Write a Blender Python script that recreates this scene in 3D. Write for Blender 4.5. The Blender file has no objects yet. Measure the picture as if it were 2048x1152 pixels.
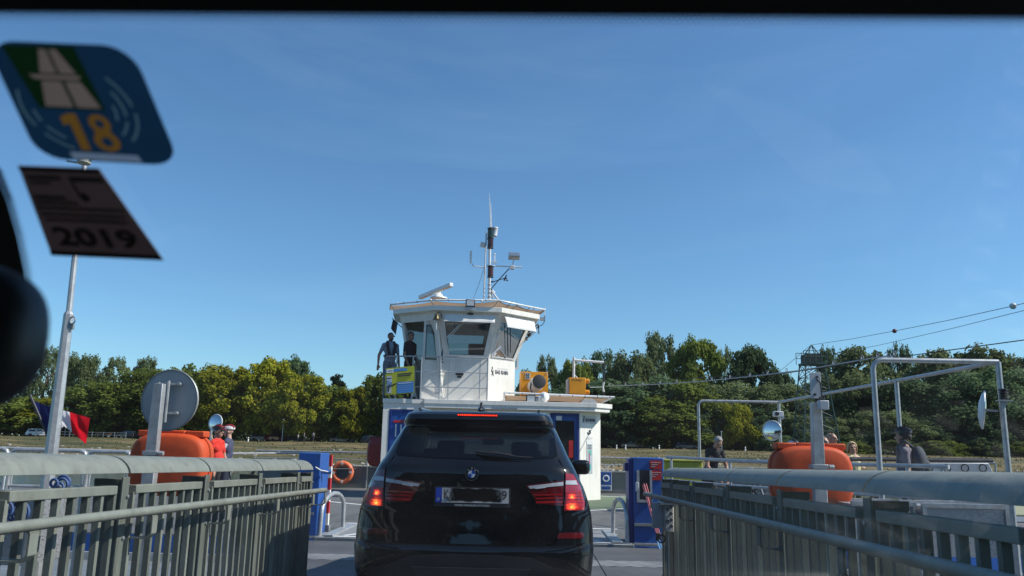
import bpy, bmesh, math, random
import numpy as np
from mathutils import Vector, Matrix
R = math.radians
PI = math.pi
sc = bpy.context.scene
col = sc.collection

# ------------------------------------------------------------------ camera
F, CZ = 1600.0, 1.42
pitch = math.atan((893 - 576) / F)
yaw = math.atan((1065 - 1024) / F * math.cos(pitch))
CR = Matrix.Rotation(yaw, 3, 'Z') @ Matrix.Rotation(PI / 2 + pitch, 3, 'X') @ Matrix.Rotation(.02, 3, 'Z')
CAM = Vector((0, 0, CZ))
cd = bpy.data.cameras.new('camera')
cam = bpy.data.objects.new('camera', cd)
col.objects.link(cam)
cam.matrix_world = Matrix.Translation(CAM) @ CR.to_4x4()
cd.sensor_width = 36
cd.lens = F / 2048 * 36
cd.clip_start = .02
cd.clip_end = 6000
cd.dof.use_dof = True
cd.dof.focus_distance = 16
cd.dof.aperture_fstop = 6.8
sc.camera = cam

# ------------------------------------------------------------------ sky, sun, exposure
SUN_AZ, SUN_EL = R(6), R(43)          # 6 degrees behind +X, from the right
sd = Vector((math.cos(SUN_EL) * math.cos(SUN_AZ), -math.cos(SUN_EL) * math.sin(SUN_AZ), math.sin(SUN_EL)))
w = bpy.data.worlds.new('World')
sc.world = w
w.use_nodes = True
nt = w.node_tree
nt.nodes.clear()
sky = nt.nodes.new('ShaderNodeTexSky')
sky.sky_type = 'NISHITA'
sky.sun_disc = False
sky.sun_elevation = SUN_EL
sky.sun_rotation = R(96)
sky.air_density = 1.0
sky.dust_density = .3
sky.ozone_density = 8.5
bg = nt.nodes.new('ShaderNodeBackground')
bg.inputs[1].default_value = .13
out = nt.nodes.new('ShaderNodeOutputWorld')
# thin high cirrus all over the sky
tc = nt.nodes.new('ShaderNodeTexCoord')
mp = nt.nodes.new('ShaderNodeMapping')
mp.inputs['Scale'].default_value = (1.2, 2.6, 7.0)
mp.inputs['Rotation'].default_value = (0, .35, .5)
nz = nt.nodes.new('ShaderNodeTexNoise')
nz.inputs['Scale'].default_value = 1.6
nz.inputs['Detail'].default_value = 7
nz.inputs['Roughness'].default_value = .6
nz.inputs['Distortion'].default_value = .8
cr = nt.nodes.new('ShaderNodeValToRGB')
cr.color_ramp.elements[0].position = .50
cr.color_ramp.elements[0].color = (0, 0, 0, 1)
cr.color_ramp.elements[1].position = .85
cr.color_ramp.elements[1].color = (.045, .045, .045, 1)
mx = nt.nodes.new('ShaderNodeMixRGB')
mx.inputs[2].default_value = (7.5, 8.2, 9.0, 1)
nt.links.new(tc.outputs['Generated'], mp.inputs[0])
nt.links.new(mp.outputs[0], nz.inputs[0])
nt.links.new(nz.outputs[0], cr.inputs[0])
nt.links.new(cr.outputs[0], mx.inputs[0])
nt.links.new(sky.outputs[0], mx.inputs[1])
tn = nt.nodes.new('ShaderNodeMixRGB'); tn.blend_type = 'MULTIPLY'; tn.inputs[0].default_value = 1; tn.inputs[2].default_value = (.88, 1.02, .97, 1)
nt.links.new(mx.outputs[0], tn.inputs[1])
nt.links.new(tn.outputs[0], bg.inputs[0])
nt.links.new(bg.outputs[0], out.inputs[0])
sl = bpy.data.lights.new('sun', 'SUN')
sl.energy = 4.8
sl.angle = R(.53)
sl.color = (1, .955, .88)
so = bpy.data.objects.new('sun', sl)
col.objects.link(so)
so.rotation_euler = sd.to_track_quat('Z', 'Y').to_euler()
so.location = sd * 60
vs = sc.view_settings
vs.view_transform = 'Standard'
vs.look = 'None'
vs.exposure = .22
vs.gamma = 1
vs.use_curve_mapping = False
sc.cycles.max_bounces = 8
sc.cycles.transparent_max_bounces = 16
sc.cycles.caustics_reflective = False
sc.cycles.caustics_refractive = False
sc.cycles.sample_clamp_indirect = 6

# ------------------------------------------------------------------ helpers
def ray(px, py):
    return CR @ Vector(((px - 1024) / F, -(py - 576) / F, -1))
def P(px, py, Y):                       # the point at distance Y ahead seen at that pixel of the photograph
    d = ray(px, py)
    return CAM + d * (Y / d.y)
def V(*a):
    return Vector(a)
ORIG = {}
def orig(o):
    while o is not None:
        if o.name in ORIG:
            return ORIG[o.name]
        o = o.parent
    return Vector((0, 0, 0))
def tag(o, label=None, cat=None, group=None, kind=None):
    if label: o['label'] = label
    if cat: o['category'] = cat
    if group: o['group'] = group
    if kind: o['kind'] = kind
    return o
def thing(name, label, cat, loc=(0, 0, 0), rz=0, group=None, world=True):
    o = bpy.data.objects.new(name, None)
    col.objects.link(o)
    o.empty_display_size = .1
    o.location = loc
    o.rotation_euler.z = rz
    if world: ORIG[o.name] = Vector(loc)
    return tag(o, label, cat, group)
def copy_tree(o, parent=None):
    c = o.copy()
    col.objects.link(c)
    c.parent = parent
    for ch in o.children:
        copy_tree(ch, c)
    return c

class MB:
    def __init__(s):
        s.v = []; s.f = []
    def add(s, vs, fs):
        o = len(s.v)
        s.v += [tuple(v) for v in vs]
        s.f += [tuple(i + o for i in f) for f in fs]
        return s
    def box(s, a, b):
        x0, y0, z0 = a; x1, y1, z1 = b
        return s.add([(x0,y0,z0),(x1,y0,z0),(x1,y1,z0),(x0,y1,z0),(x0,y0,z1),(x1,y0,z1),(x1,y1,z1),(x0,y1,z1)],
                     [(0,3,2,1),(4,5,6,7),(0,1,5,4),(1,2,6,5),(2,3,7,6),(3,0,4,7)])
    def obox(s, c, size, M=None):
        M = M or Matrix.Identity(3)
        h = Vector(size) / 2
        vs = [Vector(c) + M @ Vector((sx*h.x, sy*h.y, sz*h.z)) for sz in (-1,1) for sx, sy in ((-1,-1),(1,-1),(1,1),(-1,1))]
        return s.add(vs, [(0,3,2,1),(4,5,6,7),(0,1,5,4),(1,2,6,5),(2,3,7,6),(3,0,4,7)])
    def bar(s, p0, p1, a, b, up=(0, 0, 1)):
        p0 = Vector(p0); p1 = Vector(p1)
        d = (p1 - p0).normalized()
        up = Vector(up)
        if abs(d.dot(up)) > .98: up = Vector((0, 1, 0))
        x = d.cross(up).normalized(); z = x.cross(d).normalized()
        M = Matrix((x, d, z)).transposed()
        return s.obox((p0 + p1) / 2, (a, (p1 - p0).length, b), M)
    def tube(s, pts, r, n=8, cap=True):
        pts = [Vector(p) for p in pts]
        rs = r if isinstance(r, (list, tuple)) else [r] * len(pts)
        prev = None; vs = []; fs = []
        for i, p in enumerate(pts):
            if i == 0: d = pts[1] - p
            elif i == len(pts) - 1: d = p - pts[i - 1]
            else: d = (pts[i + 1] - p).normalized() + (p - pts[i - 1]).normalized()
            d.normalize()
            if prev is None:
                a = Vector((0, 0, 1)) if abs(d.z) < .9 else Vector((1, 0, 0))
                x = d.cross(a).normalized()
            else:
                x = (prev - d * prev.dot(d)).normalized()
            prev = x
            y = d.cross(x)
            for k in range(n):
                t = 2 * PI * k / n
                vs.append(p + (x * math.cos(t) + y * math.sin(t)) * rs[i])
        for i in range(len(pts) - 1):
            for k in range(n):
                a = i * n + k; b = i * n + (k + 1) % n
                fs.append((a, b, b + n, a + n))
        if cap:
            fs.append(tuple(range(n - 1, -1, -1)))
            fs.append(tuple((len(pts) - 1) * n + k for k in range(n)))
        return s.add(vs, fs)
    def lathe(s, prof, o, axis=(0, 0, 1), n=20):
        d = Vector(axis).normalized()
        a = Vector((0, 0, 1)) if abs(d.z) < .9 else Vector((1, 0, 0))
        x = d.cross(a).normalized(); y = d.cross(x)
        o = Vector(o)
        vs = []; fs = []
        for (r, h) in prof:
            for k in range(n):
                t = 2 * PI * k / n
                vs.append(o + d * h + (x * math.cos(t) + y * math.sin(t)) * max(r, 1e-4))
        for i in range(len(prof) - 1):
            for k in range(n):
                p = i * n + k; q = i * n + (k + 1) % n
                fs.append((p, q, q + n, p + n))
        fs.append(tuple(range(n - 1, -1, -1)))
        fs.append(tuple((len(prof) - 1) * n + k for k in range(n)))
        return s.add(vs, fs)
    def prism(s, poly, vec):
        poly = [Vector(p) for p in poly]; vec = Vector(vec); n = len(poly)
        fs = [tuple(range(n - 1, -1, -1)), tuple(range(n, 2 * n))]
        fs += [(i, (i + 1) % n, n + (i + 1) % n, n + i) for i in range(n)]
        return s.add(poly + [p + vec for p in poly], fs)
    def ell(s, c, r, n=12, m=8, M=None):
        c = Vector(c)
        if not isinstance(r, (list, tuple)): r = (r, r, r)
        vs = []; fs = []
        for i in range(m + 1):
            ph = PI * i / m
            for k in range(n):
                t = 2 * PI * k / n
                q = Vector((r[0]*math.sin(ph)*math.cos(t), r[1]*math.sin(ph)*math.sin(t), r[2]*math.cos(ph)))
                vs.append(c + (M @ q if M else q))
        for i in range(m):
            for k in range(n):
                a = i * n + k; b = i * n + (k + 1) % n
                fs.append((a + n, b + n, b, a))
        return s.add(vs, fs)
    def torus(s, c, R0, r, axis=(0, 1, 0), n=24, m=8, a0=0, a1=2 * PI):
        d = Vector(axis).normalized()
        a = Vector((0, 0, 1)) if abs(d.z) < .9 else Vector((1, 0, 0))
        x = d.cross(a).normalized(); y = d.cross(x); c = Vector(c)
        full = abs(a1 - a0 - 2 * PI) < 1e-6
        N = n if full else n + 1
        vs = []; fs = []
        for i in range(N):
            t = a0 + (a1 - a0) * i / n
            e = x * math.cos(t) + y * math.sin(t)
            for k in range(m):
                u = 2 * PI * k / m
                vs.append(c + e * (R0 + r * math.cos(u)) + d * r * math.sin(u))
        for i in range(n):
            j = (i + 1) % N
            for k in range(m):
                l = (k + 1) % m
                fs.append((i*m+k, j*m+k, j*m+l, i*m+l))
        return s.add(vs, fs)
    def grid(s, fn, nu, nv):
        vs = [fn(i / nu, j / nv) for j in range(nv + 1) for i in range(nu + 1)]
        fs = [(j*(nu+1)+i, j*(nu+1)+i+1, (j+1)*(nu+1)+i+1, (j+1)*(nu+1)+i) for j in range(nv) for i in range(nu)]
        return s.add(vs, fs)
    def build(s, name, mat, parent=None, smooth=True, angle=35, bevel=0, loc=None):
        me = bpy.data.meshes.new(name)
        o = orig(parent) if parent else (Vector(loc) if loc is not None else Vector((0, 0, 0)))
        vs = [(v[0] - o.x, v[1] - o.y, v[2] - o.z) for v in s.v]
        me.from_pydata(vs, [], s.f)
        me.validate()
        bm = bmesh.new(); bm.from_mesh(me)
        bmesh.ops.recalc_face_normals(bm, faces=bm.faces)
        bm.to_mesh(me); bm.free()
        if smooth:
            me.shade_smooth()
            me.set_sharp_from_angle(angle=R(angle))
        for m in (mat if isinstance(mat, (list, tuple)) else [mat]):
            me.materials.append(m)
        ob = bpy.data.objects.new(name, me)
        col.objects.link(ob)
        if parent: ob.parent = parent
        elif loc is not None:
            ob.location = loc
            ORIG[ob.name] = Vector(loc)
        if bevel:
            b = ob.modifiers.new('bevel', 'BEVEL'); b.width = bevel; b.segments = 2; b.limit_method = 'ANGLE'; b.angle_limit = R(40)
        return ob

MATS = {}
def mat(name, c, rough=.5, metal=0, var=.12, scale=4, bump=0, bscale=40, coat=0, emit=0, spec=.5, c2=None, detail=5, stretch=None, sub=0, dirt=None):
    if name in MATS: return MATS[name]
    m = bpy.data.materials.new(name); m.use_nodes = True
    t = m.node_tree; N = t.nodes; b = N['Principled BSDF']
    tcn = N.new('ShaderNodeTexCoord')
    src = tcn.outputs['Object']
    if stretch:
        mpn = N.new('ShaderNodeMapping'); mpn.inputs['Scale'].default_value = stretch
        t.links.new(src, mpn.inputs[0]); src = mpn.outputs[0]
    n = N.new('ShaderNodeTexNoise'); n.inputs['Scale'].default_value = scale; n.inputs['Detail'].default_value = detail
    n.inputs['Roughness'].default_value = .62
    t.links.new(src, n.inputs[0])
    rp = N.new('ShaderNodeValToRGB')
    ca = [x * (1 - var) for x in c]; cb = [min(1, x * (1 + var)) for x in c]
    if c2: cb = list(c2); ca = list(c)
    rp.color_ramp.elements[0].position = .3; rp.color_ramp.elements[1].position = .7
    rp.color_ramp.elements[0].color = (*ca, 1); rp.color_ramp.elements[1].color = (*cb, 1)
    t.links.new(n.outputs[0], rp.inputs[0]); t.links.new(rp.outputs[0], b.inputs['Base Color'])
    if dirt:                               # stains and streaks: (colour, amount, scale, stretch)
        dc, da, ds, dst = dirt
        mpd = N.new('ShaderNodeMapping'); mpd.inputs['Scale'].default_value = dst; t.links.new(tcn.outputs['Object'], mpd.inputs[0])
        nd = N.new('ShaderNodeTexNoise'); nd.inputs['Scale'].default_value = ds; nd.inputs['Detail'].default_value = 9; nd.inputs['Roughness'].default_value = .7; nd.inputs['Distortion'].default_value = .4
        t.links.new(mpd.outputs[0], nd.inputs[0])
        rd_ = N.new('ShaderNodeMapRange'); rd_.inputs[1].default_value = .50; rd_.inputs[2].default_value = .72; rd_.inputs[4].default_value = da; t.links.new(nd.outputs[0], rd_.inputs[0])
        mxd = N.new('ShaderNodeMixRGB'); mxd.inputs[2].default_value = (*dc, 1)
        t.links.new(rd_.outputs[0], mxd.inputs[0]); t.links.new(rp.outputs[0], mxd.inputs[1]); t.links.new(mxd.outputs[0], b.inputs['Base Color'])
    b.inputs['Metallic'].default_value = metal
    b.inputs['Specular IOR Level'].default_value = spec
    mr = N.new('ShaderNodeMapRange'); mr.inputs[3].default_value = max(.02, rough - .08); mr.inputs[4].default_value = min(1, rough + .1)
    t.links.new(n.outputs[0], mr.inputs[0]); t.links.new(mr.outputs[0], b.inputs['Roughness'])
    if coat: b.inputs['Coat Weight'].default_value = coat; b.inputs['Coat Roughness'].default_value = .03
    if bump:
        n2 = N.new('ShaderNodeTexNoise'); n2.inputs['Scale'].default_value = bscale; n2.inputs['Detail'].default_value = 4
        t.links.new(src, n2.inputs[0])
        bp = N.new('ShaderNodeBump'); bp.inputs['Strength'].default_value = bump; bp.inputs['Distance'].default_value = .02
        t.links.new(n2.outputs[0], bp.inputs['Height']); t.links.new(bp.outputs[0], b.inputs['Normal'])
    if emit:
        b.inputs['Emission Color'].default_value = (*c, 1); b.inputs['Emission Strength'].default_value = emit
    if sub:
        b.inputs['Subsurface Weight'].default_value = sub; b.inputs['Subsurface Radius'].default_value = (.01, .005, .003)
    MATS[name] = m
    return m
def glass(name, tint, gloss=.12, rough=.02):
    if name in MATS: return MATS[name]
    m = bpy.data.materials.new(name); m.use_nodes = True
    t = m.node_tree; N = t.nodes; N.clear()
    tr = N.new('ShaderNodeBsdfTransparent'); tr.inputs[0].default_value = (*tint, 1)
    g = N.new('ShaderNodeBsdfGlossy'); g.inputs['Roughness'].default_value = rough; g.inputs[0].default_value = (.9, .93, .95, 1)
    lw = N.new('ShaderNodeLayerWeight'); lw.inputs[0].default_value = .35
    mr = N.new('ShaderNodeMapRange'); mr.inputs[3].default_value = gloss * .5; mr.inputs[4].default_value = min(1, gloss * 4)
    ms = N.new('ShaderNodeMixShader'); o = N.new('ShaderNodeOutputMaterial')
    t.links.new(lw.outputs['Fresnel'], mr.inputs[0]); t.links.new(mr.outputs[0], ms.inputs[0])
    t.links.new(tr.outputs[0], ms.inputs[1]); t.links.new(g.outputs[0], ms.inputs[2]); t.links.new(ms.outputs[0], o.inputs[0])
    MATS[name] = m
    return m
def film(name, c, tr=.5):
    if name in MATS: return MATS[name]
    m = bpy.data.materials.new(name); m.use_nodes = True
    t = m.node_tree; N = t.nodes; N.clear(); o = N.new('ShaderNodeOutputMaterial')
    d = N.new('ShaderNodeBsdfDiffuse'); tl_ = N.new('ShaderNodeBsdfTranslucent'); ms_ = N.new('ShaderNodeMixShader'); ms_.inputs[0].default_value = tr
    nz_ = N.new('ShaderNodeTexNoise'); nz_.inputs['Scale'].default_value = 30; nz_.inputs['Detail'].default_value = 5; rp = N.new('ShaderNodeValToRGB')
    rp.color_ramp.elements[0].color = (*[x * .85 for x in c], 1); rp.color_ramp.elements[1].color = (*[min(1, x * 1.15) for x in c], 1)
    tcn = N.new('ShaderNodeTexCoord'); t.links.new(tcn.outputs['Object'], nz_.inputs[0]); t.links.new(nz_.outputs[0], rp.inputs[0])
    t.links.new(rp.outputs[0], d.inputs[0]); t.links.new(rp.outputs[0], tl_.inputs[0])
    t.links.new(d.outputs[0], ms_.inputs[1]); t.links.new(tl_.outputs[0], ms_.inputs[2]); t.links.new(ms_.outputs[0], o.inputs[0])
    MATS[name] = m
    return m
def text(s, size, m, parent, M, name='lettering', width=None, bold=0):
    cu = bpy.data.curves.new('t', 'FONT')
    cu.body = s; cu.size = size; cu.align_x = 'CENTER'; cu.align_y = 'CENTER'; cu.extrude = .0006; cu.resolution_u = 3
    cu.offset = bold
    tmp = bpy.data.objects.new('t', cu); col.objects.link(tmp)
    bpy.context.view_layer.update()
    me = bpy.data.meshes.new_from_object(tmp.evaluated_get(bpy.context.evaluated_depsgraph_get()))
    bpy.data.objects.remove(tmp); bpy.data.curves.remove(cu)
    co = np.empty(len(me.vertices) * 3); me.vertices.foreach_get('co', co); co = co.reshape(-1, 3)
    sx = 1
    if width and len(co): sx = width / max(1e-6, np.ptp(co[:, 0]))
    me.transform(Matrix.Translation(-orig(parent)) @ M @ Matrix.Diagonal((sx, 1, 1, 1)))
    me.materials.clear(); me.materials.append(m); me.name = name
    o = bpy.data.objects.new(name, me); col.objects.link(o); o.parent = parent
    return o
def frame(o, x, y):                      # 4x4 with local x, y axes on a surface
    x = Vector(x).normalized(); z = x.cross(Vector(y)).normalized(); y = z.cross(x)
    M = Matrix((x, y, z)).transposed().to_4x4()
    return Matrix.Translation(Vector(o)) @ M

# ------------------------------------------------------------------ materials
galv = mat('galvanised_steel', (.44, .455, .46), .4, .45, .18, 9, dirt=((.20, .19, .18), .5, 14, (1, 1, .5)))
galvd = mat('weathered_galvanised', (.27, .29, .29), .55, .55, .2, 6)
rail_paint = mat('grey_green_paint', (.195, .21, .178), .5, 0, .14, 5, .08, 90, stretch=(1.6, 1.6, .5), dirt=((.10, .085, .06), .55, 7, (2.5, 1.2, .8)))
rail_dark = mat('grey_green_paint_bar', (.125, .14, .118), .55, 0, .2, 6, .06, 90, stretch=(2, 2, .4), dirt=((.06, .045, .03), .6, 6, (3, 3, .6)))
white = mat('white_paint', (.82, .79, .72), .45, 0, .05, 2.2, .02, 12, stretch=(1.5, 1.5, .35), dirt=((.40, .33, .24), .32, 3.2, (2.2, 2.2, .35)))
white_metal = mat('white_metal', (.74, .75, .75), .35, 0, .05, 5)
blue = mat('blue_paint', (.012, .085, .33), .42, 0, .12, 3, dirt=((.05, .06, .09), .6, 6, (2, 2, .7)))
navy = mat('navy_paint', (.008, .03, .19), .35, 0, .12, 3)
red = mat('red_paint', (.50, .02, .02), .4, 0, .1, 4)
dark_red = mat('dark_red_plastic', (.20, .012, .012), .4, 0, .1, 4)
orange = mat('orange_plastic', (.55, .075, .018), .6, 0, .16, 4, .04, 30, spec=.3, dirt=((.20, .05, .025), .5, 5, (1.5, 1.5, .8)))
ring_orange = mat('lifering_orange', (.78, .17, .06), .55, 0, .14, 6)
yellow = mat('yellow_paint', (.72, .30, .008), .38, 0, .1, 5)
black = mat('black_plastic', (.012, .012, .013), .45, 0, .2, 8)
rubber = mat('rubber', (.018, .018, .019), .8, 0, .2, 10)
deckm = mat('deck_paint', (.125, .124, .12), .72, 0, .28, .7, .12, 60, detail=9, dirt=((.045, .043, .04), .75, .9, (2.2, .45, 1)))
deckgreen = mat('deck_green_paint', (.12, .16, .09), .75, 0, .2, .9, .12, 60)
line_white = mat('line_paint', (.62, .63, .62), .6, 0, .15, 6)
tan = film('tan_canvas', (.40, .29, .20), .5)
cloth_white = mat('white_canvas', (.72, .71, .68), .8, 0, .06, 6, .1, 30)
chrome = mat('chrome', (.7, .71, .72), .12, 1, .03, 3)
dark_metal = mat('dark_metal', (.05, .052, .055), .45, .6, .2, 8)
def PZ(px, py, Z):
    d = ray(px, py)
    return CAM + d * ((Z - CZ) / d.z)
rnd = random.Random(7)
# ------------------------------------------------------------------ water, banks
def water_mat():
    m = bpy.data.materials.new('river_water'); m.use_nodes = True
    t = m.node_tree; N = t.nodes; b = N['Principled BSDF']
    b.inputs['Base Color'].default_value = (.035, .075, .065, 1)
    b.inputs['Roughness'].default_value = .08
    tcn = N.new('ShaderNodeTexCoord'); mpn = N.new('ShaderNodeMapping'); mpn.inputs['Scale'].default_value = (.6, 1.3, 1)
    n = N.new('ShaderNodeTexNoise'); n.inputs['Scale'].default_value = 1.5; n.inputs['Detail'].default_value = 6
    bp = N.new('ShaderNodeBump'); bp.inputs['Strength'].default_value = .5; bp.inputs['Distance'].default_value = .12
    t.links.new(tcn.outputs['Object'], mpn.inputs[0]); t.links.new(mpn.outputs[0], n.inputs[0])
    t.links.new(n.outputs[0], bp.inputs['Height']); t.links.new(bp.outputs[0], b.inputs['Normal'])
    return m
WZ = -1.7
tag(MB().grid(lambda u, v: (-700 + 1400 * u, -14 + 130 * v, WZ), 8, 4).build('river', water_mat()), kind='structure')

def bank_mat(name, near):
    m = bpy.data.materials.new(name); m.use_nodes = True
    t = m.node_tree; N = t.nodes; b = N['Principled BSDF']; b.inputs['Roughness'].default_value = .95
    tcn = N.new('ShaderNodeTexCoord')
    mpn = N.new('ShaderNodeMapping'); mpn.inputs['Scale'].default_value = (.13, 1.0, 1)
    t.links.new(tcn.outputs['Object'], mpn.inputs[0])
    n1 = N.new('ShaderNodeTexNoise'); n1.inputs['Scale'].default_value = .35; n1.inputs['Detail'].default_value = 8; n1.inputs['Roughness'].default_value = .65
    n2 = N.new('ShaderNodeTexNoise'); n2.inputs['Scale'].default_value = 3.2; n2.inputs['Detail'].default_value = 6
    t.links.new(mpn.outputs[0], n1.inputs[0]); t.links.new(mpn.outputs[0], n2.inputs[0])
    r1 = N.new('ShaderNodeValToRGB'); e = r1.color_ramp.elements
    e[0].position = .36; e[0].color = (.045, .058, .018, 1); e[1].position = .62; e[1].color = (.21, .155, .075, 1)
    k = r1.color_ramp.elements.new(.5); k.color = (.095, .09, .032, 1)
    t.links.new(n1.outputs[0], r1.inputs[0])
    mm = N.new('ShaderNodeMixRGB'); mm.blend_type = 'MULTIPLY'; mm.inputs[0].default_value = .75
    r2 = N.new('ShaderNodeValToRGB'); r2.color_ramp.elements[0].position = .3; r2.color_ramp.elements[0].color = (.55, .52, .45, 1)
    r2.color_ramp.elements[1].position = .7; r2.color_ramp.elements[1].color = (1.25, 1.2, 1.1, 1)
    t.links.new(n2.outputs[0], r2.inputs[0]); t.links.new(r1.outputs[0], mm.inputs[1]); t.links.new(r2.outputs[0], mm.inputs[2])
    t.links.new(mm.outputs[0], b.inputs['Base Color'])
    bp = N.new('ShaderNodeBump'); bp.inputs['Strength'].default_value = .8; bp.inputs['Distance'].default_value = .3
    t.links.new(n2.outputs[0], bp.inputs['Height']); t.links.new(bp.outputs[0], b.inputs['Normal'])
    return m
bm_ = bank_mat('dry_bank_grass', False)
prof = [(103, -4), (106, -1.9), (109, -1.35), (114, -.5), (120, .15), (126, .45), (132, .95), (137, 1.3), (142, 1.4), (160, 1.45), (220, 1.6), (500, 2), (4000, 3)]
hr = np.random.RandomState(3)
nxs = [-3500, -1500, -700] + list(np.linspace(-320, 320, 161)) + [700, 1500, 3500]
mb = MB()
def bank_h(x, y, z):
    a = .22 * math.sin(x * .11 + y * .3) + .18 * math.sin(x * .31 + 1.3 + y * .17) + .12 * math.sin(x * .77 + y)
    k = max(0, min(1, (y - 105) / 10)) * (1 if y < 145 else .3)
    return z + a * k * (.8 if y < 136 else .35)
vs_ = []; NP = len(prof)
pr2 = []
for (y0, z0), (y1, z1) in zip(prof[:-1], prof[1:]):
    k = 3 if y1 < 145 else 1
    for i in range(k): pr2.append((y0 + (y1 - y0) * i / k, z0 + (z1 - z0) * i / k))
pr2.append(prof[-1])
mb.grid(lambda u, v: (0, 0, 0), len(nxs) - 1, len(pr2) - 1)
mb.v = [(x, y + 1.2 * math.sin(x * .05), bank_h(x, y, z) + float(hr.rand() * .12)) for (y, z) in pr2 for x in nxs]
tag(mb.build('riverbank', bm_, angle=80), kind='structure')
def ground_z(x, y):
    for (y0, z0), (y1, z1) in zip(prof[:-1], prof[1:]):
        if y0 <= y <= y1: return bank_h(x, y, z0 + (z1 - z0) * (y - y0) / (y1 - y0))
    return 1.5
# near shore behind the camera
# unseen wood added behind the viewpoint to darken the black car's reflections
nw = np.random.RandomState(31); n = 40000
p = np.stack([nw.uniform(-70, 70, n), -27 - np.abs(nw.normal(0, 3, n)), nw.uniform(0, 1, n) ** .8 * (10 + 2.5 * np.sin(np.arange(n)))], 1)
p[:, 2] = np.minimum(p[:, 2], 9 + 2 * np.sin(p[:, 0] * .3) + 1.5 * np.sin(p[:, 0] * .7))
q = nw.normal(size=(n, 3)); q /= np.linalg.norm(q, axis=1)[:, None]; q2 = np.cross(q, nw.normal(size=(n, 3))); q2 /= np.linalg.norm(q2, axis=1)[:, None]
s = nw.uniform(.3, .6, (n, 1)); co = np.stack([p - q * s, p + q2 * s * .7, p + q * s, p - q2 * s * .7], 1).reshape(-1, 3)
me = bpy.data.meshes.new('near_wood'); me.from_pydata(co.tolist(), [], [(4 * i, 4 * i + 1, 4 * i + 2, 4 * i + 3) for i in range(n)]); me.materials.append(mat('near_leaves', (.04, .065, .02), .8, 0, .3, 1))  # added unseen wood and its leaves, only for dark reflections in the car
tag(bpy.data.objects.new('near_wood', me), 'unseen wood added behind the viewpoint for dark reflections in the car', 'wood', kind='stuff')
col.objects.link(bpy.data.objects['near_wood'])
near_g = bank_mat('near_bank_grass', True)
tag(MB().grid(lambda u, v: (-3500 + 7000 * u, -3000 + 2990 * v, -.05 if v < 1 else -2.2), 6, 60).build('near_shore', near_g), kind='structure')
asph = mat('asphalt', (.05, .05, .052), .85, 0, .25, 2, .2, 80)
tag(MB().grid(lambda u, v: (-3.6 + 6.4 * u, -300 + 294 * v, .1), 2, 8).build('road', asph), kind='structure')
# riprap stones along the waterline
sr = np.random.RandomState(5)
mb = MB()
tmpl = MB().ell((0, 0, 0), 1, 6, 4)
tv = np.array(tmpl.v)
for i in range(2600):
    x = sr.uniform(-150, 170); y = 105.8 + abs(sr.normal(0, 2.6)); s = sr.uniform(.18, .5)
    if sr.rand() < .12: y += sr.uniform(2, 12); s *= .7
    yy = y + 1.2 * math.sin(x * .05)
    z = ground_z(x, y) + s * .15
    q = tv * (s * sr.uniform(.7, 1.4), s * sr.uniform(.7, 1.2), s * sr.uniform(.5, .9)) * (1 + .25 * sr.randn(len(tv), 1) * .5)
    mb.add(q + (x, yy, z), tmpl.f)
st = mb.build('riprap_stones', mat('riprap', (.27, .25, .21), .9, 0, .45, 2.5), smooth=False)
tag(st, 'pale riprap stones along the far waterline', 'stones', kind='stuff')
# ------------------------------------------------------------------ ramp and landing flap
def zr(y):
    return .16 - .0225 * y
def grating(name, c, per, rot):
    m = bpy.data.materials.new(name); m.use_nodes = True
    t = m.node_tree; N = t.nodes; b = N['Principled BSDF']; b.inputs['Roughness'].default_value = .6; b.inputs['Metallic'].default_value = .3
    tcn = N.new('ShaderNodeTexCoord'); mpn = N.new('ShaderNodeMapping'); mpn.inputs['Rotation'].default_value = (0, 0, rot)
    wv = N.new('ShaderNodeTexWave'); wv.inputs['Scale'].default_value = .314 / per; wv.inputs['Distortion'].default_value = .15
    nn = N.new('ShaderNodeTexNoise'); nn.inputs['Scale'].default_value = 1.6; nn.inputs['Detail'].default_value = 6
    rp = N.new('ShaderNodeValToRGB'); rp.color_ramp.elements[0].position = .25; rp.color_ramp.elements[0].color = (*[x * .35 for x in c], 1)
    rp.color_ramp.elements[1].position = .65; rp.color_ramp.elements[1].color = (*c, 1)
    mm = N.new('ShaderNodeMixRGB'); mm.blend_type = 'MULTIPLY'; mm.inputs[0].default_value = .6
    r2 = N.new('ShaderNodeValToRGB'); r2.color_ramp.elements[0].position = .3; r2.color_ramp.elements[0].color = (.5, .5, .5, 1); r2.color_ramp.elements[1].position = .7; r2.color_ramp.elements[1].color = (1.2, 1.2, 1.2, 1)
    bp = N.new('ShaderNodeBump'); bp.inputs['Strength'].default_value = .6; bp.inputs['Distance'].default_value = .015
    t.links.new(tcn.outputs['Object'], mpn.inputs[0]); t.links.new(mpn.outputs[0], wv.inputs[0]); t.links.new(tcn.outputs['Object'], nn.inputs[0])
    t.links.new(wv.outputs[0], rp.inputs[0]); t.links.new(nn.outputs[0], r2.inputs[0])
    t.links.new(rp.outputs[0], mm.inputs[1]); t.links.new(r2.outputs[0], mm.inputs[2]); t.links.new(mm.outputs[0], b.inputs['Base Color'])
    t.links.new(wv.outputs[0], bp.inputs['Height']); t.links.new(bp.outputs[0], b.inputs['Normal'])
    return m
gr1 = grating('ribbed_plate', (.165, .17, .175), .075, R(62))
gr2 = grating('ribbed_plate_light', (.36, .37, .37), .09, R(62))
XL, XR = -2.12, 1.38                        # inner faces of the two railings
ramp = MB().prism([(XL - .3, -6, zr(-6) - .25), (XL - .3, 8.05, zr(8.05) - .25), (XL - .3, 8.05, zr(8.05)), (XL - .3, -6, zr(-6))], (XR - XL + .6, 0, 0)).build('ramp', gr1)
tag(ramp, kind='structure')
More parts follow.
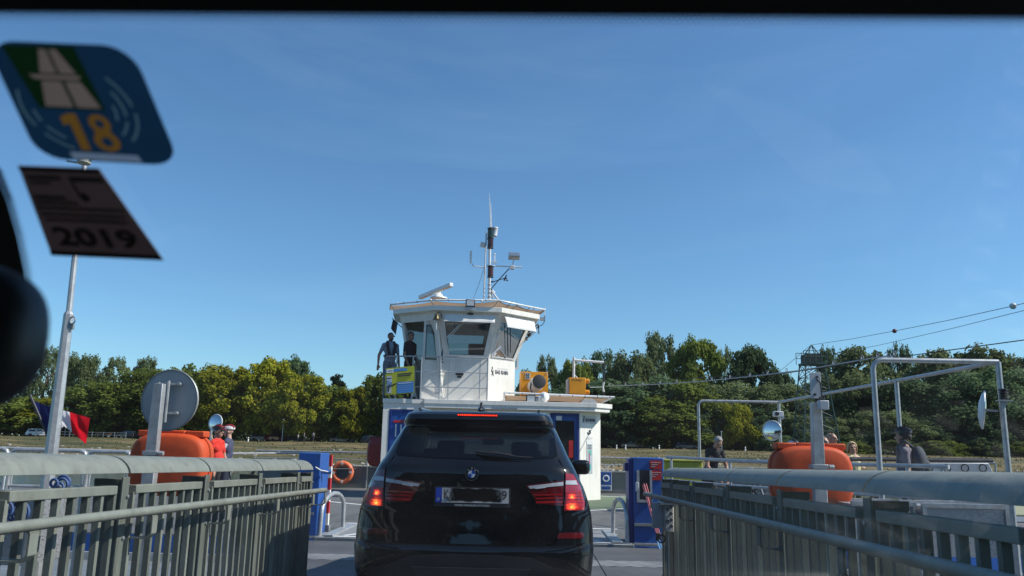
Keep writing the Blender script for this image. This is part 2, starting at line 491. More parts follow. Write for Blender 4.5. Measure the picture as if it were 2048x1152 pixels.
flap = MB().box((-3.3, 8.07, -.16), (2.0, 12.42, -.05)).build('landing_flap', galvd)
tag(flap, kind='structure')
ys = [8.08, 9.55, 10.45, 10.95, 12.40]
for i, (a, b) in enumerate(zip(ys[:-1], ys[1:])):
    for (xa, xb) in ((-3.28, -1.9), (-1.89, -.4), (-.39, .9), (.91, 1.98)):
        MB().box((xa + .001, a + .005, -.049), (xb - .001, b - .005, -.012 - .003 * (i % 2))).build('ribbed_plate', gr2 if i == 2 else gr1, flap, bevel=.004)
for xs in ((XL + .42),):
    k = MB().prism([(xs - .06, -4, zr(-4) + .01), (xs + .06, -4, zr(-4) + .01), (xs + .06, -4, zr(-4) + .12), (xs - .06, -4, zr(-4) + .16)], (0, 11.2, zr(7.2) - zr(-4)))
    k.build('kerb_rail', dark_metal, ramp, bevel=.01)

# ------------------------------------------------------------------ the two ramp railings
def railing(name, label, side):
    X0 = XL if side < 0 else XR             # plane of the bars, road side
    s = side
    t = thing(name, label, 'railing', (X0, 4, zr(4)))
    joints = [0.0, 1.06, 2.13, 3.20, 4.27, 5.36, 6.43, 7.5, 7.95] if s < 0 else [0.1, 1.17, 2.24, 3.38, 4.55, 5.72, 6.9, 7.9, 8.5]
    def pt(dx, y, h): return Vector((X0 + s * dx, y, zr(y) + h))
    for a, b in zip(joints[:-1], joints[1:]):
        # curved cap sheet: quarter round, road-side lip low, outer side high
        N = 9; mbc = MB(); outer = []; inner = []
        for i in range(N + 1):
            th = R(8) + R(88) * i / N
            outer.append((.115 - .14 * math.cos(th), 1.165 + .105 * math.sin(th)))
            inner.append((.115 - .122 * math.cos(th), 1.165 + .09 * math.sin(th)))
        loop = outer + [(.30, 1.262), (.30, 1.247)] + inner[::-1]
        ga, gb = a + .012, b - .012
        mbc.prism([pt(dx, ga, h) for dx, h in loop], (0, gb - ga, zr(gb) - zr(ga)))
        c = mbc.build('cap_panel', rail_paint, t, angle=30)
        # rail under the cap
        ms = MB(); y0, y1 = a + .10, b - .10
        if b - a > .6:
            ms.bar(pt(.005, y0, 1.095), pt(.005, y1, 1.095), .05, .045)
            ms.build('top_bar', rail_paint, t, bevel=.004)
            ms2 = MB().bar(pt(.005, y0, .12), pt(.005, y1, .12), .05, .05)
            ms2.build('bottom_bar', rail_paint, t)
            n = int(round((y1 - y0) / .12))
            for i in range(n + 1):
                y = y0 + (y1 - y0) * i / n
                MB().bar(pt(.005, y, .1), pt(.005, y, 1.08), .032, .026, (0, 1, 0)).build('slat', rail_dark if i % 3 else rail_paint, t)
        else:
            for i in range(3):
                y = a + .1 + i * .1
                MB().bar(pt(.005, y, .1), pt(.005, y, 1.08), .032, .026, (0, 1, 0)).build('slat', rail_dark, t)
            MB().bar(pt(.005, a + .06, 1.095), pt(.005, b - .03, 1.095), .05, .045).build('top_bar', rail_paint, t)
    for y in joints:
        m = MB()
        m.prism([pt(-.01, y - .006, -.05), pt(.10, y - .006, -.05), pt(.16, y - .006, 1.15), pt(-.005, y - .006, 1.15)], (0, .012, 0))
        pass
        m.box(*[[min(p[i], q[i]) for i in range(3)] if k == 0 else [max(p[i], q[i]) for i in range(3)] for k in (0, 1) for p, q in [(pt(-.012, y - .035, -.05), pt(.0, y + .035, 1.16))]])
        m.build('post', rail_dark, t, bevel=.003)
        for hh_ in (1.06, .85, .2):
            MB().lathe([(.011, 0), (.010, .009), (.004, .011)], pt(-.012, y + .018, hh_), (-s, 0, 0), 8).build('bolt', galvd, t)
    # handrail on brackets
    y0, y1 = -.5, (8.08 if s < 0 else 9.0)
    hx, hh = -.115, .985
    MB().tube([pt(hx, y0, hh), pt(hx, (y0 + y1) / 2, hh), pt(hx, y1, hh)], .0235, 14).build('handrail', rail_paint, t, angle=50)
    for y in joints[1:]:
        m = MB(); yy = y + (.12 if s < 0 else .0)
        w = .06
        path = [(-.012, .845), (-.10, .845), (-.125, .87), (-.125, .955), (-.11, .965)]
        for (a, b) in zip(path[:-1], path[1:]):
            m.bar(pt(a[0], yy, a[1]), pt(b[0], yy, b[1]), w, .008, (1, 0, .3) if abs(a[0] - b[0]) < .01 else (0, 0, 1))
        m.build('bracket', rail_dark if s > 0 else rail_paint, t)
    return t
railing('ramp_railing', 'sunlit grey-green slatted railing with curved cap along the left side of the ramp', -1)
railing('ramp_railing', 'shaded grey-green slatted railing with curved cap along the right side of the ramp', 1)

# ------------------------------------------------------------------ ferry hull and deck
fy = thing('ferry', 'flat open ferry with grey deck and blue hull carrying the white deckhouse', 'ferry', (-1, 19, 0))
hp = [(-15, 16.5), (-9.5, 12.62), (9.0, 12.62), (11, 14), (11, 25), (9, 27), (-9, 27), (-15, 23)]
MB().prism([(x, y, WZ - .4) for x, y in hp], (0, 0, -WZ + .4 - .02)).build('hull', blue, fy)
MB().prism([(x * .998, 19.6 + (y - 19.6) * .996, -.018) for x, y in hp], (0, 0, .018)).build('deck_plate', deckm, fy)
L = lambda: MB()
def strip(a, b, wd, nm='painted_line', m=line_white, z=.004):
    a = Vector((*a, z)); b = Vector((*b, z)); d = (b - a).normalized(); n = Vector((-d.y, d.x, 0)) * wd / 2
    MB().add([a - n, b - n, b + n, a + n], [(0, 1, 2, 3)]).build(nm, m, fy, False)
z0 = lambda px, py: tuple(PZ(px, py, 0).xy)
strip((-2.98, 12.76), (1.27, 12.76), .14, z=.014)
strip((-3.3, 14.95), (1.6, 14.95), .14)
strip((-3.3, 14.68), (-1.2, 14.82), .08)
strip(z0(655, 1003), z0(760, 1013), .15)
strip(z0(1120, 1024), z0(1262, 1017), .16)
strip(z0(1190, 992), z0(1262, 995), .16)
strip((-2.85, 12.85), (-2.62, 13.3), .12, z=.017); strip((.85, 13.3), (1.12, 12.85), .12, z=.017)
gp = [z0(1120, 1022), z0(1268, 1016), z0(1290, 994), z0(1170, 990)]
MB().add([(x, y, .003) for x, y in gp], [(0, 1, 2, 3)]).build('green_deck_patch', deckgreen, fy, False)
flp = mat('flap_grey', (.22, .23, .235), .6, 0, .12, 2, .1, 70)
MB().prism([(-2.99, 12.67, .002), (-2.99, 14.5, .002), (-2.99, 14.5, .02), (-2.99, 12.67, .008)], (4.27, 0, 0)).build('boarding_plate', flp, fy)
MB().box((-3.25, 12.60, -.15), (1.6, 12.66, .006)).build('deck_edge_angle', galvd, fy, bevel=.006)
for (xa, sgn) in ((-3.15, 1), (1.44, -1)):
    MB().prism([(xa, 12.7, .004), (xa + .16 * sgn, 12.7, .004), (xa + .16 * sgn, 14.45, .004), (xa, 14.45, .004)], (0, 0, .035)).build('edge_strip', galv, fy, bevel=.004)
# far bulwark with rails
bwk = thing('bulwark', 'grey steel bulwark with thin pipe rail across the far side of the deck', 'bulwark', (-2, 26.75, 0))
bm2 = mat('bulwark_paint', (.15, .17, .165), .6, 0, .18, 1.5, .06, 30)
for k, (xa, xb) in enumerate(((-8.9, -5.3), (-5.27, -1.8), (-1.77, 1.6), (1.63, 3.35), (3.38, 5.8), (5.83, 8.9))):
    MB().box((xa, 26.72, .0), (xb, 26.78, .66)).build('panel', bm2, bwk, bevel=.008)
    MB().box((xa, 26.66, .655), (xb, 26.80, .70)).build('ledge', galvd, bwk, bevel=.006)
    MB().tube([(xb, 26.72, 0), (xb, 26.72, 1.12)], .018, 8).build('stanchion', galv, bwk)
MB().tube([(-9, 26.72, 1.13), (9, 26.72, 1.13)], .026, 8).build('top_rail', galv, bwk)
MB().tube([(-9, 26.72, .9), (9, 26.72, .9)], .016, 8).build('middle_rail', galv, bwk)
# safety sign on the bulwark (white pictogram on blue)
sg = thing('safety_sign', 'small blue safety sign on the far grey bulwark beside the deckhouse', 'sign', tuple(P(1212, 980, 26.6)))
c0 = P(1212, 962, 26.6)
MB().box((c0.x - .19, 26.61, c0.z - .30), (c0.x + .19, 26.63, c0.z + .30)).build('plate', white_metal, sg)
MB().box((c0.x - .17, 26.595, c0.z - .12), (c0.x + .17, 26.608, c0.z + .28)).build('blue_field', blue, sg)
MB().box((c0.x - .15, 26.595, c0.z - .27), (c0.x + .15, 26.606, c0.z - .17)).build('blue_field', blue, sg)
MB().torus((c0.x, 26.59, c0.z + .08), .09, .022, (0, 1, 0), 18, 6).build('pictogram', white_metal, sg)

def pipe_rail(name, label, pts, r, posts, h=None, group=None, mid=True):
    pts = [Vector(p) for p in pts]
    base = (pts[0] + pts[-1]) / 2
    t = thing(name, label, 'railing', (base.x, base.y, 0), group=group)
    MB().tube(pts, r, 10).build('top_rail', galv, t)
    if mid: MB().tube([p - V(0, 0, .42) for p in pts], r * .75, 8).build('middle_rail', galv, t)
    for u in posts:
        q = u * (len(pts) - 1); i = min(int(q), len(pts) - 2); p = pts[i].lerp(pts[i + 1], q - i)
        MB().tube([(p.x, p.y, -.02), (p.x, p.y, p.z - r * .6)], r * .85, 8).build('post', galv, t)
    return t
pipe_rail('deck_railing', 'thin pipe railing behind the red-shirted cyclist on the left deck edge',
          [P(615, 906, 23.6), P(430, 907, 20), P(180, 900, 18.6), P(-80, 893, 18)], .026, [.0, .28, .42, .55, .66, .76, .86, .96])
pipe_rail('deck_railing', 'bright pipe railing running from the right blue post past the walkway frame',
          [P(1333, 914, 15.6), P(1460, 921, 14.3), P(1620, 927, 12.9), P(1845, 932, 11.2), P(1898, 934, 10.9)], .03, [0.02, .25, .52, .72, .93])
pipe_rail('deck_railing', 'grey pipe railing behind the backpacked cyclist on the far right deck', [P(1690, 918, 17), P(1990, 926, 16.6)], .024, [0, .35, .7, 1])
# hooped rails of the left mooring pontoon
for i, (xa, ya, xb, yb, Y) in enumerate(((-120, 895, 17, 898, 10.6), (24, 899, 173, 902, 10.3), (178, 903, 262, 904, 10.2))):
    a = P(xa, ya, Y); b = P(xb, yb, Y)
    lab = ['leftmost galvanised hoop rail beside the car mirror', 'galvanised hoop rail passing behind the flagpole', 'galvanised hoop rail next to the left orange housing'][i]
    t = thing('hoop_rail', lab, 'railing', (a.x, a.y, -.3), group='hoop rails on the left pontoon')
    r_ = .07
    MB().tube([(a.x, a.y, -.3), a - V(0, 0, r_), a + V(.02, 0, -.02), a + V(r_, 0, 0), b - V(r_, 0, 0), b + V(-.02, 0, -.02), b - V(0, 0, r_), (b.x, b.y, -.3)], .028, 10).build('hoop', galv, t)
    MB().tube([a - V(0, 0, .45), b - V(0, 0, .45)], .02, 8).build('middle_rail', galv, t)
# mooring pontoons either side of the ramp
for (xa, xb, lab) in ((-9.5, -2.75, 'grey mooring pontoon with blue sides left of the ramp'), (2.05, 8.6, 'grey mooring pontoon with blue sides right of the ramp')):
    t = thing('mooring_pontoon', lab, 'pontoon', ((xa + xb) / 2, 9, WZ))
    MB().box((xa, 4.6, WZ - .3), (xb, 12.35, -.36)).build('hull', blue, t, bevel=.03)
    MB().box((xa + .05, 4.65, -.36), (xb - .05, 12.3, -.31)).build('deck_plate', galvd, t)
    for yy in (5.2, 12.0):
        MB().box((xa, yy, -.31), (xb, yy + .08, -.2)).build('edge_bar', galv, t)
# ------------------------------------------------------------------ deckhouse
DY = 22.3
dh = thing('deckhouse', 'white deckhouse with blue doors behind the black car', 'deckhouse', (-1.1, 24, 0))
z1 = 2.52
# walls: left corner square, right front corner chamfered
foot = [(-4.15, DY), (1.42, DY), (2.0, DY + .0), (2.0, DY), (2.0, DY + 3.6), (-4.15, DY + 3.6)]
wt = .06
def wall(name, p, q, za, zb, holes=(), th=wt, m=white, parent=dh):
    # wall from p to q (outer face to the right of p->q looking down is outside); holes: (u0,u1,z0,z1) in metres along
    p = Vector((*p, 0)); q = Vector((*q, 0)); d = (q - p); Ln = d.length; d.normalize(); n = Vector((d.y, -d.x, 0))
    us = sorted({0, Ln, *[h[0] for h in holes], *[h[1] for h in holes]})
    mbw = MB()
    for a, b in zip(us[:-1], us[1:]):
        hs = sorted([h for h in holes if h[0] <= a + 1e-6 and h[1] >= b - 1e-6], key=lambda h: h[2])
        z = za
        for h in hs + [(0, 0, zb, zb)]:
            if h[2] - z > .001:
                A = p + d * a; B = p + d * b
                mbw.prism([A + V(0, 0, z), B + V(0, 0, z), B - n * th + V(0, 0, z), A - n * th + V(0, 0, z)], (0, 0, h[2] - z))
            z = h[3]
    return mbw.build(name, m, parent, False)
CH = 1.30
doorL = (.19, .72, .1, 2.36); doorR = (4.83, 5.49, .1, 2.37)
wall('wall', (-4.15, DY), (CH, DY), 0, z1, [(.17, .82, .1, 2.36), (4.60, 5.42, .1, 2.36)])
wall('wall', (CH + .001, DY + .001), (2.0, DY + .62), 0, z1 - .001)
wall('wall', (2.0, DY + .622), (2.0, DY + 2.7), 0, z1)
wall('wall', (2.0, DY + 2.7), (-4.15, DY + 2.7), 0, z1)
wall('wall', (-4.15, DY + 2.7), (-4.15, DY + .061), 0, z1)
def door(x0, x1, z0, zz1, m, win):
    d = MB().box((x0 + .01, DY + .015, z0 + .01), (x1 - .01, DY + .055, zz1 - .01)).build('door', m, dh, bevel=.01)
    for s in ((x0 + .01, x0 + .07), (x1 - .07, x1 - .01)):
        MB().box((s[0], DY - .012, z0 + .01), (s[1], DY + .012, zz1 - .01)).build('jamb', navy, d, bevel=.004)
    MB().box((x0 + .075, DY - .010, zz1 - .08), (x1 - .075, DY + .012, zz1 - .012)).build('head', navy, d)
    MB().tube([(x0 + .12, DY - .06, 1.05), (x0 + .2, DY - .06, 1.05)], .012).build('handle', chrome, d)
    if win:
        MB().box((x0 + .16, DY - .002, .95), (x1 - .14, DY + .012, 2.15)).build('window', mat('dark_glass', (.01, .013, .015), .06), d)
    return d
dl = door(-3.98, -3.33, .1, 2.36, blue, False)
dr = door(.45, 1.27, .1, 2.36, blue, True)
for dx in (0, .14):
    MB().box((-3.80 + dx, DY - .006, 1.62), (-3.765 + dx, DY + .012, 1.95)).build('pictogram', white_metal, dl)
MB().box((-3.86, DY - .005, 2.0), (-3.58, DY + .012, 2.06)).build('red_label', red, dl)
MB().box((.98, DY - .006, 1.15), (1.10, DY - .003, 1.62)).build('notice', red, dr)
MB().box((.62, DY - .006, 2.16), (.78, DY - .003, 2.30)).build('notice', white_metal, dr)
# roof slab with chamfered corner, left part flush
roof_p = [(-4.17, DY - .03), (-3.05, DY - .03), (-3.05, DY - .22), (1.72, DY - .22), (2.27, DY + .27), (2.27, DY + 2.8), (-4.17, DY + 2.8)]
rf = MB().prism([(x, y, z1 + .0015) for x, y in roof_p], (0, 0, .125)).build('roof', white, dh, False, bevel=.008)
so_ = MB().prism([(x, y, z1 - .10) for x, y in [(-3.03, DY - .004), (-3.03, DY - .20), (1.68, DY - .20), (2.2, DY + .26), (2.2, DY + .8), (1.99, DY + .62), (CH, DY - .012)]], (0, 0, .10)).build('soffit', white, dh, False)
MB().box((-1.2, DY - .225, 2.40), (-.5, DY - .218, 2.46)).build('vent', galvd, dh)
# notice board on the chamfer
A = Vector((CH, DY, 0)); Bv = Vector((2.0, DY + .62, 0)); du = (Bv - A).normalized(); nn_ = Vector((du.y, -du.x, 0))
def on_ch(u, z, o=.006): return A + du * u + nn_ * o + V(0, 0, z)
def chpanel(name, u0, u1, za, zb, m, o=.006, parent=dh):
    a = on_ch(u0, za, o); b = on_ch(u1, za, o)
    return MB().prism([a, b, b - nn_ * .005, a - nn_ * .005], (0, 0, zb - za)).build(name, m, parent, False)
plg = mat('sign_grey', (.50, .52, .54), .4, 0, .05)
nb = chpanel('name_plate', .08, .72, 2.1, 2.32, plg)
text('BAS-RHIN', .13, mat('ink', (.03, .03, .035), .6), nb, frame(on_ch(.45, 2.19, .012), du, (0, 0, 1)), width=.44, bold=.003)
MB().tube([on_ch(.15, 2.13, .012), on_ch(.13, 2.2, .012), on_ch(.17, 2.26, .012), on_ch(.15, 2.3, .012)], .012, 6).build('emblem', MATS['ink'], nb)
MB().torus(on_ch(.39, 1.86, .012), .055, .016, nn_, 16, 6, 0, 4.4).build('round_emblem', MATS['ink'], dh)
for k in range(2):
    chpanel('fine_print', .26, .56 - .06 * k, 1.70 - .035 * k, 1.712 - .035 * k, plg, .008)
pb = chpanel('timetable', .28, .55, .72, 1.62, mat('board', (.42, .45, .47), .35, 0, .06), .008)
chpanel('header', .29, .54, 1.53, 1.61, white_metal, .012, pb)
for za, zb, c in ((1.22, 1.36, (.08, .45, .34)), (1.0, 1.2, (.45, .5, .55)), (.98, 1.30, (.4, .12, .2)), (.82, .98, (.07, .4, .36))):
    k = .35 + .06 * rnd.random()
    chpanel('colour_block', k, k + (.05 if c[0] < .41 and c[1] < .2 else .12), za, zb, mat('print_%d' % int(c[1] * 100), c, .5, 0, .3, 30), .0125 + .001 * rnd.random(), pb)
for za in (1.40, 1.44, 1.48):
    chpanel('fine_print', .32, .5, za, za + .015, MATS['ink'], .012, pb)

# roof edge pipe frame and shade panel on the right half of the roof
rs = thing('roof_awning', 'low tan shade panel on a pipe frame over the right deckhouse roof', 'shade', (.7, 23, z1 + .13))
zf = 2.87
MB().tube([(-.84, 22.35, zf + .02), (2.32, 22.5, zf - .02)], .028, 8).build('front_pipe', white_metal, rs)
MB().tube([(-.84, 22.35, zf + .02), (-.84, 22.4, z1 + .13)], .022, 8).build('leg', white_metal, rs)
MB().tube([(-.84, 22.37, zf - .01), (-.55, 23.2, z1 + .14)], .016, 8).build('brace', white_metal, rs)
MB().tube([(2.3, 22.5, zf - .02), (1.9, 22.8, z1 + .13)], .02, 8).build('leg', white_metal, rs)
MB().tube([(2.2, 22.5, zf - .03), (1.75, 23.4, z1 + .14)], .018, 8).build('leg', white_metal, rs)
MB().grid(lambda u, v: (-.8 + 2.95 * u, 22.4 + 1.6 * v + .15 * u, zf - .045 - .1 * math.sin(PI * v) - .02 * math.sin(9 * u)), 14, 8).build('shade_cloth', tan, rs)
for i in range(9):
    x = -.7 + .36 * i
    MB().torus((x, 22.36 + .045 * i * .37, zf + .012 - .012 * i * .35), .03, .007, (1, 0, 0), 8, 5).build('tie', black, rs)
ch2 = MB().prism([(1.35, 22.6, z1 + .13), (1.9, 22.6, z1 + .13), (1.7, 22.6, z1 + .30), (1.5, 22.6, z1 + .30)], (0, .5, 0)).build('support_block', white_metal, rs)
def floodlight(p, label, sx=.26, sz=.2):
    t = thing('floodlight', label, 'floodlight', tuple(p - V(0, 0, sz * .9)), group='small square floodlights on the ferry')
    MB().obox(p, (sx, .09, sz)).build('housing', black, t, bevel=.012)
    MB().obox(p - V(0, .048, 0), (sx * .8, .012, sz * .76)).build('lens', mat('lamp_lens', (.55, .58, .6), .25, 0, .1, 20), t)
    MB().obox(p - V(0, 0, sz * .72), (sx * .8, .05, sz * .4)).build('bracket', plg, t)
floodlight(P(1052, 795, 22.2) + V(0, 0, -.02), 'square floodlight at the deckhouse roof edge below the yellow winch')
floodlight(P(928, 607, 21.9), 'square floodlight centred above the wheelhouse front window')
# round white spotlight beside it
t = thing('spotlight', 'round white spotlight lying on the deckhouse roof edge under the yellow winch', 'spotlight', tuple(P(1082, 803, 22.35)))
c = P(1081, 793, 22.35)
MB().lathe([(.02, .12), (.1, .1), (.145, .02), (.15, -.02), (.13, -.05)], c, (.55, -.8, .15), 18).build('bowl', white_metal, t)
MB().lathe([(.125, 0), (.125, .012)], c + V(.55, -.8, .15).normalized() * -.05, (.55, -.8, .15), 18).build('lens', MATS['lamp_lens'], t)
MB().lathe([(.11, 0), (.11, .14), (.08, .16)], (c.x - .16, c.y, z1 + .14), (0, 0, 1), 14).build('base', plg, t)

# ------------------------------------------------------------------ yellow winch with white motor drum, yellow control box, cable gantry
wn = thing('winch_cabinet', 'large yellow winch cabinet with a white motor drum and black round face', 'winch', tuple(P(1070, 803, 23.5)))
a = P(1044, 742, 23.5); b = P(1098, 792, 23.5)
MB().box((a.x, 23.5, b.z), (b.x, 23.95, a.z)).build('cabinet', yellow, wn, bevel=.012)
MB().box((a.x - .03, 23.46, b.z - .30), (a.x + .10, 23.9, b.z - .002)).build('foot', yellow, wn)
MB().box((b.x - .12, 23.46, b.z - .30), (b.x + .02, 23.9, b.z - .002)).build('foot', yellow, wn)
c = P(1076, 762, 22.95); ax = (P(1076, 762, 22.95) - P(1070, 772, 23.5)).normalized()
MB().lathe([(.16, -.62), (.195, -.6), (.195, -.02), (.185, 0)], c, ax, 28).build('motor_drum', white_metal, wn)
MB().lathe([(.192, 0), (.2, .01), (.2, .05), (.18, .055)], c - ax * .03, ax, 28).build('drum_face', black, wn)
MB().torus(c - ax * .3, .2, .012, ax, 24, 6).build('band', white_metal, wn)
pth = [P(1062, 762, 23.1), P(1058, 775, 23.0), P(1060, 783, 22.9), P(1068, 787, 22.9), P(1080, 789, 22.95), P(1090, 793, 23.1)]
MB().tube(pth, .022, 8).build('hose', black, wn)
MB().box((a.x + .12, 23.485, a.z - .22), (a.x + .27, 23.498, a.z - .04)).build('notice', white_metal, wn)
for k in range(2):
    for j in range(3):
        MB().box((a.x + .135 + .065 * k, 23.478, a.z - .20 + .055 * j), (a.x + .185 + .065 * k, 23.484, a.z - .165 + .055 * j)).build('print', MATS['ink'], wn, False)
for sx, sz in ((a.x + .05, a.z - .05), (b.x - .05, a.z - .05)):
    MB().lathe([(.025, 0), (.025, .03)], (sx, 23.5, sz), (0, -1, 0), 8).build('bolt', galv, wn)
gb = thing('control_box', 'smaller yellow box with black lettering near the right end of the roof', 'control box', tuple(P(1160, 805, 23.4)))
a = P(1141, 753, 23.4); b = P(1175, 787, 23.4)
MB().box((a.x, 23.4, b.z), (b.x, 23.75, a.z)).build('box', yellow, gb, bevel=.015)
MB().box((a.x - .045, 23.42, b.z), (a.x - .004, 23.72, a.z - .05)).build('side_plate', plg, gb)
for zz in (.07, .40):
    MB().lathe([(.06, 0), (.07, .02), (.07, .12), (.05, .14)], (b.x, 23.55, b.z + zz), (1, 0, 0), 14).build('hinge_boss', yellow, gb)
MB().box((a.x + .05, 23.5, b.z - .24), (b.x - .05, 23.7, b.z - .002)).build('pedestal', yellow, gb)
MB().box((a.x - .05, 23.4, b.z - .34), (b.x + .08, 23.8, b.z - .242)).build('base_plate', plg, gb)
text('KÜNZ', .085, MATS['ink'], gb, frame(((a.x + b.x) / 2 - .02, 23.396, a.z - .075), (1, 0, 0), (0, 0, 1)), width=.30)
gt = thing('cable_gantry', 'white L-shaped cable gantry rising behind the smaller yellow box', 'gantry', tuple(P(1157, 800, 24.2)))
a = P(1157, 712, 24.2); b = P(1157, 800, 24.2); c = P(1219, 722, 24.2)
MB().tube([(a.x, 24.2, b.z - .1), a], .038, 10).build('mast', white_metal, gt)
MB().tube([P(1157, 718, 24.2), c], .038, 10).build('arm', white_metal, gt)
MB().tube([P(1158, 730, 24.2), P(1168, 720, 24.2)], .014, 8).build('brace', white_metal, gt)
MB().tube([P(1158, 748, 24.2), P(1166, 755, 24.2)], .014, 8).build('brace', white_metal, gt)
MB().tube([c, P(1220, 740, 24.2), P(1218, 765, 24.2), P(1219, 795, 24.2)], .03, 7).build('cable_drop', black, gt)
MB().tube([P(1219, 762, 24.18), P(1217, 772, 24.18), P(1219, 782, 24.18)], .03, 7).build('clamp', white_metal, gt)
mb = MB()
MB().tube([P(1185, 773, 23.6), P(1218, 772, 24.2)], .012, 6).build('feed_cable', galvd, gt)

# ------------------------------------------------------------------ wheelhouse: octagonal, windows raked outward
wh = thing('wheelhouse', 'white octagonal wheelhouse with outward-raked windows on the deckhouse roof', 'wheelhouse', (-1.92, 23.69, z1 + .13))
WX, WY = -1.92, 23.69
zb, zs, zt = z1 + .128, 3.84, 5.08
def octo(a, wdt, z):                      # front half width a, overall half width wdt
    return [Vector((WX + x, WY + y * .82, z)) for x, y in ((-a, -wdt), (a, -wdt), (wdt, -a), (wdt, a), (a, wdt), (-a, wdt), (-wdt, a), (-wdt, -a))]
o_b = octo(.62, 1.45, zb); o_s = octo(.62, 1.45, zs); o_t = octo(.88, 1.93, zt)
fr_dark = mat('window_seal', (.02, .02, .02), .5)
wh_glass = glass('wheelhouse_glass', (.42, .48, .47), .14)
def quad_wall(name, q, th, holes, m, parent):
    """q: bl, br, tr, tl (outside view); hole u0,u1,v0,v1 -> wall pieces around the opening"""
    bl, br, tr, tl = q
    n = (br - bl).cross(tl - bl).normalized()
    f = lambda u, v: (bl.lerp(br, u)).lerp(tl.lerp(tr, u), v)
    mbw = MB()
    def piece(u0, u1, v0, v1):
        if u1 - u0 < 1e-4 or v1 - v0 < 1e-4: return
        c = [f(u0, v0), f(u1, v0), f(u1, v1), f(u0, v1)]
        mbw.prism(c, -n * th)
    if holes:
        u0, u1, v0, v1 = holes
        piece(0, 1, 0, v0); piece(0, 1, v1, 1); piece(0, u0, v0, v1); piece(u1, 1, v0, v1)
    else: piece(0, 1, 0, 1)
    ob = mbw.build(name, m, parent, False)
    return f, n, ob
def window(f, n, hole, parent, fr=.035, depth=.05, frame_m=white_metal):
    u0, u1, v0, v1 = hole
    c = [f(u0, v0), f(u1, v0), f(u1, v1), f(u0, v1)]
    wn_ = MB()
    for i in range(4):
        p, q = c[i], c[(i + 1) % 4]
        ctr = sum(c, Vector()) / 4
        pi = p + (ctr - p).normalized() * fr * 1.4; qi = q + (ctr - q).normalized() * fr * 1.4
        wn_.prism([p + n * .015, q + n * .015, qi + n * .015, pi + n * .015], -n * depth)
    fo = wn_.build('window_frame', frame_m, parent, False)
    MB().add([x - n * .012 for x in c], [(0, 1, 2, 3)]).build('window_pane', wh_glass, parent, False)
    s_ = MB()
    for i in range(4):
        p, q = c[i], c[(i + 1) % 4]; ctr = sum(c, Vector()) / 4
        p = p + (ctr - p).normalized() * fr * 1.3; q = q + (ctr - q).normalized() * fr * 1.3
        s_.tube([p - n * .004, q - n * .004], .012, 5)
    s_.build('window_seal', fr_dark, parent)
for i in range(8):
    j = (i + 1) % 8
    if i == 7: continue                    # the front-left facet is the doorway
    f0, n0, lower = quad_wall('lower_wall', (o_b[i], o_b[j], o_s[j], o_s[i]), .06, None, white, wh)
    hole = (.09, .91, .04, .84) if i in (0, 1) else (.08, .92, .04, .84)
    f1, n1, upper = quad_wall('upper_wall', (o_s[i] + V(0, 0, .001), o_s[j] + V(0, 0, .001), o_t[j], o_t[i]), .06, hole, white, wh)
    window(f1, n1, hole, upper)
    if i == 0:
        # recessed handle, panel seams
        MB().obox(f0(.36, .62) + n0 * .012, (.22, .03, .07)).build('recessed_handle', dark_metal, lower)
        MB().obox(f0(.36, .55) + n0 * .01, (.12, .03, .05)).build('recessed_handle', dark_metal, lower)
        for u in (.12, .83):
            MB().bar(f0(u, .02) + n0 * .003, f0(u, .96) + n0 * .003, .012, .006, (0, 1, 0)).build('panel_seam', plg, lower)
    if i == 1:
        for k, (pa, pb_) in enumerate([((.28, .78), (.62, .12)), ((.36, .8), (.66, .2))]):
            MB().tube([f1(*pa) + n1 * .05, f1(*pb_) + n1 * .05], .014, 6).build('wiper', black, upper)
        mt = frame(f0(.5, .70) + n0 * .008, (f0(1, 0) - f0(0, 0)), (0, 0, 1))
        text('BAS RHIN', .16, mat('ink_soft', (.07, .07, .08), .6), lower, mt, width=.50, bold=.002)
        text('CONSEIL DEPARTEMENTAL', .035, plg, lower, mt @ Matrix.Translation((.03, .11, 0)), width=.46)
        e = lambda u, v: (mt @ Vector((u, v, .002, 1))).xyz
        MB().tube([e(-.38, -.10), e(-.36, -.02), e(-.40, .05), e(-.36, .09), e(-.38, .14)], .010, 6).build('emblem', MATS['ink'], lower)
        MB().tube([e(-.31, -.12), e(-.34, -.04), e(-.33, .05)], .006, 6).build('emblem', MATS['ink'], lower)
    if i == 0:
        MB().tube([f1(.12, .45) + n1 * .06, f1(.42, .83) + n1 * .06], .012, 6).build('wiper_arm', white_metal, upper)
        MB().tube([f1(.16, .44) + n1 * .06, f1(.45, .83) + n1 * .06], .010, 6).build('wiper_arm', white_metal, upper)
        MB().tube([f1(.115, .75) + n1 * .05, f1(.12, .28) + n1 * .05], .012, 6).build('wiper', black, upper)
# doorway on the front-left facet: opening with jambs, the white glazed door swung open
q = (o_b[7], o_b[0], o_t[0], o_t[7])
f7 = lambda u, v: (o_b[7].lerp(o_b[0], u)).lerp(o_t[7].lerp(o_t[0], u), v)
n7 = (o_b[0] - o_b[7]).cross(o_t[7] - o_b[7]).normalized()
up7 = MB().prism([f7(0, .9), f7(1, .9), f7(1, 1), f7(0, 1)], -n7 * .06).build('upper_wall', white, wh, False)
MB().prism([f7(.9, 0), f7(1, 0), f7(1, .9), f7(.9, .9)], -n7 * .06).build('door_jamb', white, wh, False)
MB().prism([f7(0, 0), f7(.14, 0), f7(.06, .9), f7(0, .9)], -n7 * .06).build('door_jamb', white, wh, False)
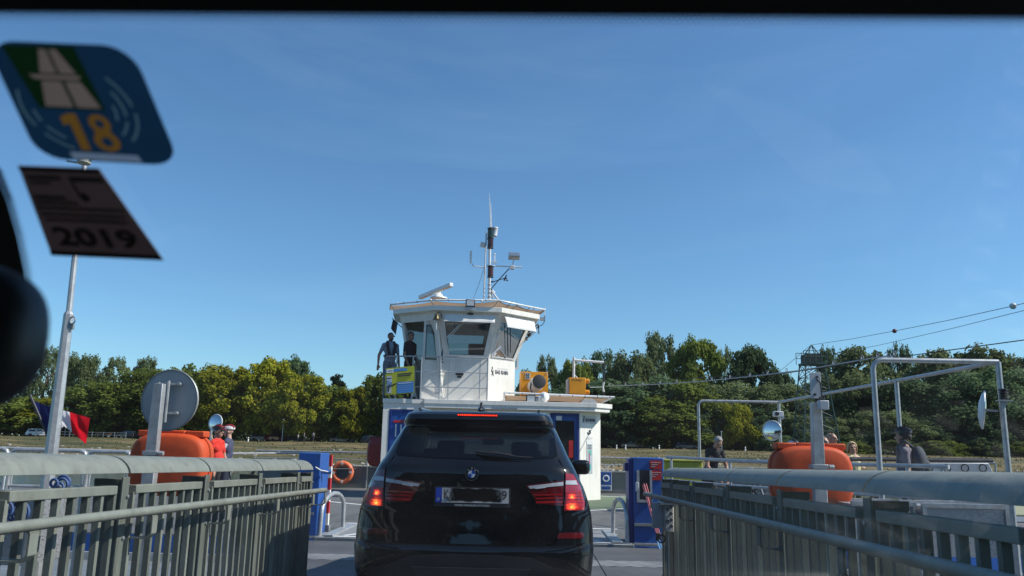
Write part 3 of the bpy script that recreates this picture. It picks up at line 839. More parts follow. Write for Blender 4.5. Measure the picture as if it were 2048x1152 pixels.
# sloping column in front of the doorway (corner post of the raked upper wall)
MB().prism([o_s[0] + V(-.02, -.01, .0), o_s[0] + V(.16, -.01, 0), o_t[0] + V(.02, -.005, -.02), o_t[0] + V(-.28, .20, -.02)], (0, .06, 0)).build('corner_post', white, wh, False)
# the open door leaf
hd = V(WX - .62 + .02, WY - 1.21, zb); w_d = .62
dd = V(-.86, -.10, 0).normalized() * w_d
dn = V(dd.y, -dd.x, 0).normalized()
dfr = MB()
fD = lambda u, z: hd + dd * u + V(0, 0, z)
H_ = 2.2
def dpiece(u0, u1, za, zb_, m_=dfr): m_.prism([fD(u0, za), fD(u1, za), fD(u1, zb_), fD(u0, zb_)], V(0, .045, 0))
dpiece(0, 1, .02, 1.12); dpiece(0, .12, 1.12, H_); dpiece(.88, 1, 1.12, H_); dpiece(.12, .88, H_ - .12, H_)
dr_ = dfr.build('door', white, wh, False)
MB().add([fD(.12, 1.12) + V(0, .02, 0), fD(.88, 1.12) + V(0, .02, 0), fD(.88, H_ - .12) + V(0, .02, 0), fD(.12, H_ - .12) + V(0, .02, 0)], [(0, 1, 2, 3)]).build('door_pane', wh_glass, dr_, False)
for pa, pb_ in (((.12, 1.12), (.88, 1.12)), ((.88, 1.12), (.88, H_ - .12)), ((.88, H_ - .12), (.12, H_ - .12)), ((.12, H_ - .12), (.12, 1.12))):
    MB().tube([fD(*pa) - V(0, .004, 0), fD(*pb_) - V(0, .004, 0)], .012, 5).build('door_seal', fr_dark, dr_)
MB().obox(fD(.3, .25) - V(0, .004, 0), (.12, .012, .18)).build('notice', plg, dr_)
MB().tube([fD(.05, 1.05) - V(0, .04, 0), fD(.18, 1.05) - V(0, .04, 0)], .013).build('door_handle', dark_metal, dr_)
# interior: floor, ceiling, console, chair back
floor_m = mat('cabin_floor', (.10, .10, .10), .7)
MB().prism(octo(.6, 1.4, zb + .01), (0, 0, .02)).build('cabin_floor', floor_m, wh)
MB().prism([p + V(0, 0, -.045) for p in octo(.86, 1.88, zt)], (0, 0, .04)).build('ceiling', mat('ceiling_beige', (.42, .40, .34), .8), wh)
MB().box((WX - .55, WY - 1.0, zb + .03), (WX + .75, WY - .6, zs - .12)).build('console', mat('console_grey', (.09, .095, .10), .6), wh, bevel=.03)
MB().box((WX + .1, WY - .1, zb + .5), (WX + .6, WY + .02, zs + .55)).build('chair_back', black, wh, bevel=.05)
MB().obox((WX + .1, WY - .7, zt - .22), (.9, .3, .26)).build('overhead_panel', dark_metal, wh, bevel=.03)
# roof slab
rt = octo(.93, 2.12, zt + .001)
roofw = MB().prism(rt, (0, 0, .14)).build('roof', white, wh, False, bevel=.01)
MB().prism(octo(.9, 1.99, zt - .03), (0, 0, .03)).build('soffit', white, wh, False)
MB().obox((WX + .06, WY - 1.62, zt - .06), (.17, .1, .06)).build('soffit_lamp', dark_metal, wh, bevel=.02)
# white canvas blinds over front and right windows
for i, (v0, v1, u0, u1, o1) in enumerate(((.95, .82, .10, .94, .16), (.97, .78, .10, 1.0, .22))):
    bl, br, tr, tl = o_s[i], o_s[i + 1], o_t[i + 1], o_t[i]
    f = lambda u, v: (bl.lerp(br, u)).lerp(tl.lerp(tr, u), v)
    n = (br - bl).cross(tl - bl).normalized()
    def fb(u, v): 
        uu = u0 + (u1 - u0) * u; vv = v0 + (v1 - v0) * v
        return f(uu, vv) + n * (.08 + (o1 if i else .14) * v + .012 * math.sin(u * 17 + v * 3) * v)
    t = thing('sun_blind', ['white canvas blind half lowered over the wheelhouse front window', 'white canvas blind tilted out over the wheelhouse right window'][i], 'blind', tuple(f(.5, .9) + n * .1), group='canvas blinds of the wheelhouse')
    bl_ = MB().grid(fb, 18, 6).build('canvas', cloth_white, t)
    m = bl_.modifiers.new('thick', 'SOLIDIFY'); m.thickness = .006
    MB().tube([fb(-.02, 0), fb(1.02, 0)], .016, 8).build('top_rod', white_metal, t)
    MB().tube([fb(-.01, 1), fb(1.01, 1)], .012, 8).build('bottom_rod', white_metal, t)
    for e_ in (0, 1):
        MB().tube([fb(e_, 1), f(u0 if e_ == 0 else u1, .5) + n * .03], .011, 6).build('stay', white_metal, t)
# tan shade sail over the roof on a pipe ring
ss = thing('shade_sail', 'tan shade sail stretched on a pipe ring above the wheelhouse roof', 'shade sail', (WX, WY, zt + .15))
ring_pts = [P(783, 613, 23.2), P(860, 602, 21.9), P(985, 600, 21.9), P(1025, 607, 22.2), P(1090, 617, 23.2)]
rr = [Vector(p) for p in ring_pts] + [V(WX + 2.25, WY + .9, 5.5), V(WX + 1, WY + 1.8, 5.55), V(WX - 1, WY + 1.8, 5.55), V(WX - 2.3, WY + .9, 5.5)]
MB().tube(rr + [rr[0]], .024, 8).build('pipe_ring', white_metal, ss)
cc = V(WX, WY, zt + .26)
def sail(u, v):
    k = u * len(rr); i = int(k) % len(rr); fr_ = k - int(k)
    p = rr[i].lerp(rr[(i + 1) % len(rr)], fr_)
    r_ = 1 - v
    q_ = cc.lerp(p, r_)
    q_.z = cc.z + (p.z - cc.z) * r_ ** 1.3 - .03 - .05 * math.sin(PI * fr_) * r_ + .01 * math.sin(31 * u) * r_
    return q_
sl_ = MB().grid(sail, 63, 8).build('canvas', tan, ss)
for k in range(30):
    p = sail(k / 30, 0) ; p2 = rr[int(k / 30 * len(rr)) % len(rr)].lerp(rr[(int(k / 30 * len(rr)) + 1) % len(rr)], k / 30 * len(rr) % 1)
    MB().torus(p2, .028, .007, (rr[1] - rr[0]), 8, 4).build('tie', black, ss)
for pa, pb_ in (((783, 613, 23.2), (795, 632, 23.4)), ((850, 604, 22), (862, 617, 22.2)), ((985, 600, 21.95), (975, 617, 22.2)), ((1010, 605, 22.1), (1000, 620, 22.4)), ((1025, 607, 22.2), (1012, 622, 22.5)), ((1055, 612, 22.7), (1048, 626, 22.9)), ((1066, 613, 22.9), (1060, 628, 23.0))):
    MB().tube([P(*pa), P(*pb_)], .016, 6).build('strut', white_metal, ss)
for k, p in enumerate((P(795, 611, 23), P(850, 602, 22), P(951, 602, 21.9))):
    MB().ell(p, .035, 8, 6).build('knob', white_metal, ss)

# guard rail with posts on the deckhouse roof in front of the wheelhouse
gr = thing('guard_rail', 'grey three-bar guard rail in front of the wheelhouse door', 'guard rail', (-3, 22.1, z1 + .13))
Yg = 22.2
pts = [P(766, 723, 22.35), P(836, 717, Yg), P(872, 715, Yg), P(966, 716, Yg)]
zt_ = P(900, 715, Yg).z
xs_ = [pts[0].x, pts[1].x, pts[2].x, pts[3].x]
for h in (zt_, zt_ - .42, zt_ - .84):
    top = h == zt_
    MB().tube([(xs_[0], 22.5, h), (xs_[1], Yg, h), (xs_[3], Yg, h), (xs_[3] + .03, 22.62, h)], .021 if top else .014, 8).build('rail', galv, gr)
for x, y in ((xs_[0] + .30, 22.4), (xs_[0] + .75, 22.28), (xs_[1] - .02, Yg), (xs_[2], Yg), (xs_[3], Yg), (xs_[3] + .03, 22.6)):
    MB().tube([(x, y, z1 + .12), (x, y, zt_)], .02, 8).build('post', galv, gr)
# big yellow-green notice board hung on the guard rail
nbz = thing('notice_board', 'yellow-green and blue notice board hung on the rail below the two men', 'notice board', tuple(P(792, 797, 22.2)))
ul = P(764, 739, 22.2); ur = P(820.5, 733, 22.2); lr = P(819.5, 787, 22.2); ll = P(762, 791, 22.2)
fb = lambda u, v, o=0: (ll.lerp(lr, u)).lerp(ul.lerp(ur, u), v) + V(0, -o, 0)
def brd(nm, u0, u1, v0, v1, m, o, par=None): return MB().prism([fb(u0, v0, o), fb(u1, v0, o), fb(u1, v1, o), fb(u0, v1, o)], (0, .004, 0)).build(nm, m, par or nbz, False)
lime = mat('board_lime', (.34, .38, .025), .45, 0, .06); skyb = mat('board_blue', (.05, .20, .50), .45, 0, .06)
bd = brd('board', 0, 1, 0, 1, lime, .0)
brd('header_band', .0, .74, .85, .95, skyb, .005, bd); brd('white_tab', .04, .27, .82, .95, white_metal, .0095, bd)
brd('blue_field', .41, .98, .03, .44, skyb, .005, bd)
for k in range(2): brd('print', .42, .92 - .05 * k, .72 - .07 * k, .76 - .07 * k, MATS['ink'], .005, bd)
for k in range(3): brd('print', .42, .88 - .08 * k, .60 - .06 * k, .612 - .06 * k, mat('board_olive', (.2, .22, .02), .6), .005, bd)
for k in range(4): brd('print', .44, .92 - .04 * k, .36 - .07 * k, .368 - .07 * k, mat('board_pale', (.3, .42, .6), .6), .0095, bd)
brd('print', .44, .9, .385, .40, white_metal, .0095, bd)
brd('print', .09, .25, .875, .905, MATS['ink'], .013, bd)
ph = brd('phone_picture', .05, .22, .05, .70, mat('phone_grey', (.42, .45, .52), .4), .006, bd)
brd('print', .06, .21, .60, .625, MATS['ink'], .0105, ph)
MB().tube([fb(.06, .30, .013), fb(.16, .33, .013), fb(.3, .36, .013), fb(.38, .40, .013)], .016, 5).build('hand_picture', dark_metal, bd)
MB().tube([fb(.12, .12, .013), fb(.14, .28, .013)], .02, 5).build('hand_picture', dark_metal, bd)
for k, rr_ in enumerate((.05, .085, .12)):
    MB().torus(fb(.24, .52, .008), rr_, .008, (0, 1, 0), 10, 4, PI * .5, PI).build('wave_mark', skyb, bd)

# ship's bell, little black flags, side lamp stack at the right
bl = thing('ship_bell', 'small dark brass bell hanging beside the open wheelhouse door', 'bell', tuple(P(862, 645, 22.0)))
c = P(862, 637, 22.0)
MB().lathe([(.01, .11), (.05, .1), (.06, .03), (.085, -.04), (.11, -.06), (.10, -.062)], c, (0, 0, 1), 16).build('bell', mat('bronze', (.14, .11, .06), .4, .8), bl)
MB().tube([c + V(0, 0, .1), c + V(.05, 0, .16), c + V(.13, 0, .1), c + V(.14, .1, 0)], .012, 6).build('bracket', dark_metal, bl)
MB().tube([c - V(0, 0, .06), c - V(0, 0, .35)], .012, 6).build('pull_rope', cloth_white, bl)
for (px, py, dx, lab) in ((783, 640, 1, 'small dark pennant on the left edge of the wheelhouse roof'), (1079, 652, -1, 'small dark pennant on the right edge of the wheelhouse roof')):
    t = thing('pennant', lab, 'flag', tuple(P(px, py + 30, 23.3)), group='dark pennants at the wheelhouse')
    if dx > 0:
        fl_ = MB().grid(lambda u, v: P(788 + 9 * u - 4 * v, 641 + 8 * u + 19 * v + 5 * u * v, 23.3 + .05 * math.sin(5 * u)), 6, 5)
        MB().tube([P(786, 640, 23.3), P(812, 664, 23.3)], .014, 6).build('staff', dark_metal, t)
    else:
        fl_ = MB().grid(lambda u, v: P(1076 + 3 * u, 646 + 18 * v + 4 * u, 23.3 + .05 * math.sin(5 * v)), 4, 5)
        MB().tube([P(1075, 648, 23.3), P(1050, 672, 23.3)], .018, 6).build('staff', galvd, t)
    fl_.build('cloth', mat('dark_cloth', (.03, .035, .045), .8), t)
t = thing('side_antenna', 'thin white whip antenna on a bracket at the right end of the wheelhouse roof', 'antenna', tuple(P(1086, 640, 23.4)))
MB().tube([P(1091, 611, 23.4), P(1091, 630, 23.4)], .011, 6).build('whip', white_metal, t)
MB().tube([P(1091, 629, 23.4), P(1091, 640, 23.4), P(1086, 648, 23.4), P(1078, 651, 23.4)], .012, 6).build('cable', black, t)
MB().obox(P(1086, 636, 23.4), (.13, .08, .1)).build('bracket', galv, t)
t = thing('navigation_lamp_rack', 'cluster of lamps and struts on the right flank of the wheelhouse', 'lamp rack', tuple(P(1050, 700, 23.9)))
for a_, b_, r_ in (((1080, 645), (1050, 672), .02), ((1078, 652), (1046, 690), .018), ((1070, 652), (1052, 668), .03)):
    MB().tube([P(*a_, 23.6), P(*b_, 23.9)], r_, 7).build('strut', galv, t)
for px, py in ((1062, 668), (1055, 676), (1070, 658)):
    MB().lathe([(.04, -.06), (.06, -.05), (.06, .05), (.04, .06)], P(px, py, 23.7), (0, 0, 1), 12).build('lamp', dark_metal, t)
t = thing('side_door', 'white framed side door standing open behind the wheelhouse right wall', 'door', tuple(P(1040, 735, 24.6)))
a = P(1031, 738, 24.6); b = P(1048, 690, 24.6)
MB().box((a.x, 24.6, a.z), (a.x + .03, 24.64, b.z + .4)).build('stile', white_metal, t); MB().box((b.x - .05, 24.6, a.z), (b.x, 24.64, b.z + .5)).build('stile', white_metal, t)
MB().box((a.x + .03, 24.6, a.z), (b.x - .05, 24.64, a.z + .06)).build('rail', white_metal, t)
MB().add([(a.x + .03, 24.62, a.z + .06), (b.x - .05, 24.62, a.z + .06), (b.x - .05, 24.62, b.z + .5), (a.x + .03, 24.62, b.z + .4)], [(0, 1, 2, 3)]).build('pane', wh_glass, t, False)

# ------------------------------------------------------------------ radar and mast
rd = thing('radar', 'white bar radar scanner on the left of the wheelhouse roof', 'radar', tuple(P(878, 600, 23.6)))
c = P(880, 597, 23.6)
MB().lathe([(.26, -.04), (.25, .0), (.14, .03), (.1, .1), (.07, .12)], c, (0, 0, 1), 20).build('gearbox', white_metal, rd)
MB().lathe([(.06, .1), (.05, .22)], c, (0, 0, 1), 14).build('turning_unit', white_metal, rd)
a = P(848, 598, 24.2); b = P(897, 571, 22.6)
MB().bar(a, b, .13, .12).build('scanner', white_metal, rd, bevel=.02)
ms = thing('signal_mast', 'white signal mast with lanterns and aerials on the wheelhouse roof', 'mast', (-1.2, 23.9, 5.3))
Ym = 23.9
def mp_(px, py, dY=0): return P(px, py, Ym + dY)
MB().tube([mp_(983, 602), mp_(983.5, 545), mp_(984, 460)], .042, 10).build('mast_pole', white_metal, ms)
MB().tube([mp_(972, 598), mp_(977, 464)], .026, 8).build('thin_pole', white_metal, ms)
MB().tube([mp_(985, 458), mp_(983, 388)], [.022, .008], 7).build('whip_aerial', white_metal, ms)
MB().tube([mp_(987, 458), mp_(986, 405)], [.016, .007], 7).build('whip_aerial', white_metal, ms)
def lantern(px, py, m, h=.30):
    c = mp_(px, py, -.16)
    l_ = MB().lathe([(.10, -h / 2 - .02), (.10, -h / 2), (.085, -h / 2 + .01), (.085, h / 2 - .01), (.10, h / 2), (.10, h / 2 + .03), (.04, h / 2 + .06)], c, (0, 0, 1), 14).build('lantern', black, ms)
    MB().lathe([(.09, -h / 2 + .04), (.09, h / 2 - .04)], c, (0, 0, 1), 14).build('lens', m, l_)
lantern(984, 468, mat('lens_green', (.008, .04, .028), .15)); lantern(984, 486, mat('lens_red', (.045, .008, .008), .15)); lantern(984, 544, mat('lens_amber', (.08, .022, .01), .15))
MB().lathe([(.07, -.13), (.09, -.12), (.085, .1), (.10, .13), (.09, .15)], mp_(993, 464, -.1), (.12, 0, 1), 16).build('gps_dome', white_metal, ms)
MB().obox(mp_(970, 490), (.16, .14, .14), Matrix.Rotation(.3, 3, 'Y')).build('camera_box', white_metal, ms, bevel=.015)
MB().tube([V(mp_(946, 515).x, Ym, mp_(945, 503).z), V(mp_(946, 515).x, Ym, mp_(947, 527).z)], .036, 10).build('rod_aerial', white_metal, ms)
MB().tube([mp_(947, 526), mp_(951, 533), mp_(975, 535)], .018, 7).build('aerial_arm', white_metal, ms)
MB().tube([mp_(978, 531), mp_(1049, 533)], .02, 7).build('yardarm', white_metal, ms)
MB().obox(mp_(993, 524), (.14, .06, .05)).build('bracket', white_metal, ms)
MB().tube([mp_(993.5, 508), mp_(993.5, 522)], .02, 7).build('sensor', white_metal, ms)
MB().ell(mp_(993.5, 508), (.035, .035, .03), 8, 6).build('sensor', white_metal, ms)
c = mp_(1032.5, 511)
sp = MB().tube([c - V(.17, 0, 0), c + V(.17, 0, 0)], .115, 16).build('searchlight', mat('lamp_steel', (.5, .51, .52), .3, .8), ms, angle=40)
MB().tube([mp_(1032, 519), mp_(1029, 533)], .02, 7).build('searchlight_stem', white_metal, ms)
MB().obox(mp_(1029, 534), (.14, .1, .12)).build('searchlight_base', plg, ms, bevel=.01)
MB().tube([mp_(1023, 536), mp_(1005, 556), mp_(988, 576), mp_(986, 590)], .017, 6).build('cable', black, ms)
MB().tube([mp_(987, 565), mp_(1000, 560), mp_(1013, 556)], .013, 6).build('wind_vane_arm', black, ms)
MB().obox(mp_(990, 563), (.12, .03, .03)).build('wind_vane_mount', black, ms)
MB().tube([mp_(1012, 560), mp_(1018, 549)], .02, 6).build('wind_vane', black, ms)
for px, py in ((1014, 559), (1019, 560), (1017, 556)):
    MB().ell(mp_(px, py), .03, 8, 6).build('cup', black, ms)
MB().tube([mp_(988, 582), mp_(1000, 598)], .028, 7).build('stay_leg', white_metal, ms)
MB().tube([mp_(986, 584), mp_(995, 599, .5)], .02, 7).build('stay_leg', white_metal, ms)
MB().tube([mp_(985, 583), mp_(990, 580), mp_(994, 586)], .022, 7).build('stay_bend', white_metal, ms)
MB().tube([mp_(973, 534), mp_(962, 570), mp_(951, 598)], .007, 5).build('rigging_wire', galvd, ms)
for py in (570, 578, 586, 594):
    MB().torus(mp_(983, py), .05, .012, (0, 0, 1), 10, 5).build('clamp', galvd, ms)
# ------------------------------------------------------------------ blue gate posts, hoops, life ring
gl = thing('gate_post', 'plain bright blue steel gate post at the left end of the ramp', 'gate post', (-3.4, 12.9, 0))
MB().box((-3.59, 12.67, .02), (-3.24, 13.2, 1.26)).build('column', blue, gl, bevel=.012)
MB().box((-3.62, 12.665, .001), (-3.2, 13.22, .022)).build('base_plate', galv, gl)
MB().box((-3.58, 12.65, .33), (-3.3, 12.668, .37)).build('lip', galvd, gl)
MB().tube([(-3.22, 12.75, .98), (-3.10, 12.8, .97)], .035, 10).build('bolt_sleeve', blue, gl)
MB().tube([(-3.30, 12.6, 1.05), (-3.22, 12.62, 1.0), (-3.12, 12.68, .98)], .012, 6).build('tie_rope', cloth_white, gl)
gr_ = thing('gate_post', 'blue gate post with red notices at the right end of the ramp', 'gate post', (1.8, 12.9, 0))
MB().box((1.62, 12.72, .0), (2.08, 13.25, 1.29)).build('column', blue, gr_, bevel=.012)
MB().box((1.55, 12.8, .0), (1.618, 13.2, 1.27)).build('side_plate', navy, gr_)
MB().box((1.5, 12.9, 1.08), (1.55, 13.1, 1.2)).build('hinge', navy, gr_)
sx0, sx1, sz0, sz1 = 1.70, 1.86, .66, 1.10
MB().box((sx0, 12.700, sz0), (sx1, 12.718, sz1)).build('slot', black, gr_, False)
for bx in (((sx0 - .04, 12.68, sz0 - .04), (sx0, 12.717, sz1)), ((sx1, 12.68, sz0 - .04), (sx1 + .035, 12.717, sz1)), ((sx0, 12.68, sz0 - .04), (sx1, 12.717, sz0))):
    MB().box(*bx).build('slot_frame', galv, gr_)
for (za, zb_) in ((1.12, 1.25), (.955, 1.10)):
    s_ = MB().box((1.865, 12.70, za), (2.05, 12.716, zb_)).build('red_notice', red, gr_)
    for k in range(3):
        MB().box((1.885, 12.696, zb_ - .035 - .03 * k), (2.03 - .04 * k, 12.6995, zb_ - .028 - .03 * k)).build('print', line_white, s_, False)
MB().box((1.64, 12.66, .78), (1.685, 12.716, .92)).build('lock_plate', plg, gr_, bevel=.006)
MB().box((1.62, 12.69, .27), (2.06, 12.716, .31)).build('lip', galvd, gr_)
MB().box((1.60, 12.68, .001), (2.1, 13.27, .02)).build('base_plate', galv, gr_)
# pink elastic cords with a shackle
pk = mat('pink_cord', (.62, .16, .18), .6, 0, .25, 60)
cdn = thing('cord_tackle', 'pink elastic cords with a metal shackle hanging at the right blue post', 'tackle', (1.93, 12.4, .1))
for k in range(4):
    a = V(1.745 + .018 * k, 12.66, .88 + .02 * (k % 2)); b = V(1.915 + .016 * k, 12.45, .18)
    MB().tube([a, a.lerp(b, .5) + V(0, -.03, -.01), b], .0085, 6).build('cord', pk, cdn)
MB().box((1.90, 12.42, .09), (1.985, 12.47, .20)).build('pulley_block', dark_metal, cdn, bevel=.015)
MB().tube([(1.94, 12.44, .1), (1.955, 12.4, .02), (1.975, 12.36, -.04)], .026, 8).build('shackle', chrome, cdn)
# bent tube hoops
def hoop(a, b, h, label):
    a = Vector(a); b = Vector(b)
    t = thing('tube_hoop', label, 'hoop', tuple((a + b) / 2), group='galvanised tube hoops at the boarding plate')
    d = b - a; pts = [a, a + V(0, 0, h * .55) + d * .02]
    for k in range(9):
        th = PI * k / 8
        pts.append(a + d * (.5 - .48 * math.cos(th)) + V(0, 0, h * .58 + h * .42 * math.sin(th)))
    pts += [b + V(0, 0, h * .55) - d * .02, b]
    MB().tube(pts, .034, 12).build('tube', galv, t, angle=60)
    for p in (a, b):
        MB().box((p.x - .07, p.y - .07, .001), (p.x + .07, p.y + .07, .016)).build('foot_plate', galv, t, bevel=.003)
hoop((-3.2, 12.72, .0), (-3.12, 13.95, 0), .62, 'silver bent tube hoop in front of the left blue post')
hoop((1.52, 12.78, .0), (1.42, 13.95, 0), .62, 'silver bent tube hoop beside the right blue post')
# striped barrier arms folded up
for (x, y, lab) in ((P(659, 950, 13.3).x, 13.3, 'red and white striped barrier arm folded up behind the left blue post'), (P(1262, 950, 13.3).x, 13.3, 'red and white striped barrier arm folded up behind the right blue post')):
    t = thing('barrier_arm', lab, 'barrier', (x, y, 0))
    for k in range(6):
        MB().box((x - .02, y, .12 + .185 * k), (x + .022, y + .08, .12 + .185 * (k + 1) - .002)).build('stripe', (red, white)[(k + 1) % 2] if x < 0 else (white, red)[k % 2], t)
    MB().box((x - .04, y - .02, 0), (x + .045, y + .1, .118)).build('pivot', galvd, t)
# life ring on the bulwark
lr_ = thing('life_ring', 'orange life ring hung on the far bulwark left of the car', 'life ring', (-6.05, 26.5, .12))
MB().torus((-6.05, 26.5, .49), .285, .085, (0, 1, 0), 32, 12).build('ring', ring_orange, lr_)
for k in range(4):
    th = PI / 2 * k + .05
    MB().torus((-6.05 + .285 * math.cos(th), 26.5, .49 + .285 * math.sin(th)), .09, .006, (-math.sin(th), 0, math.cos(th)), 16, 4).build('grab_strap', cloth_white, lr_)
    MB().box((-6.05 + .285 * math.cos(th) - .035, 26.40, .49 + .285 * math.sin(th) - .035), (-6.05 + .285 * math.cos(th) + .035, 26.42, .49 + .285 * math.sin(th) + .035)).build('patch', cloth_white, lr_)
MB().tube([(-6.35, 26.42, .6), (-5.6, 26.42, .62)], .012, 6).build('holder_bar', galv, lr_)

# ------------------------------------------------------------------ orange life-ring housings (lidded), sign posts with mirrors
def housing(c, m, label, a=.44, b=.345, dep=.15, face=-1, name='life_ring_housing'):
    c = Vector(c)
    t = thing(name, label, 'housing', (c.x, c.y, c.z - b))
    mb = MB(); N = 40
    prof = [(.0, .0, -dep), (.5, .5, -dep), (.82, .82, -dep * .97), (.90, .90, -dep * .88), (.945, .945, -dep * .66), (.965, .965, -dep * .3), (.97, .97, -.004), (1, 1, -.002), (1, 1, .05), (.97, .97, .06), (.97, .97, .12), (.6, .6, .16), (0, 0, .165)]
    vs = []
    for (s, _, h) in prof:
        for k in range(N):
            th = 2 * PI * k / N
            cx, cz = math.cos(th), math.sin(th)
            e = 2 / 3.3
            vs.append((c.x + max(s, .001) * a * math.copysign(abs(cx) ** e, cx), c.y + h, c.z + max(s, .001) * b * math.copysign(abs(cz) ** e, cz)))
    fs = [(i * N + k, i * N + (k + 1) % N, (i + 1) * N + (k + 1) % N, (i + 1) * N + k) for i in range(len(prof) - 1) for k in range(N)]
    mb.add(vs, fs).build('shell', m, t, angle=50)
    w_ = a * .84
    for (u0, u1, dz) in ((-1, -.42, 0), (-.415, .42, .004), (.425, 1, 0)):
        MB().box((c.x + u0 * w_, c.y - dep * .45, c.z + b * .84 + dz), (c.x + u1 * w_ - .003, c.y + .10, c.z + b * 1.04 + dz)).build('hinge', m, t, bevel=.012)
    return t
housing((-3.93, 8.9, 1.16), orange, 'orange life ring housing behind the post with the big round mirror back')
housing((3.03, 8.9, 1.16), orange, 'orange life ring housing behind the plain grey post right of the ramp')
housing((-4.22, 22.8, 1.2), dark_red, 'dark red life ring housing on the left wall of the white deckhouse', .34, .40, .2)

def sign_post(x, y, label, htop, name='support_post'):
    t = thing(name, label, 'post', (x, y, -.31))
    MB().add(*([(x - .07, y - .05, -.31), (x + .055, y - .05, -.31), (x + .055, y + .05, -.31), (x - .07, y + .05, -.31),
              (x - .07, y - .05, 1.28), (x + .055, y - .05, 1.28), (x + .055, y + .05, 1.28), (x - .07, y + .05, 1.28)],
              [(0, 3, 2, 1), (4, 5, 6, 7), (0, 1, 5, 4), (1, 2, 6, 5), (2, 3, 7, 6), (3, 0, 4, 7)])).build('lower_post', galv, t, bevel=.006)
    MB().add([(x - .063, y - .045, 1.285), (x + .05, y - .045, 1.285), (x + .05, y + .045, 1.285), (x - .063, y + .045, 1.285),
              (x - .048, y - .045, htop), (x + .048, y - .045, htop), (x + .048, y + .045, htop), (x - .048, y + .045, htop)],
             [(0, 3, 2, 1), (4, 5, 6, 7), (0, 1, 5, 4), (1, 2, 6, 5), (2, 3, 7, 6), (3, 0, 4, 7)]).build('upper_post', galv, t, bevel=.006)
    MB().box((x - .085, y - .06, 1.258), (x + .075, y + .06, 1.302)).build('clamp', galv, t, bevel=.004)
    MB().lathe([(.022, 0), (.022, .05)], (x + .085, y - .05, 1.28), (1, 0, 0), 8).build('bolt', galv, t)
    return t
pL = sign_post(-3.93, 8.45, 'tapered galvanised post carrying the big round mirror back', 2.0)
pR = sign_post(2.965, 8.45, 'tapered galvanised post topped by a drilled plate and junction box', 1.93)
# the mirror seen from behind
mr = thing('traffic_mirror', 'large round grey traffic mirror seen from behind above the left orange housing', 'mirror', (-3.84, 8.6, 1.5))
mback = mat('mirror_back', (.42, .42, .41), .55, .1, .14, 3)
MB().lathe([(.325, .0), (.328, .015), (.325, .03), (.30, .03), (.2, .075), (0, .09)], (-3.90, 8.64, 1.84), (.12, .99, .0), 48).build('dish', mback, mr, angle=50)
MB().torus((-3.90, 8.645, 1.84), .322, .012, (.12, .99, 0), 48, 6).build('rim', galvd, mr)
for dz in (.17, -.14):
    MB().box((-4.03, 8.565, 1.84 + dz - .012), (-3.77, 8.585, 1.84 + dz + .012)).build('clamp_bar', galv, mr)
    for dx in (-.1, .0, .12):
        MB().lathe([(.018, 0), (.018, .05)], (-3.90 + dx, 8.55, 1.84 + dz), (0, 1, 0), 8).build('bolt', galv, mr)
MB().tube([(-3.875, 8.53, 1.6), (-3.875, 8.53, 2.04)], .017, 8).build('carrier_tube', galv, mr)
MB().box((-4.07, 8.6, 1.74), (-3.97, 8.605, 1.77)).build('maker_label', dark_metal, mr)
# plate and box on the right post
MB().box((2.905, 8.40, 1.97), (3.015, 8.412, 2.235)).build('drilled_plate', plg, pR, bevel=.003)
for dz in (2.01, 2.19):
    MB().lathe([(.013, 0), (.013, .012)], (2.945 + .03 * (dz > 2.1), 8.40, dz), (0, -1, 0), 8).build('bolt', dark_metal, pR)
MB().tube([(2.975, 8.40, 2.17), (3.005, 8.38, 2.12), (3.01, 8.38, 1.95)], .008, 6).build('cable', black, pR)
MB().box((2.955, 8.30, 1.85), (3.05, 8.386, 1.945)).build('junction_box', plg, pR, bevel=.008)
for dx in (.02, .06):
    MB().tube([(2.955 + dx, 8.34, 1.945), (2.955 + dx, 8.34, 1.985)], .009, 6).build('cable_gland', dark_metal, pR)
# grey box with round holes at the end of the right railing
bx = thing('terminal_box', 'pale metal box with round holes at the end of the right railing', 'box', (1.3, 7.7, 0))
a = P(1331, 1064, 7.6); b = P(1347, 1008, 7.6); c = P(1304, 1060, 7.75)
MB().box((b.x - .078, 7.6, a.z), (b.x, 7.8, b.z - .02)).build('perforated_cover', mat('beige_metal', (.62, .60, .54), .5), bx, bevel=.006)
MB().box((c.x, 7.72, a.z + .02), (b.x - .081, 7.76, b.z)).build('back_plate', plg, bx)
MB().box((b.x - .12, 7.58, b.z - .012), (b.x + .01, 7.8, b.z + .012)).build('lid', mat('beige_metal', (.4, .4, .4)), bx, bevel=.005)
for k in range(4):
    for j in range(2):
        if (k + j) % 2 or j: MB().torus((b.x - .058 + .036 * j, 7.597, a.z + .04 + .055 * k + .015 * j), .011, .004, (0, 1, 0), 12, 4).build('hole_rim', dark_metal, bx)
MB().tube([(b.x - .04, 7.7, a.z), (b.x - .04, 7.7, zr(7.7))], .012, 8).build('conduit', galvd, bx)
MB().torus((b.x - .10, 7.7, a.z - .07), .035, .008, (0, 1, 0), 16, 5).build('cable_loop', black, bx)

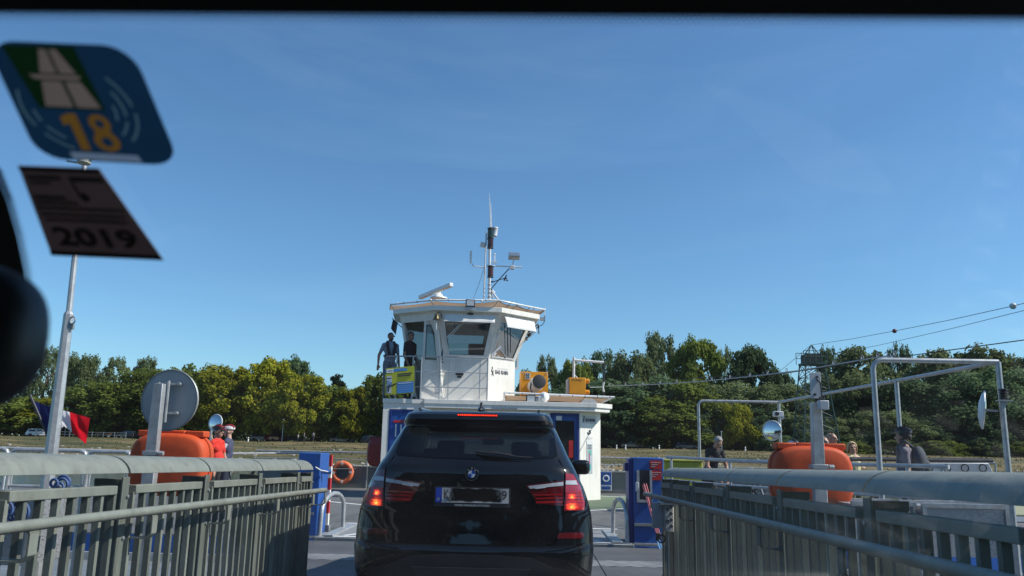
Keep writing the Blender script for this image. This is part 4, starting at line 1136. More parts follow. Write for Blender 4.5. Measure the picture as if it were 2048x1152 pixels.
# ------------------------------------------------------------------ flagpole-like lamp mast and French flag
lm = thing('lamp_mast', 'tall stepped galvanised lamp mast at the far left', 'mast', (-4.44, 7.5, -.31))
MB().tube([(-4.44, 7.5, -.31), (-4.44, 7.5, 1.3), (-4.445, 7.5, 2.58)], [.066, .058, .045], 8).build('lower_tube', galv, lm, angle=20)
MB().tube([(-4.445, 7.5, 2.58), (-4.445, 7.5, 2.61)], [.046, .03], 8).build('collar', galv, lm)
MB().tube([(-4.445, 7.5, 2.6), (-4.48, 7.5, 4.08)], [.029, .025], 10).build('upper_tube', galv, lm)
MB().torus((-4.385, 7.47, 2.52), .035, .007, (.3, 1, 0), 14, 5).build('ring', galvd, lm)
MB().obox((-4.39, 7.48, 2.46), (.04, .03, .05)).build('pulley', galvd, lm)
c = V(-4.49, 7.5, 4.1)
MB().lathe([(.05, 0), (.065, .01), (.065, .11), (.02, .13)], c, (0, 0, 1), 14).build('lamp_head', mat('lamp_cream', (.55, .53, .42), .5), lm)
MB().tube([c + V(-.03, 0, .01), c + V(-.17, 0, .03), c + V(-.18, 0, .08)], .012, 6).build('sensor_arm', chrome, lm)
MB().obox(c + V(.07, 0, .07), (.06, .05, .03)).build('cap', black, lm)
fgt = thing('flag', 'French tricolour fluttering behind the lamp mast at the far left', 'flag', tuple(P(97, 915, 15.5)))
top = [(64, 800), (88, 809), (118, 818), (142, 825), (180, 836)]
bot = [(97, 873), (112, 868), (128, 852), (146, 866), (172, 888)]
def lerp_l(l, u):
    k = u * (len(l) - 1); i = min(int(k), len(l) - 2); f = k - i
    return l[i][0] + (l[i+1][0] - l[i][0]) * f, l[i][1] + (l[i+1][1] - l[i][1]) * f
def flg(u, v):
    a = lerp_l(top, u); b = lerp_l(bot, u)
    px = a[0] + (b[0] - a[0]) * v; py = a[1] + (b[1] - a[1]) * v
    return P(px, py, 15.5 + .16 * math.sin(u * 8 + v * 2.5) * (.2 + u) + .08 * math.sin(u * 17 - v * 4) * u)
fcols = (film('flag_blue', (.010, .018, .10), .45), film('flag_white', (.80, .80, .82), .45), film('flag_red', (.60, .010, .022), .45))
for k, (u0, u1) in enumerate(((.0, .43), (.43, .72), (.72, 1.0))):
    MB().grid(lambda u, v: flg(u0 + (u1 - u0) * u, v), 12, 14).build('cloth', fcols[k], fgt)
MB().grid(lambda u, v: flg(.045 * u - .005, v) + V(0, -.012, 0), 2, 12).build('hoist_band', fcols[1], fgt)
MB().tube([P(60, 790, 15.5), P(97, 876, 15.5), P(101, 900, 15.5)], .025, 8).build('staff', dark_metal, fgt)
MB().tube([P(101, 900, 15.5), V(P(101, 900, 15.5).x, 15.5, 0)], .022, 8).build('staff', galv, fgt)

# ------------------------------------------------------------------ walkway frame on the right
wf = thing('walkway_frame', 'silver tube portal frame over the pedestrian walkway on the right', 'frame', (5.2, 15, 0))
def fp(px, py, Y, z=None):
    p = P(px, py, Y)
    return p if z is None else V(p.x, p.y, z)
def bent(a, b, r0=.10):
    """upright from a to its top, bent over towards b"""
    d = (b - a); h = V(d.x, d.y, 0); h.normalize()
    pts = [V(a.x, a.y, 0), V(a.x, a.y, a.z - r0)]
    for k in range(1, 6):
        th = PI / 2 * k / 6
        pts.append(V(a.x, a.y, a.z - r0) + h * r0 * (1 - math.cos(th)) + V(0, 0, r0 * math.sin(th)))
    pts += [a + h * r0, b]
    return pts
Zf = 2.62
n1 = V(4.45, 10.5, Zf); n2 = V(6.06, 10.5, Zf); f1_ = V(4.15, 20, Zf); f2_ = V(6.12, 20, Zf); m2 = V(6.09, 13.5, Zf)
MB().tube(bent(n1, n2, .13), .034, 12).build('near_hoop', galv, wf, angle=60)
MB().tube(bent(f1_, f2_, .13), .034, 10).build('far_hoop', galv, wf, angle=60)
MB().tube([n2, m2, f2_], .03, 10).build('side_beam', galv, wf)
for p in (n2, m2, f2_):
    MB().tube([V(p.x, p.y, -.3), p + V(0, 0, -.0)], .036, 10).build('upright', galv, wf)
t = thing('deck_camera', 'small white camera box on the far upright of the walkway frame', 'camera', tuple(P(1556, 838, 19.9)))
c = P(1556, 828, 19.85)
MB().obox(c, (.22, .16, .13)).build('case', white_metal, t, bevel=.012)
MB().lathe([(.045, 0), (.045, .07)], c + V(-.06, -.08, 0), (0, -1, 0), 12).build('lens_hood', dark_metal, t)
MB().obox(c + V(.09, 0, -.09), (.09, .09, .07)).build('mount', galv, t)
mirror_m = mat('mirror_glass', (.55, .57, .58), .08, 1, .06)
def round_mirror(c, r, n, post, label, group=None):
    c = Vector(c); n = Vector(n).normalized()
    t = thing('round_mirror', label, 'mirror', (c.x, c.y, c.z - r), group=group)
    prof = [(r * math.sin(k / 10 * .9) / math.sin(.9), .35 * r * (math.cos(k / 10 * .9) - math.cos(.9))) for k in range(10, -1, -1)]
    MB().lathe(prof, c, n, 32).build('mirror_face', mirror_m, t, angle=60)
    MB().torus(c, r, r * .06, n, 36, 8).build('rim', white_metal, t)
    MB().lathe([(r * .98, -.005), (r * .9, -.03), (r * .4, -.06), (0, -.065)], c, n, 24).build('back_shell', white_metal, t)
    if post: MB().tube([c - n * .05, Vector(post)], .016, 6).build('bracket', galv, t)
    return t
round_mirror(P(431, 845, 17.6), .175, (-.35, -1, .12), (P(421, 852, 17.8)), 'small round mirror on a thin post above the red-shirted cyclist')
t = thing('mirror_post', 'thin post carrying the small round mirror behind the left orange housing', 'post', tuple(V(P(419, 900, 17.8).x, 17.8, 0)))
x_ = P(419, 900, 17.8).x
MB().tube([(x_, 17.8, 0), (x_, 17.8, P(419, 850, 17.8).z)], .026, 8).build('tube', galv, t)
MB().lathe([(.07, 0), (.07, .02)], (x_, 17.8, 0), (0, 0, 1), 12).build('foot', galv, t)
round_mirror(P(1544, 861, 19.8), .235, (-.7, -.8, .05), P(1559, 864, 19.95), 'round convex mirror on the far upright of the walkway frame')
round_mirror(P(1967, 820, 10.6), .235, (.87, -.465, -.13), P(1996, 822, 10.5), 'white-rimmed round mirror seen edge-on at the near upright of the walkway frame')
t = thing('mast_speaker', 'dark stacked beacon on a bracket at the near right upright of the walkway frame', 'beacon', tuple(P(2006, 830, 10.4)))
c = P(2007, 787, 10.35)
for k in range(4):
    MB().lathe([(.035, 0), (.055, .008), (.055, .024), (.035, .032)], c + V(0, 0, -.075 + .035 * k), (0, 0, 1), 14).build('louvre', black, t)
MB().obox(c + V(.0, 0, -.09), (.17, .1, .012)).build('shelf', galv, t)
MB().prism([c + V(-.05, 0, -.1), c + V(.05, 0, -.1), c + V(-.04, 0, -.25)], (0, .02, 0)).build('bracket', galv, t)

# ------------------------------------------------------------------ gangway block, yellow deck locker, mesh crates, ropes, mooring barge
gw = thing('gangway', 'grey folded gangway with side panels behind the right railing', 'gangway', tuple(V(P(1910, 935, 13.8).x, 13.8, 0)))
a = P(1838, 926, 13.8); b = P(1975, 926, 13.8)
MB().prism([(a.x, 13.8, .5), (b.x + .35, 13.8, .5), (b.x + .02, 13.8, b.z), (a.x, 13.8, a.z)], (0, .06, 0)).build('side_panel', plg, gw, bevel=.01)
MB().tube([P(1700, 918, 13.9), P(1985, 921, 13.9)], .035, 8).build('tube', dark_metal, gw)
for k in range(4):
    p = P(1858 + 36 * k, 936, 13.77)
    MB().torus(p, .06, .01, (0, 1, 0), 14, 5).build('ring', dark_metal, gw)
    MB().box((p.x + .14, 13.76, .6), (p.x + .17, 13.8, 1.1)).build('rib', galvd, gw)
lk = thing('deck_locker', 'low yellow-green locker beyond the right railing', 'locker', tuple(V(P(1375, 925, 19).x, 19, 0)))
a = P(1330, 922, 19); b = P(1405, 924, 19)
ylw = mat('locker_yellow', (.35, .36, .03), .6)
MB().box((a.x, 19, 0), (b.x, 19.7, b.z)).build('body', ylw, lk, bevel=.02)
MB().box((a.x - .02, 18.97, b.z + .002), (b.x + .02, 19.73, b.z + .04)).build('lid', ylw, lk, bevel=.012)
def mesh_m():
    m = bpy.data.materials.new('wire_mesh'); m.use_nodes = True
    t = m.node_tree; N = t.nodes; b = N['Principled BSDF']; b.inputs['Base Color'].default_value = (.4, .41, .42, 1); b.inputs['Metallic'].default_value = .5; b.inputs['Roughness'].default_value = .5
    tr = N.new('ShaderNodeBsdfTransparent'); ms_ = N.new('ShaderNodeMixShader'); bk = N.new('ShaderNodeTexVoronoi'); bk.inputs['Scale'].default_value = 75
    tcn = N.new('ShaderNodeTexCoord'); gt_ = N.new('ShaderNodeMath'); gt_.operation = 'LESS_THAN'; gt_.inputs[1].default_value = .32
    t.links.new(tcn.outputs['Object'], bk.inputs[0]); t.links.new(bk.outputs['Distance'], gt_.inputs[0]); t.links.new(gt_.outputs[0], ms_.inputs[0])
    t.links.new(b.outputs[0], ms_.inputs[1]); t.links.new(tr.outputs[0], ms_.inputs[2]); t.links.new(ms_.outputs[0], N['Material Output'].inputs[0])
    return m
wm = mesh_m()
for i, (x, y, sx, sy, zt2, lab) in enumerate(((-4.9, 6.2, .62, .5, 1.0, 'grey perforated steel crate seen through the left railing nearest the camera'), (-4.15, 6.6, .6, .5, .98, 'grey perforated steel crate left of the lamp mast foot'),
                                          (3.55, 8.6, .6, .5, .95, 'grey perforated steel crate beside the right orange housing'), (4.3, 8.5, .8, .5, .95, 'wide grey perforated steel crate seen under the right railing cap'))):
    t = thing('mesh_crate', lab, 'crate', (x, y, -.31), group='perforated crates on the pontoons')
    MB().box((x - sx / 2, y - sy / 2, .45), (x + sx / 2, y + sy / 2, zt2 - .03)).build('mesh_panel', wm, t, False)
    for dx in (-1, 1):
        for dy in (-1, 1):
            MB().box((x + dx * sx / 2 - .02, y + dy * sy / 2 - .02, -.31), (x + dx * sx / 2 + .02, y + dy * sy / 2 + .02, zt2)).build('leg', galv, t)
    for dy in (-1, 1):
        MB().box((x - sx / 2, y + dy * sy / 2 - .021, zt2 - .04), (x + sx / 2, y + dy * sy / 2 + .021, zt2 + .002)).build('edge_bar', galv, t)
rope_m = mat('blue_rope', (.05, .10, .24), .7, 0, .5, 40)
for i, (x, y, z) in enumerate(((P(18, 1018, 5.9).x, 5.9, P(18, 1018, 5.9).z), (P(113, 968, 6.2).x, 6.2, P(113, 968, 6.2).z))):
    t = thing('rope_coil', ['coil of blue mooring rope low behind the left railing', 'blue mooring rope hung up beside the lamp mast'][i], 'rope', (x, y, z - .15))
    for k in range(5):
        MB().torus((x + rnd.uniform(-.03, .03), y + .03 * k, z + rnd.uniform(-.03, .03)), (.055, .03)[i] + .006 * k, .011, (.2 * rnd.random(), 1, .2 * rnd.random()), 22, 6).build('turn', rope_m, t)
brg = thing('mooring_barge', 'low blue barge with an olive deck seen through the right railing', 'barge', (12.5, 19.5, WZ))
a = P(1885, 1018, 18.5); b = P(2075, 1060, 18.5)
MB().box((a.x, 18.5, WZ - .2), (b.x + 4, 22, .1)).build('hull', blue, brg, bevel=.03)
MB().box((a.x + .05, 18.55, .1), (b.x + 3.9, 21.9, .16)).build('deck_plate', mat('olive_deck', (.26, .27, .16), .8), brg)
MB().box((a.x, 18.46, .02), (b.x + 4, 18.5, .12)).build('rubbing_strake', white_metal, brg)

# ------------------------------------------------------------------ overhead cables and pylon
cb = thing('supply_cable', 'pale festooned power cable rising from the gantry towards the upper right', 'cable', tuple(P(1218, 772, 24.2)))
pa = [P(1218, 772, 24.1), P(1310, 768.5, 22.3), P(1400, 763, 20.6), P(1500, 753, 18.8), P(1600, 741, 17.2), P(1745, 716, 15), P(1790, 711, 14.4)]
MB().tube(pa, .013, 6).build('cable', mat('cable_grey', (.45, .47, .47), .5), cb)
for k in range(17):
    u = k / 16 * (len(pa) - 1); i = min(int(u), len(pa) - 2); p = pa[i].lerp(pa[i + 1], u - i)
    MB().torus(p + V(0, 0, .045), .035, .008, (1, .2, 0), 10, 5).build('hanger', galv, cb)
MB().tube([P(1545, 750, 19), P(1720, 725, 17), P(1850, 707, 15.6), P(2048, 680, 14), P(2300, 645, 12)], .010, 6).build('carrier_wire', black, cb)
MB().tube([P(1390, 755, 21.5), P(1545, 750, 19)], .010, 6).build('carrier_wire', black, cb)
py = thing('lattice_pylon', 'green lattice cable pylon standing in front of the right-hand trees', 'pylon', tuple(P(1632, 878, 118)))
Yp = 118
gpm = mat('pylon_green', (.03, .075, .06), .6)
b0 = P(1632, 890, Yp); t0 = P(1624, 730, Yp); pk_ = P(1623, 690, Yp)
hb, ht = 2.7, 1.35
def leg(sx, sy, u):
    c_ = V(b0.x, Yp, .6).lerp(V(t0.x, Yp, t0.z), u); h = hb + (ht - hb) * u
    return c_ + V(sx * h, sy * h, 0)
NS = 7
for sx, sy in ((-1, -1), (1, -1), (1, 1), (-1, 1)):
    MB().tube([leg(sx, sy, 0), leg(sx, sy, 1)], .11, 5).build('leg', gpm, py)
for k in range(NS):
    m = MB(); u0, u1 = k / NS, (k + 1) / NS
    cs = [(-1, -1), (1, -1), (1, 1), (-1, 1)]
    for i in range(4):
        p, q_ = cs[i], cs[(i + 1) % 4]
        m.tube([leg(*p, u0), leg(*q_, u1)], .05, 4); m.tube([leg(*q_, u0), leg(*p, u1)], .05, 4); m.tube([leg(*p, u1), leg(*q_, u1)], .05, 4)
    m.build('bracing', gpm, py)
MB().box((t0.x - 1.5, Yp - 1.5, t0.z), (t0.x + 1.5, Yp + 1.5, t0.z + .25)).build('platform', gpm, py)
MB().box((t0.x - 1.2, Yp - 1.2, t0.z + .25), (t0.x + 1.2, Yp + 1.2, t0.z + 1.5)).build('machine_house', mat('pylon_dark', (.012, .024, .022), .6), py)
for k in range(5):
    for s in (-1, 1):
        MB().tube([(t0.x - 1.7 + .85 * k, Yp + 1.7 * s, t0.z + .2), (t0.x - 1.7 + .85 * k, Yp + 1.7 * s, t0.z + 1.9)], .05, 4).build('guard_post', gpm, py)
for s in (-1, 1):
    for dz in (1.1, 1.9):
        MB().tube([(t0.x - 1.7, Yp + 1.7 * s, t0.z + dz), (t0.x + 1.7, Yp + 1.7 * s, t0.z + dz)], .05, 4).build('guard_rail', gpm, py)
for sx in (-1, 1):
    for sy in (-1, 1):
        MB().tube([(t0.x + sx * .8, Yp + sy * .8, t0.z + 1.5), pk_], .08, 4).build('peak_leg', gpm, py)
MB().tube([pk_ - V(.4, 0, 1.3), pk_ - V(-.4, 0, 1.3)], .06, 4).build('peak_tie', gpm, py)
wr = thing('span_wire', 'thin upper span wire with two marker balls running from the pylon top', 'wire', tuple(pk_))
wp = [P(1622, 690, Yp), P(1700, 678.5, 106), P(1789, 662, 94), P(1900, 640, 80), P(2026, 612, 66), P(2200, 570, 50)]
wire_m = mat('wire_dark', (.06, .065, .07), .5)
MB().tube(wp, .03, 5).build('wire', wire_m, wr)
MB().ell(wp[2], .26, 14, 10).build('marker_ball', mat('ball_red', (.12, .02, .02), .5), wr)
MB().ell(wp[4], .27, 14, 10).build('marker_ball', mat('ball_white', (.5, .52, .52), .5), wr)
wr2 = thing('span_wire', 'thin lower span wire without marker balls behind the pylon', 'wire', tuple(P(1655, 706, 118)))
MB().tube([P(1645, 712, 118), P(1760, 690, 100), P(1900, 658, 80), P(2048, 621, 64), P(2200, 580, 50)], .026, 5).build('wire', wire_m, wr2)
wr3 = thing('span_wire', 'short back stay wire sloping down left from the pylon top', 'wire', tuple(P(1560, 740, 126)))
MB().tube([P(1622, 690, 118), P(1565, 738, 124), P(1530, 766, 128)], .03, 5).build('wire', wire_m, wr3)
# ------------------------------------------------------------------ the black car ahead
paint = mat('black_car_paint', (.003, .0035, .005), .35, 0, .2, 30, coat=1.0, spec=.05)
trim = mat('black_trim', (.012, .012, .013), .5, 0, .15, 20, .05, 200)
car_in = mat('car_interior', (.012, .012, .013), .85)
tint = glass('tinted_glass', (.065, .08, .085), .07)
clear = glass('car_windscreen_glass', (.72, .78, .76), .08)
WT = [(.26, .86), (.34, .90), (.446, .925), (.593, .940), (.667, .943), (.764, .942), (.91, .928), (.974, .912), (1.04, .892), (1.11, .866), (1.2, .822), (1.27, .79), (1.35, .745), (1.43, .708), (1.54, .648), (1.585, .626), (1.615, .612), (1.645, .592), (1.668, .555), (1.684, .44), (1.692, .22)]
YR = [(.26, .16), (.34, .08), (.42, .025), (.5, .0), (.64, .0), (.67, .012), (.685, .045), (.75, .055), (.9, .075), (1.05, .09), (1.2, .095), (1.245, .10), (1.275, .125), (1.31, .17), (1.42, .265), (1.545, .375), (1.555, .375), (1.575, .30), (1.60, .275), (1.635, .28), (1.655, .33), (1.668, .48), (1.684, .95), (1.692, 1.4)]
YF = [(.26, 4.45), (.4, 4.58), (.6, 4.62), (.8, 4.6), (.95, 4.5), (1.0, 4.3), (1.04, 3.95), (1.08, 3.62), (1.2, 3.32), (1.4, 2.88), (1.58, 2.5), (1.64, 2.3), (1.668, 2.1), (1.684, 1.9), (1.692, 1.7)]
WT, YR, YF = [[(z + max(0, z - 1.3) * .10, q) for z, q in T] for T in (WT, YR, YF)]
def tab(T, z):
    if z <= T[0][0]: return T[0][1]
    for (a, b), (c, d) in zip(T[:-1], T[1:]):
        if z <= c: return b + (d - b) * (z - a) / (c - a)
    return T[-1][1]
def rear_y(x, z):
    s = min(1, abs(x) / tab(WT, z)); cr_ = .34 if z < 1.6 else .25
    return tab(YR, z) + cr_ * (1 - max(0, 1 - s ** 4.4) ** .28)
BX, BY, BZ = -.425, 6.3, 0.0
car = thing('black_car', 'black compact off-road car with brake lights on, driving onto the ferry', 'car', (BX, BY, BZ), world=False)
zs_ = sorted(set([z for z, _ in WT] + [z for z, _ in YR] + [z for z, _ in YF] + [.7, .83, 1.15, 1.38, 1.48, 1.5]))
nr, nsd, nf = 28, 26, 14
rows = []
for z in zs_:
    wz = tab(WT, z); loop = []
    for i in range(nr + 1):                                  # rear, from right (+x) to left
        th = PI / 2 - PI * i / nr
        x = wz * math.copysign(abs(math.sin(th)) ** .5, math.sin(th))
        loop.append((x, rear_y(x, z)))
    yb = rear_y(wz, z); yf = tab(YF, z); ff = .5 if z < 1 else .22
    for i in range(1, nsd):
        y = yb + (yf - ff - yb) * i / nsd
        loop.append((-wz * (1 - .07 * max(0, (y - 2.6) / 2.0) ** 2), y))
    wf_ = wz * (1 - .07 * max(0, (yf - ff - 2.6) / 2.0) ** 2)
    for i in range(nf + 1):
        th = -PI / 2 + PI * i / nf
        loop.append((wf_ * math.copysign(abs(math.sin(th)) ** .6, math.sin(th)), yf - ff + ff * abs(math.cos(th)) ** .6))
    for i in range(nsd - 1, 0, -1):
        y = yb + (yf - ff - yb) * i / nsd
        loop.append((wz * (1 - .07 * max(0, (y - 2.6) / 2.0) ** 2), y))
    rows.append([(x, y, z) for x, y in loop])
n_ = len(rows[0])
mb = MB(); body_f = []; vs = [p for r in rows for p in r]
WHY = (.98, 3.79)
for j in range(len(rows) - 1):
    for i in range(n_):
        k = (i + 1) % n_
        f = (j * n_ + i, j * n_ + k, (j + 1) * n_ + k, (j + 1) * n_ + i)
        c = [sum(vs[q][a] for q in f) / 4 for a in range(3)]
        if i < nr and 1.34 < c[2] < 1.55 and abs(c[0]) < .60: continue             # tailgate glass
        side = nr <= i < nr + nsd or i >= nr + nsd + nf
        if side and 1.16 < c[2] < 1.50 and .62 < c[1] < 2.9: continue               # side glass
        if nr + nsd <= i < nr + nsd + nf and 1.1 < c[2] < 1.56: continue            # windscreen
        if side and min(math.hypot(c[1] - wy, c[2] - .36) for wy in WHY) < .40: continue
        body_f.append(f)
body_f.append(tuple((len(rows) - 1) * n_ + i for i in range(n_)))
body_f.append(tuple(range(n_ - 1, -1, -1)))
mb.add(vs, body_f)
body = mb.build('body', paint, car, angle=38)
def patch(name, poly, m, off=.004, parent=None, th=.0, levels=2, label=None):
    """a piece that follows the rear surface; poly in (x, z)"""
    P_ = []
    for (a, b) in zip(poly, poly[1:] + poly[:1]):
        k = max(1, int(max(abs(b[0] - a[0]), abs(b[1] - a[1])) / .06))
        for i in range(k): P_.append((a[0] + (b[0] - a[0]) * i / k, a[1] + (b[1] - a[1]) * i / k))
    bm = bmesh.new()
    vv = [bm.verts.new((x, 0, z)) for x, z in P_]
    ed = [bm.edges.new((vv[i], vv[(i + 1) % len(vv)])) for i in range(len(vv))]
    bmesh.ops.triangle_fill(bm, edges=ed, use_beauty=True)
    for _ in range(levels):
        bmesh.ops.subdivide_edges(bm, edges=[e for e in bm.edges if e.calc_length() > .07], cuts=1, use_grid_fill=True)
    bmesh.ops.triangulate(bm, faces=bm.faces)
    for v in bm.verts: v.co.y = rear_y(v.co.x, v.co.z) - off
    if th:
        r_ = bmesh.ops.extrude_face_region(bm, geom=bm.faces[:])
        for v in [g for g in r_['geom'] if isinstance(g, bmesh.types.BMVert)]: v.co.y += th
    bmesh.ops.recalc_face_normals(bm, faces=bm.faces)
    me = bpy.data.meshes.new(name); bm.to_mesh(me); bm.free()
    me.shade_smooth(); me.set_sharp_from_angle(angle=R(40)); me.materials.append(m)
    o = bpy.data.objects.new(name, me); col.objects.link(o); o.parent = parent or car
    if label: o['label'] = label
    return o
mir = lambda pl: [(-x, z) for x, z in pl][::-1]
rg = patch('rear_window', [(-.655, 1.355), (-.62, 1.336), (-.3, 1.322), (0, 1.318), (.3, 1.322), (.62, 1.336), (.655, 1.355), (.625, 1.54), (.605, 1.568), (-.605, 1.568), (-.625, 1.54)], tint, .006)
# side and front glass
for s in (-1, 1):
    gm = MB()
    def gp_(u, v, s=s):
        z = 1.13 + .42 * v; y = .60 + (2.95 - .5 * v - .6 + .2 * v) * u + .12 * v
        return (s * (tab(WT, z) * (1 - .07 * max(0, (y - 2.6) / 2.0) ** 2) + .004), y, z)
    gm.grid(gp_, 12, 5).build('side_window', tint, car)
gm = MB()
def ws_(u, v):
    z = 1.09 + .50 * v; wz = tab(WT, z); th = -1.25 + 2.5 * u; yf = tab(YF, z)
    return (wz * math.copysign(abs(math.sin(th)) ** .6, math.sin(th)) * .99, yf - .22 + .22 * abs(math.cos(th)) ** .6 + .004, z)
gm.grid(ws_, 14, 6).build('windscreen', clear, car)
# interior
MB().box((-.80, .35, .42), (.80, 3.6, .5)).build('cabin_floor', car_in, car)
for x in (-.38, .38):
    MB().box((x - .26, 2.0, .9), (x + .26, 2.15, 1.28)).build('front_seat', car_in, car, bevel=.05)
    MB().box((x - .14, 2.02, 1.30), (x + .14, 2.12, 1.47)).build('headrest', car_in, car, bevel=.04)
MB().box((-.66, 1.05, .8), (.66, 1.25, 1.25)).build('rear_seat', car_in, car, bevel=.05)
for x in (-.42, .42):
    MB().box((x - .12, 1.08, 1.26), (x + .12, 1.18, 1.39)).build('headrest', car_in, car, bevel=.03)
MB().box((-.70, 3.0, .95), (.70, 3.6, 1.08)).build('dashboard', car_in, car, bevel=.04)
MB().obox((.02, 2.85, 1.47), (.24, .04, .075)).build('interior_mirror', car_in, car, bevel=.02)
MB().box((-.68, .4, .95), (.68, 1.0, 1.0)).build('parcel_shelf', car_in, car)
# tail lamps
lens_dk = mat('lens_dark_red', (.095, .004, .007), .12, 0, .2, 12, coat=1)
lens_rd = mat('lens_bright_red', (.28, .007, .010), .12, 0, .2, 14, coat=1)
lens_wh = mat('lens_clear', (.42, .44, .47), .12, 0, .1, 14, coat=1)
glow_r = mat('lamp_glow_red', (1.0, .04, .012), .3, 0, .3, 60, emit=1.7)
glow_o = mat('lamp_glow_orange', (1.0, .28, .03), .3, 0, .3, 60, emit=3.0)
def lamp_glow(s):
    m = bpy.data.materials.new('lamp_glow'); m.use_nodes = True
    t = m.node_tree; N = t.nodes; b = N['Principled BSDF']; b.inputs['Roughness'].default_value = .15; b.inputs['Base Color'].default_value = (.35, .01, .01, 1)
    tcn = N.new('ShaderNodeTexCoord')
    def bulb(x, z, r):
        mp_n = N.new('ShaderNodeMapping'); mp_n.inputs['Scale'].default_value = (1 / r, 0, 1.25 / r); mp_n.inputs['Location'].default_value = (-s * x / r, 0, -z * 1.25 / r)
        ln = N.new('ShaderNodeVectorMath'); ln.operation = 'LENGTH'; t.links.new(tcn.outputs['Object'], mp_n.inputs[0]); t.links.new(mp_n.outputs[0], ln.inputs[0])
        iv = N.new('ShaderNodeMapRange'); iv.inputs[1].default_value = 1; iv.inputs[2].default_value = 0; t.links.new(ln.outputs['Value'], iv.inputs[0])
        return iv.outputs[0]
    a, c_ = bulb(.762, .972, .075), bulb(.765, 1.045, .05)
    mxn = N.new('ShaderNodeMath'); mxn.operation = 'MAXIMUM'; t.links.new(a, mxn.inputs[0]); t.links.new(c_, mxn.inputs[1])
    vo = N.new('ShaderNodeTexVoronoi'); vo.inputs['Scale'].default_value = 85; t.links.new(tcn.outputs['Object'], vo.inputs[0])
    mu = N.new('ShaderNodeMath'); mu.operation = 'MULTIPLY_ADD'; mu.inputs[1].default_value = -.32; t.links.new(vo.outputs['Distance'], mu.inputs[0]); t.links.new(mxn.outputs[0], mu.inputs[2])
    rp = N.new('ShaderNodeValToRGB'); el = rp.color_ramp.elements
    el[0].position = 0; el[0].color = (.03, 0, 0, 1); el[1].position = .8; el[1].color = (3.2, 1.3, .22, 1)
    k = el.new(.25); k.color = (.5, .01, .008, 1); k = el.new(.5); k.color = (2.2, .2, .03, 1)
    t.links.new(mu.outputs[0], rp.inputs[0]); t.links.new(rp.outputs[0], b.inputs['Emission Color']); b.inputs['Emission Strength'].default_value = .6
    return m
outer = [(.715, 1.225), (.775, 1.215), (.81, 1.165), (.838, 1.115), (.868, 1.0), (.862, .945), (.70, .94), (.712, 1.10)]
inner = [(.405, 1.13), (.70, 1.168), (.692, .978), (.495, .99)]
for s in (1, -1):
    g = (lambda q: q) if s > 0 else mir
    ol = patch('tail_lamp', g(outer), lens_rd if s > 0 else lens_dk, .012, th=.012)
    il = patch('tail_lamp', g(inner), lens_dk, .012, th=.012)
    patch('clear_strip', g([(.715, 1.168), (.798, 1.168), (.812, 1.135), (.712, 1.138)]), lens_wh, .016, ol)
    patch('clear_strip', g([(.42, 1.122), (.695, 1.158), (.695, 1.130), (.435, 1.102)]), lens_wh, .016, il)
    patch('reflector_bowl', g([(.47, 1.110), (.56, 1.122), (.56, 1.112), (.478, 1.101)]), plg, .018, il)
    for (za, h) in ((1.062, .012), (1.035, .010), (1.008, .014)):
        patch('light_bar', g([(.46 + (1.1 - za) * .22, za), (.685, za + .006), (.685, za + .006 - h), (.465 + (1.1 - za) * .22, za - h)]), lens_rd, .016, il)
    patch('inner_lens', g([(.716, 1.085), (.835, 1.085), (.852, 1.0), (.848, .952), (.712, .950)]), lamp_glow(s), .0165, ol)
    for k in range(5):
        za = 1.075 - .024 * k
        patch('lens_rib', g([(.718, za), (.838 + .003 * k, za), (.838 + .003 * k, za - .004), (.718, za - .004)]), lens_dk, .0185, ol)
    patch('reflector', g([(.648, .738), (.662, .778), (.845, .782), (.86, .762), (.845, .738)]), lens_dk, .008, th=.008)
# tailgate seams and creases
seam = mat('panel_gap', (.001, .001, .001), 1.0, spec=0)
def seamline(pl, off=.0005, r=.003, m=seam, nm='panel_gap'):
    pts = []
    for (a, b) in zip(pl[:-1], pl[1:]):
        k = max(2, int(max(abs(b[0] - a[0]), abs(b[1] - a[1])) / .04))
        for i in range(k): pts.append((a[0] + (b[0] - a[0]) * i / k, a[1] + (b[1] - a[1]) * i / k))
    pts.append(pl[-1])
    MB().tube([(x, rear_y(x, z) - off, z) for x, z in pts], r, 6).build(nm, m, car)
for s in (-1, 1):
    seamline([(s * .66, 1.33), (s * .705, 1.24), (s * .703, .98), (s * .695, .80), (s * .66, .745), (s * .62, .70), (s * .55, .683)])
    seamline([(s * .86, .70), (s * .70, .66), (s * .55, .645)], .001, .003)
seamline([(-.55, .683), (0, .680), (.55, .683)])
patch('bumper_cladding', [(-.80, .50), (-.62, .53), (-.45, .60), (-.2, .615), (.2, .615), (.45, .60), (.62, .53), (.80, .50), (.80, .33), (-.80, .33)], trim, .006, th=.006)
patch('diffuser', [(-.45, .52), (.45, .52), (.38, .40), (-.38, .40)], mat('diffuser_grey', (.03, .03, .032), .45), .018, th=.012)
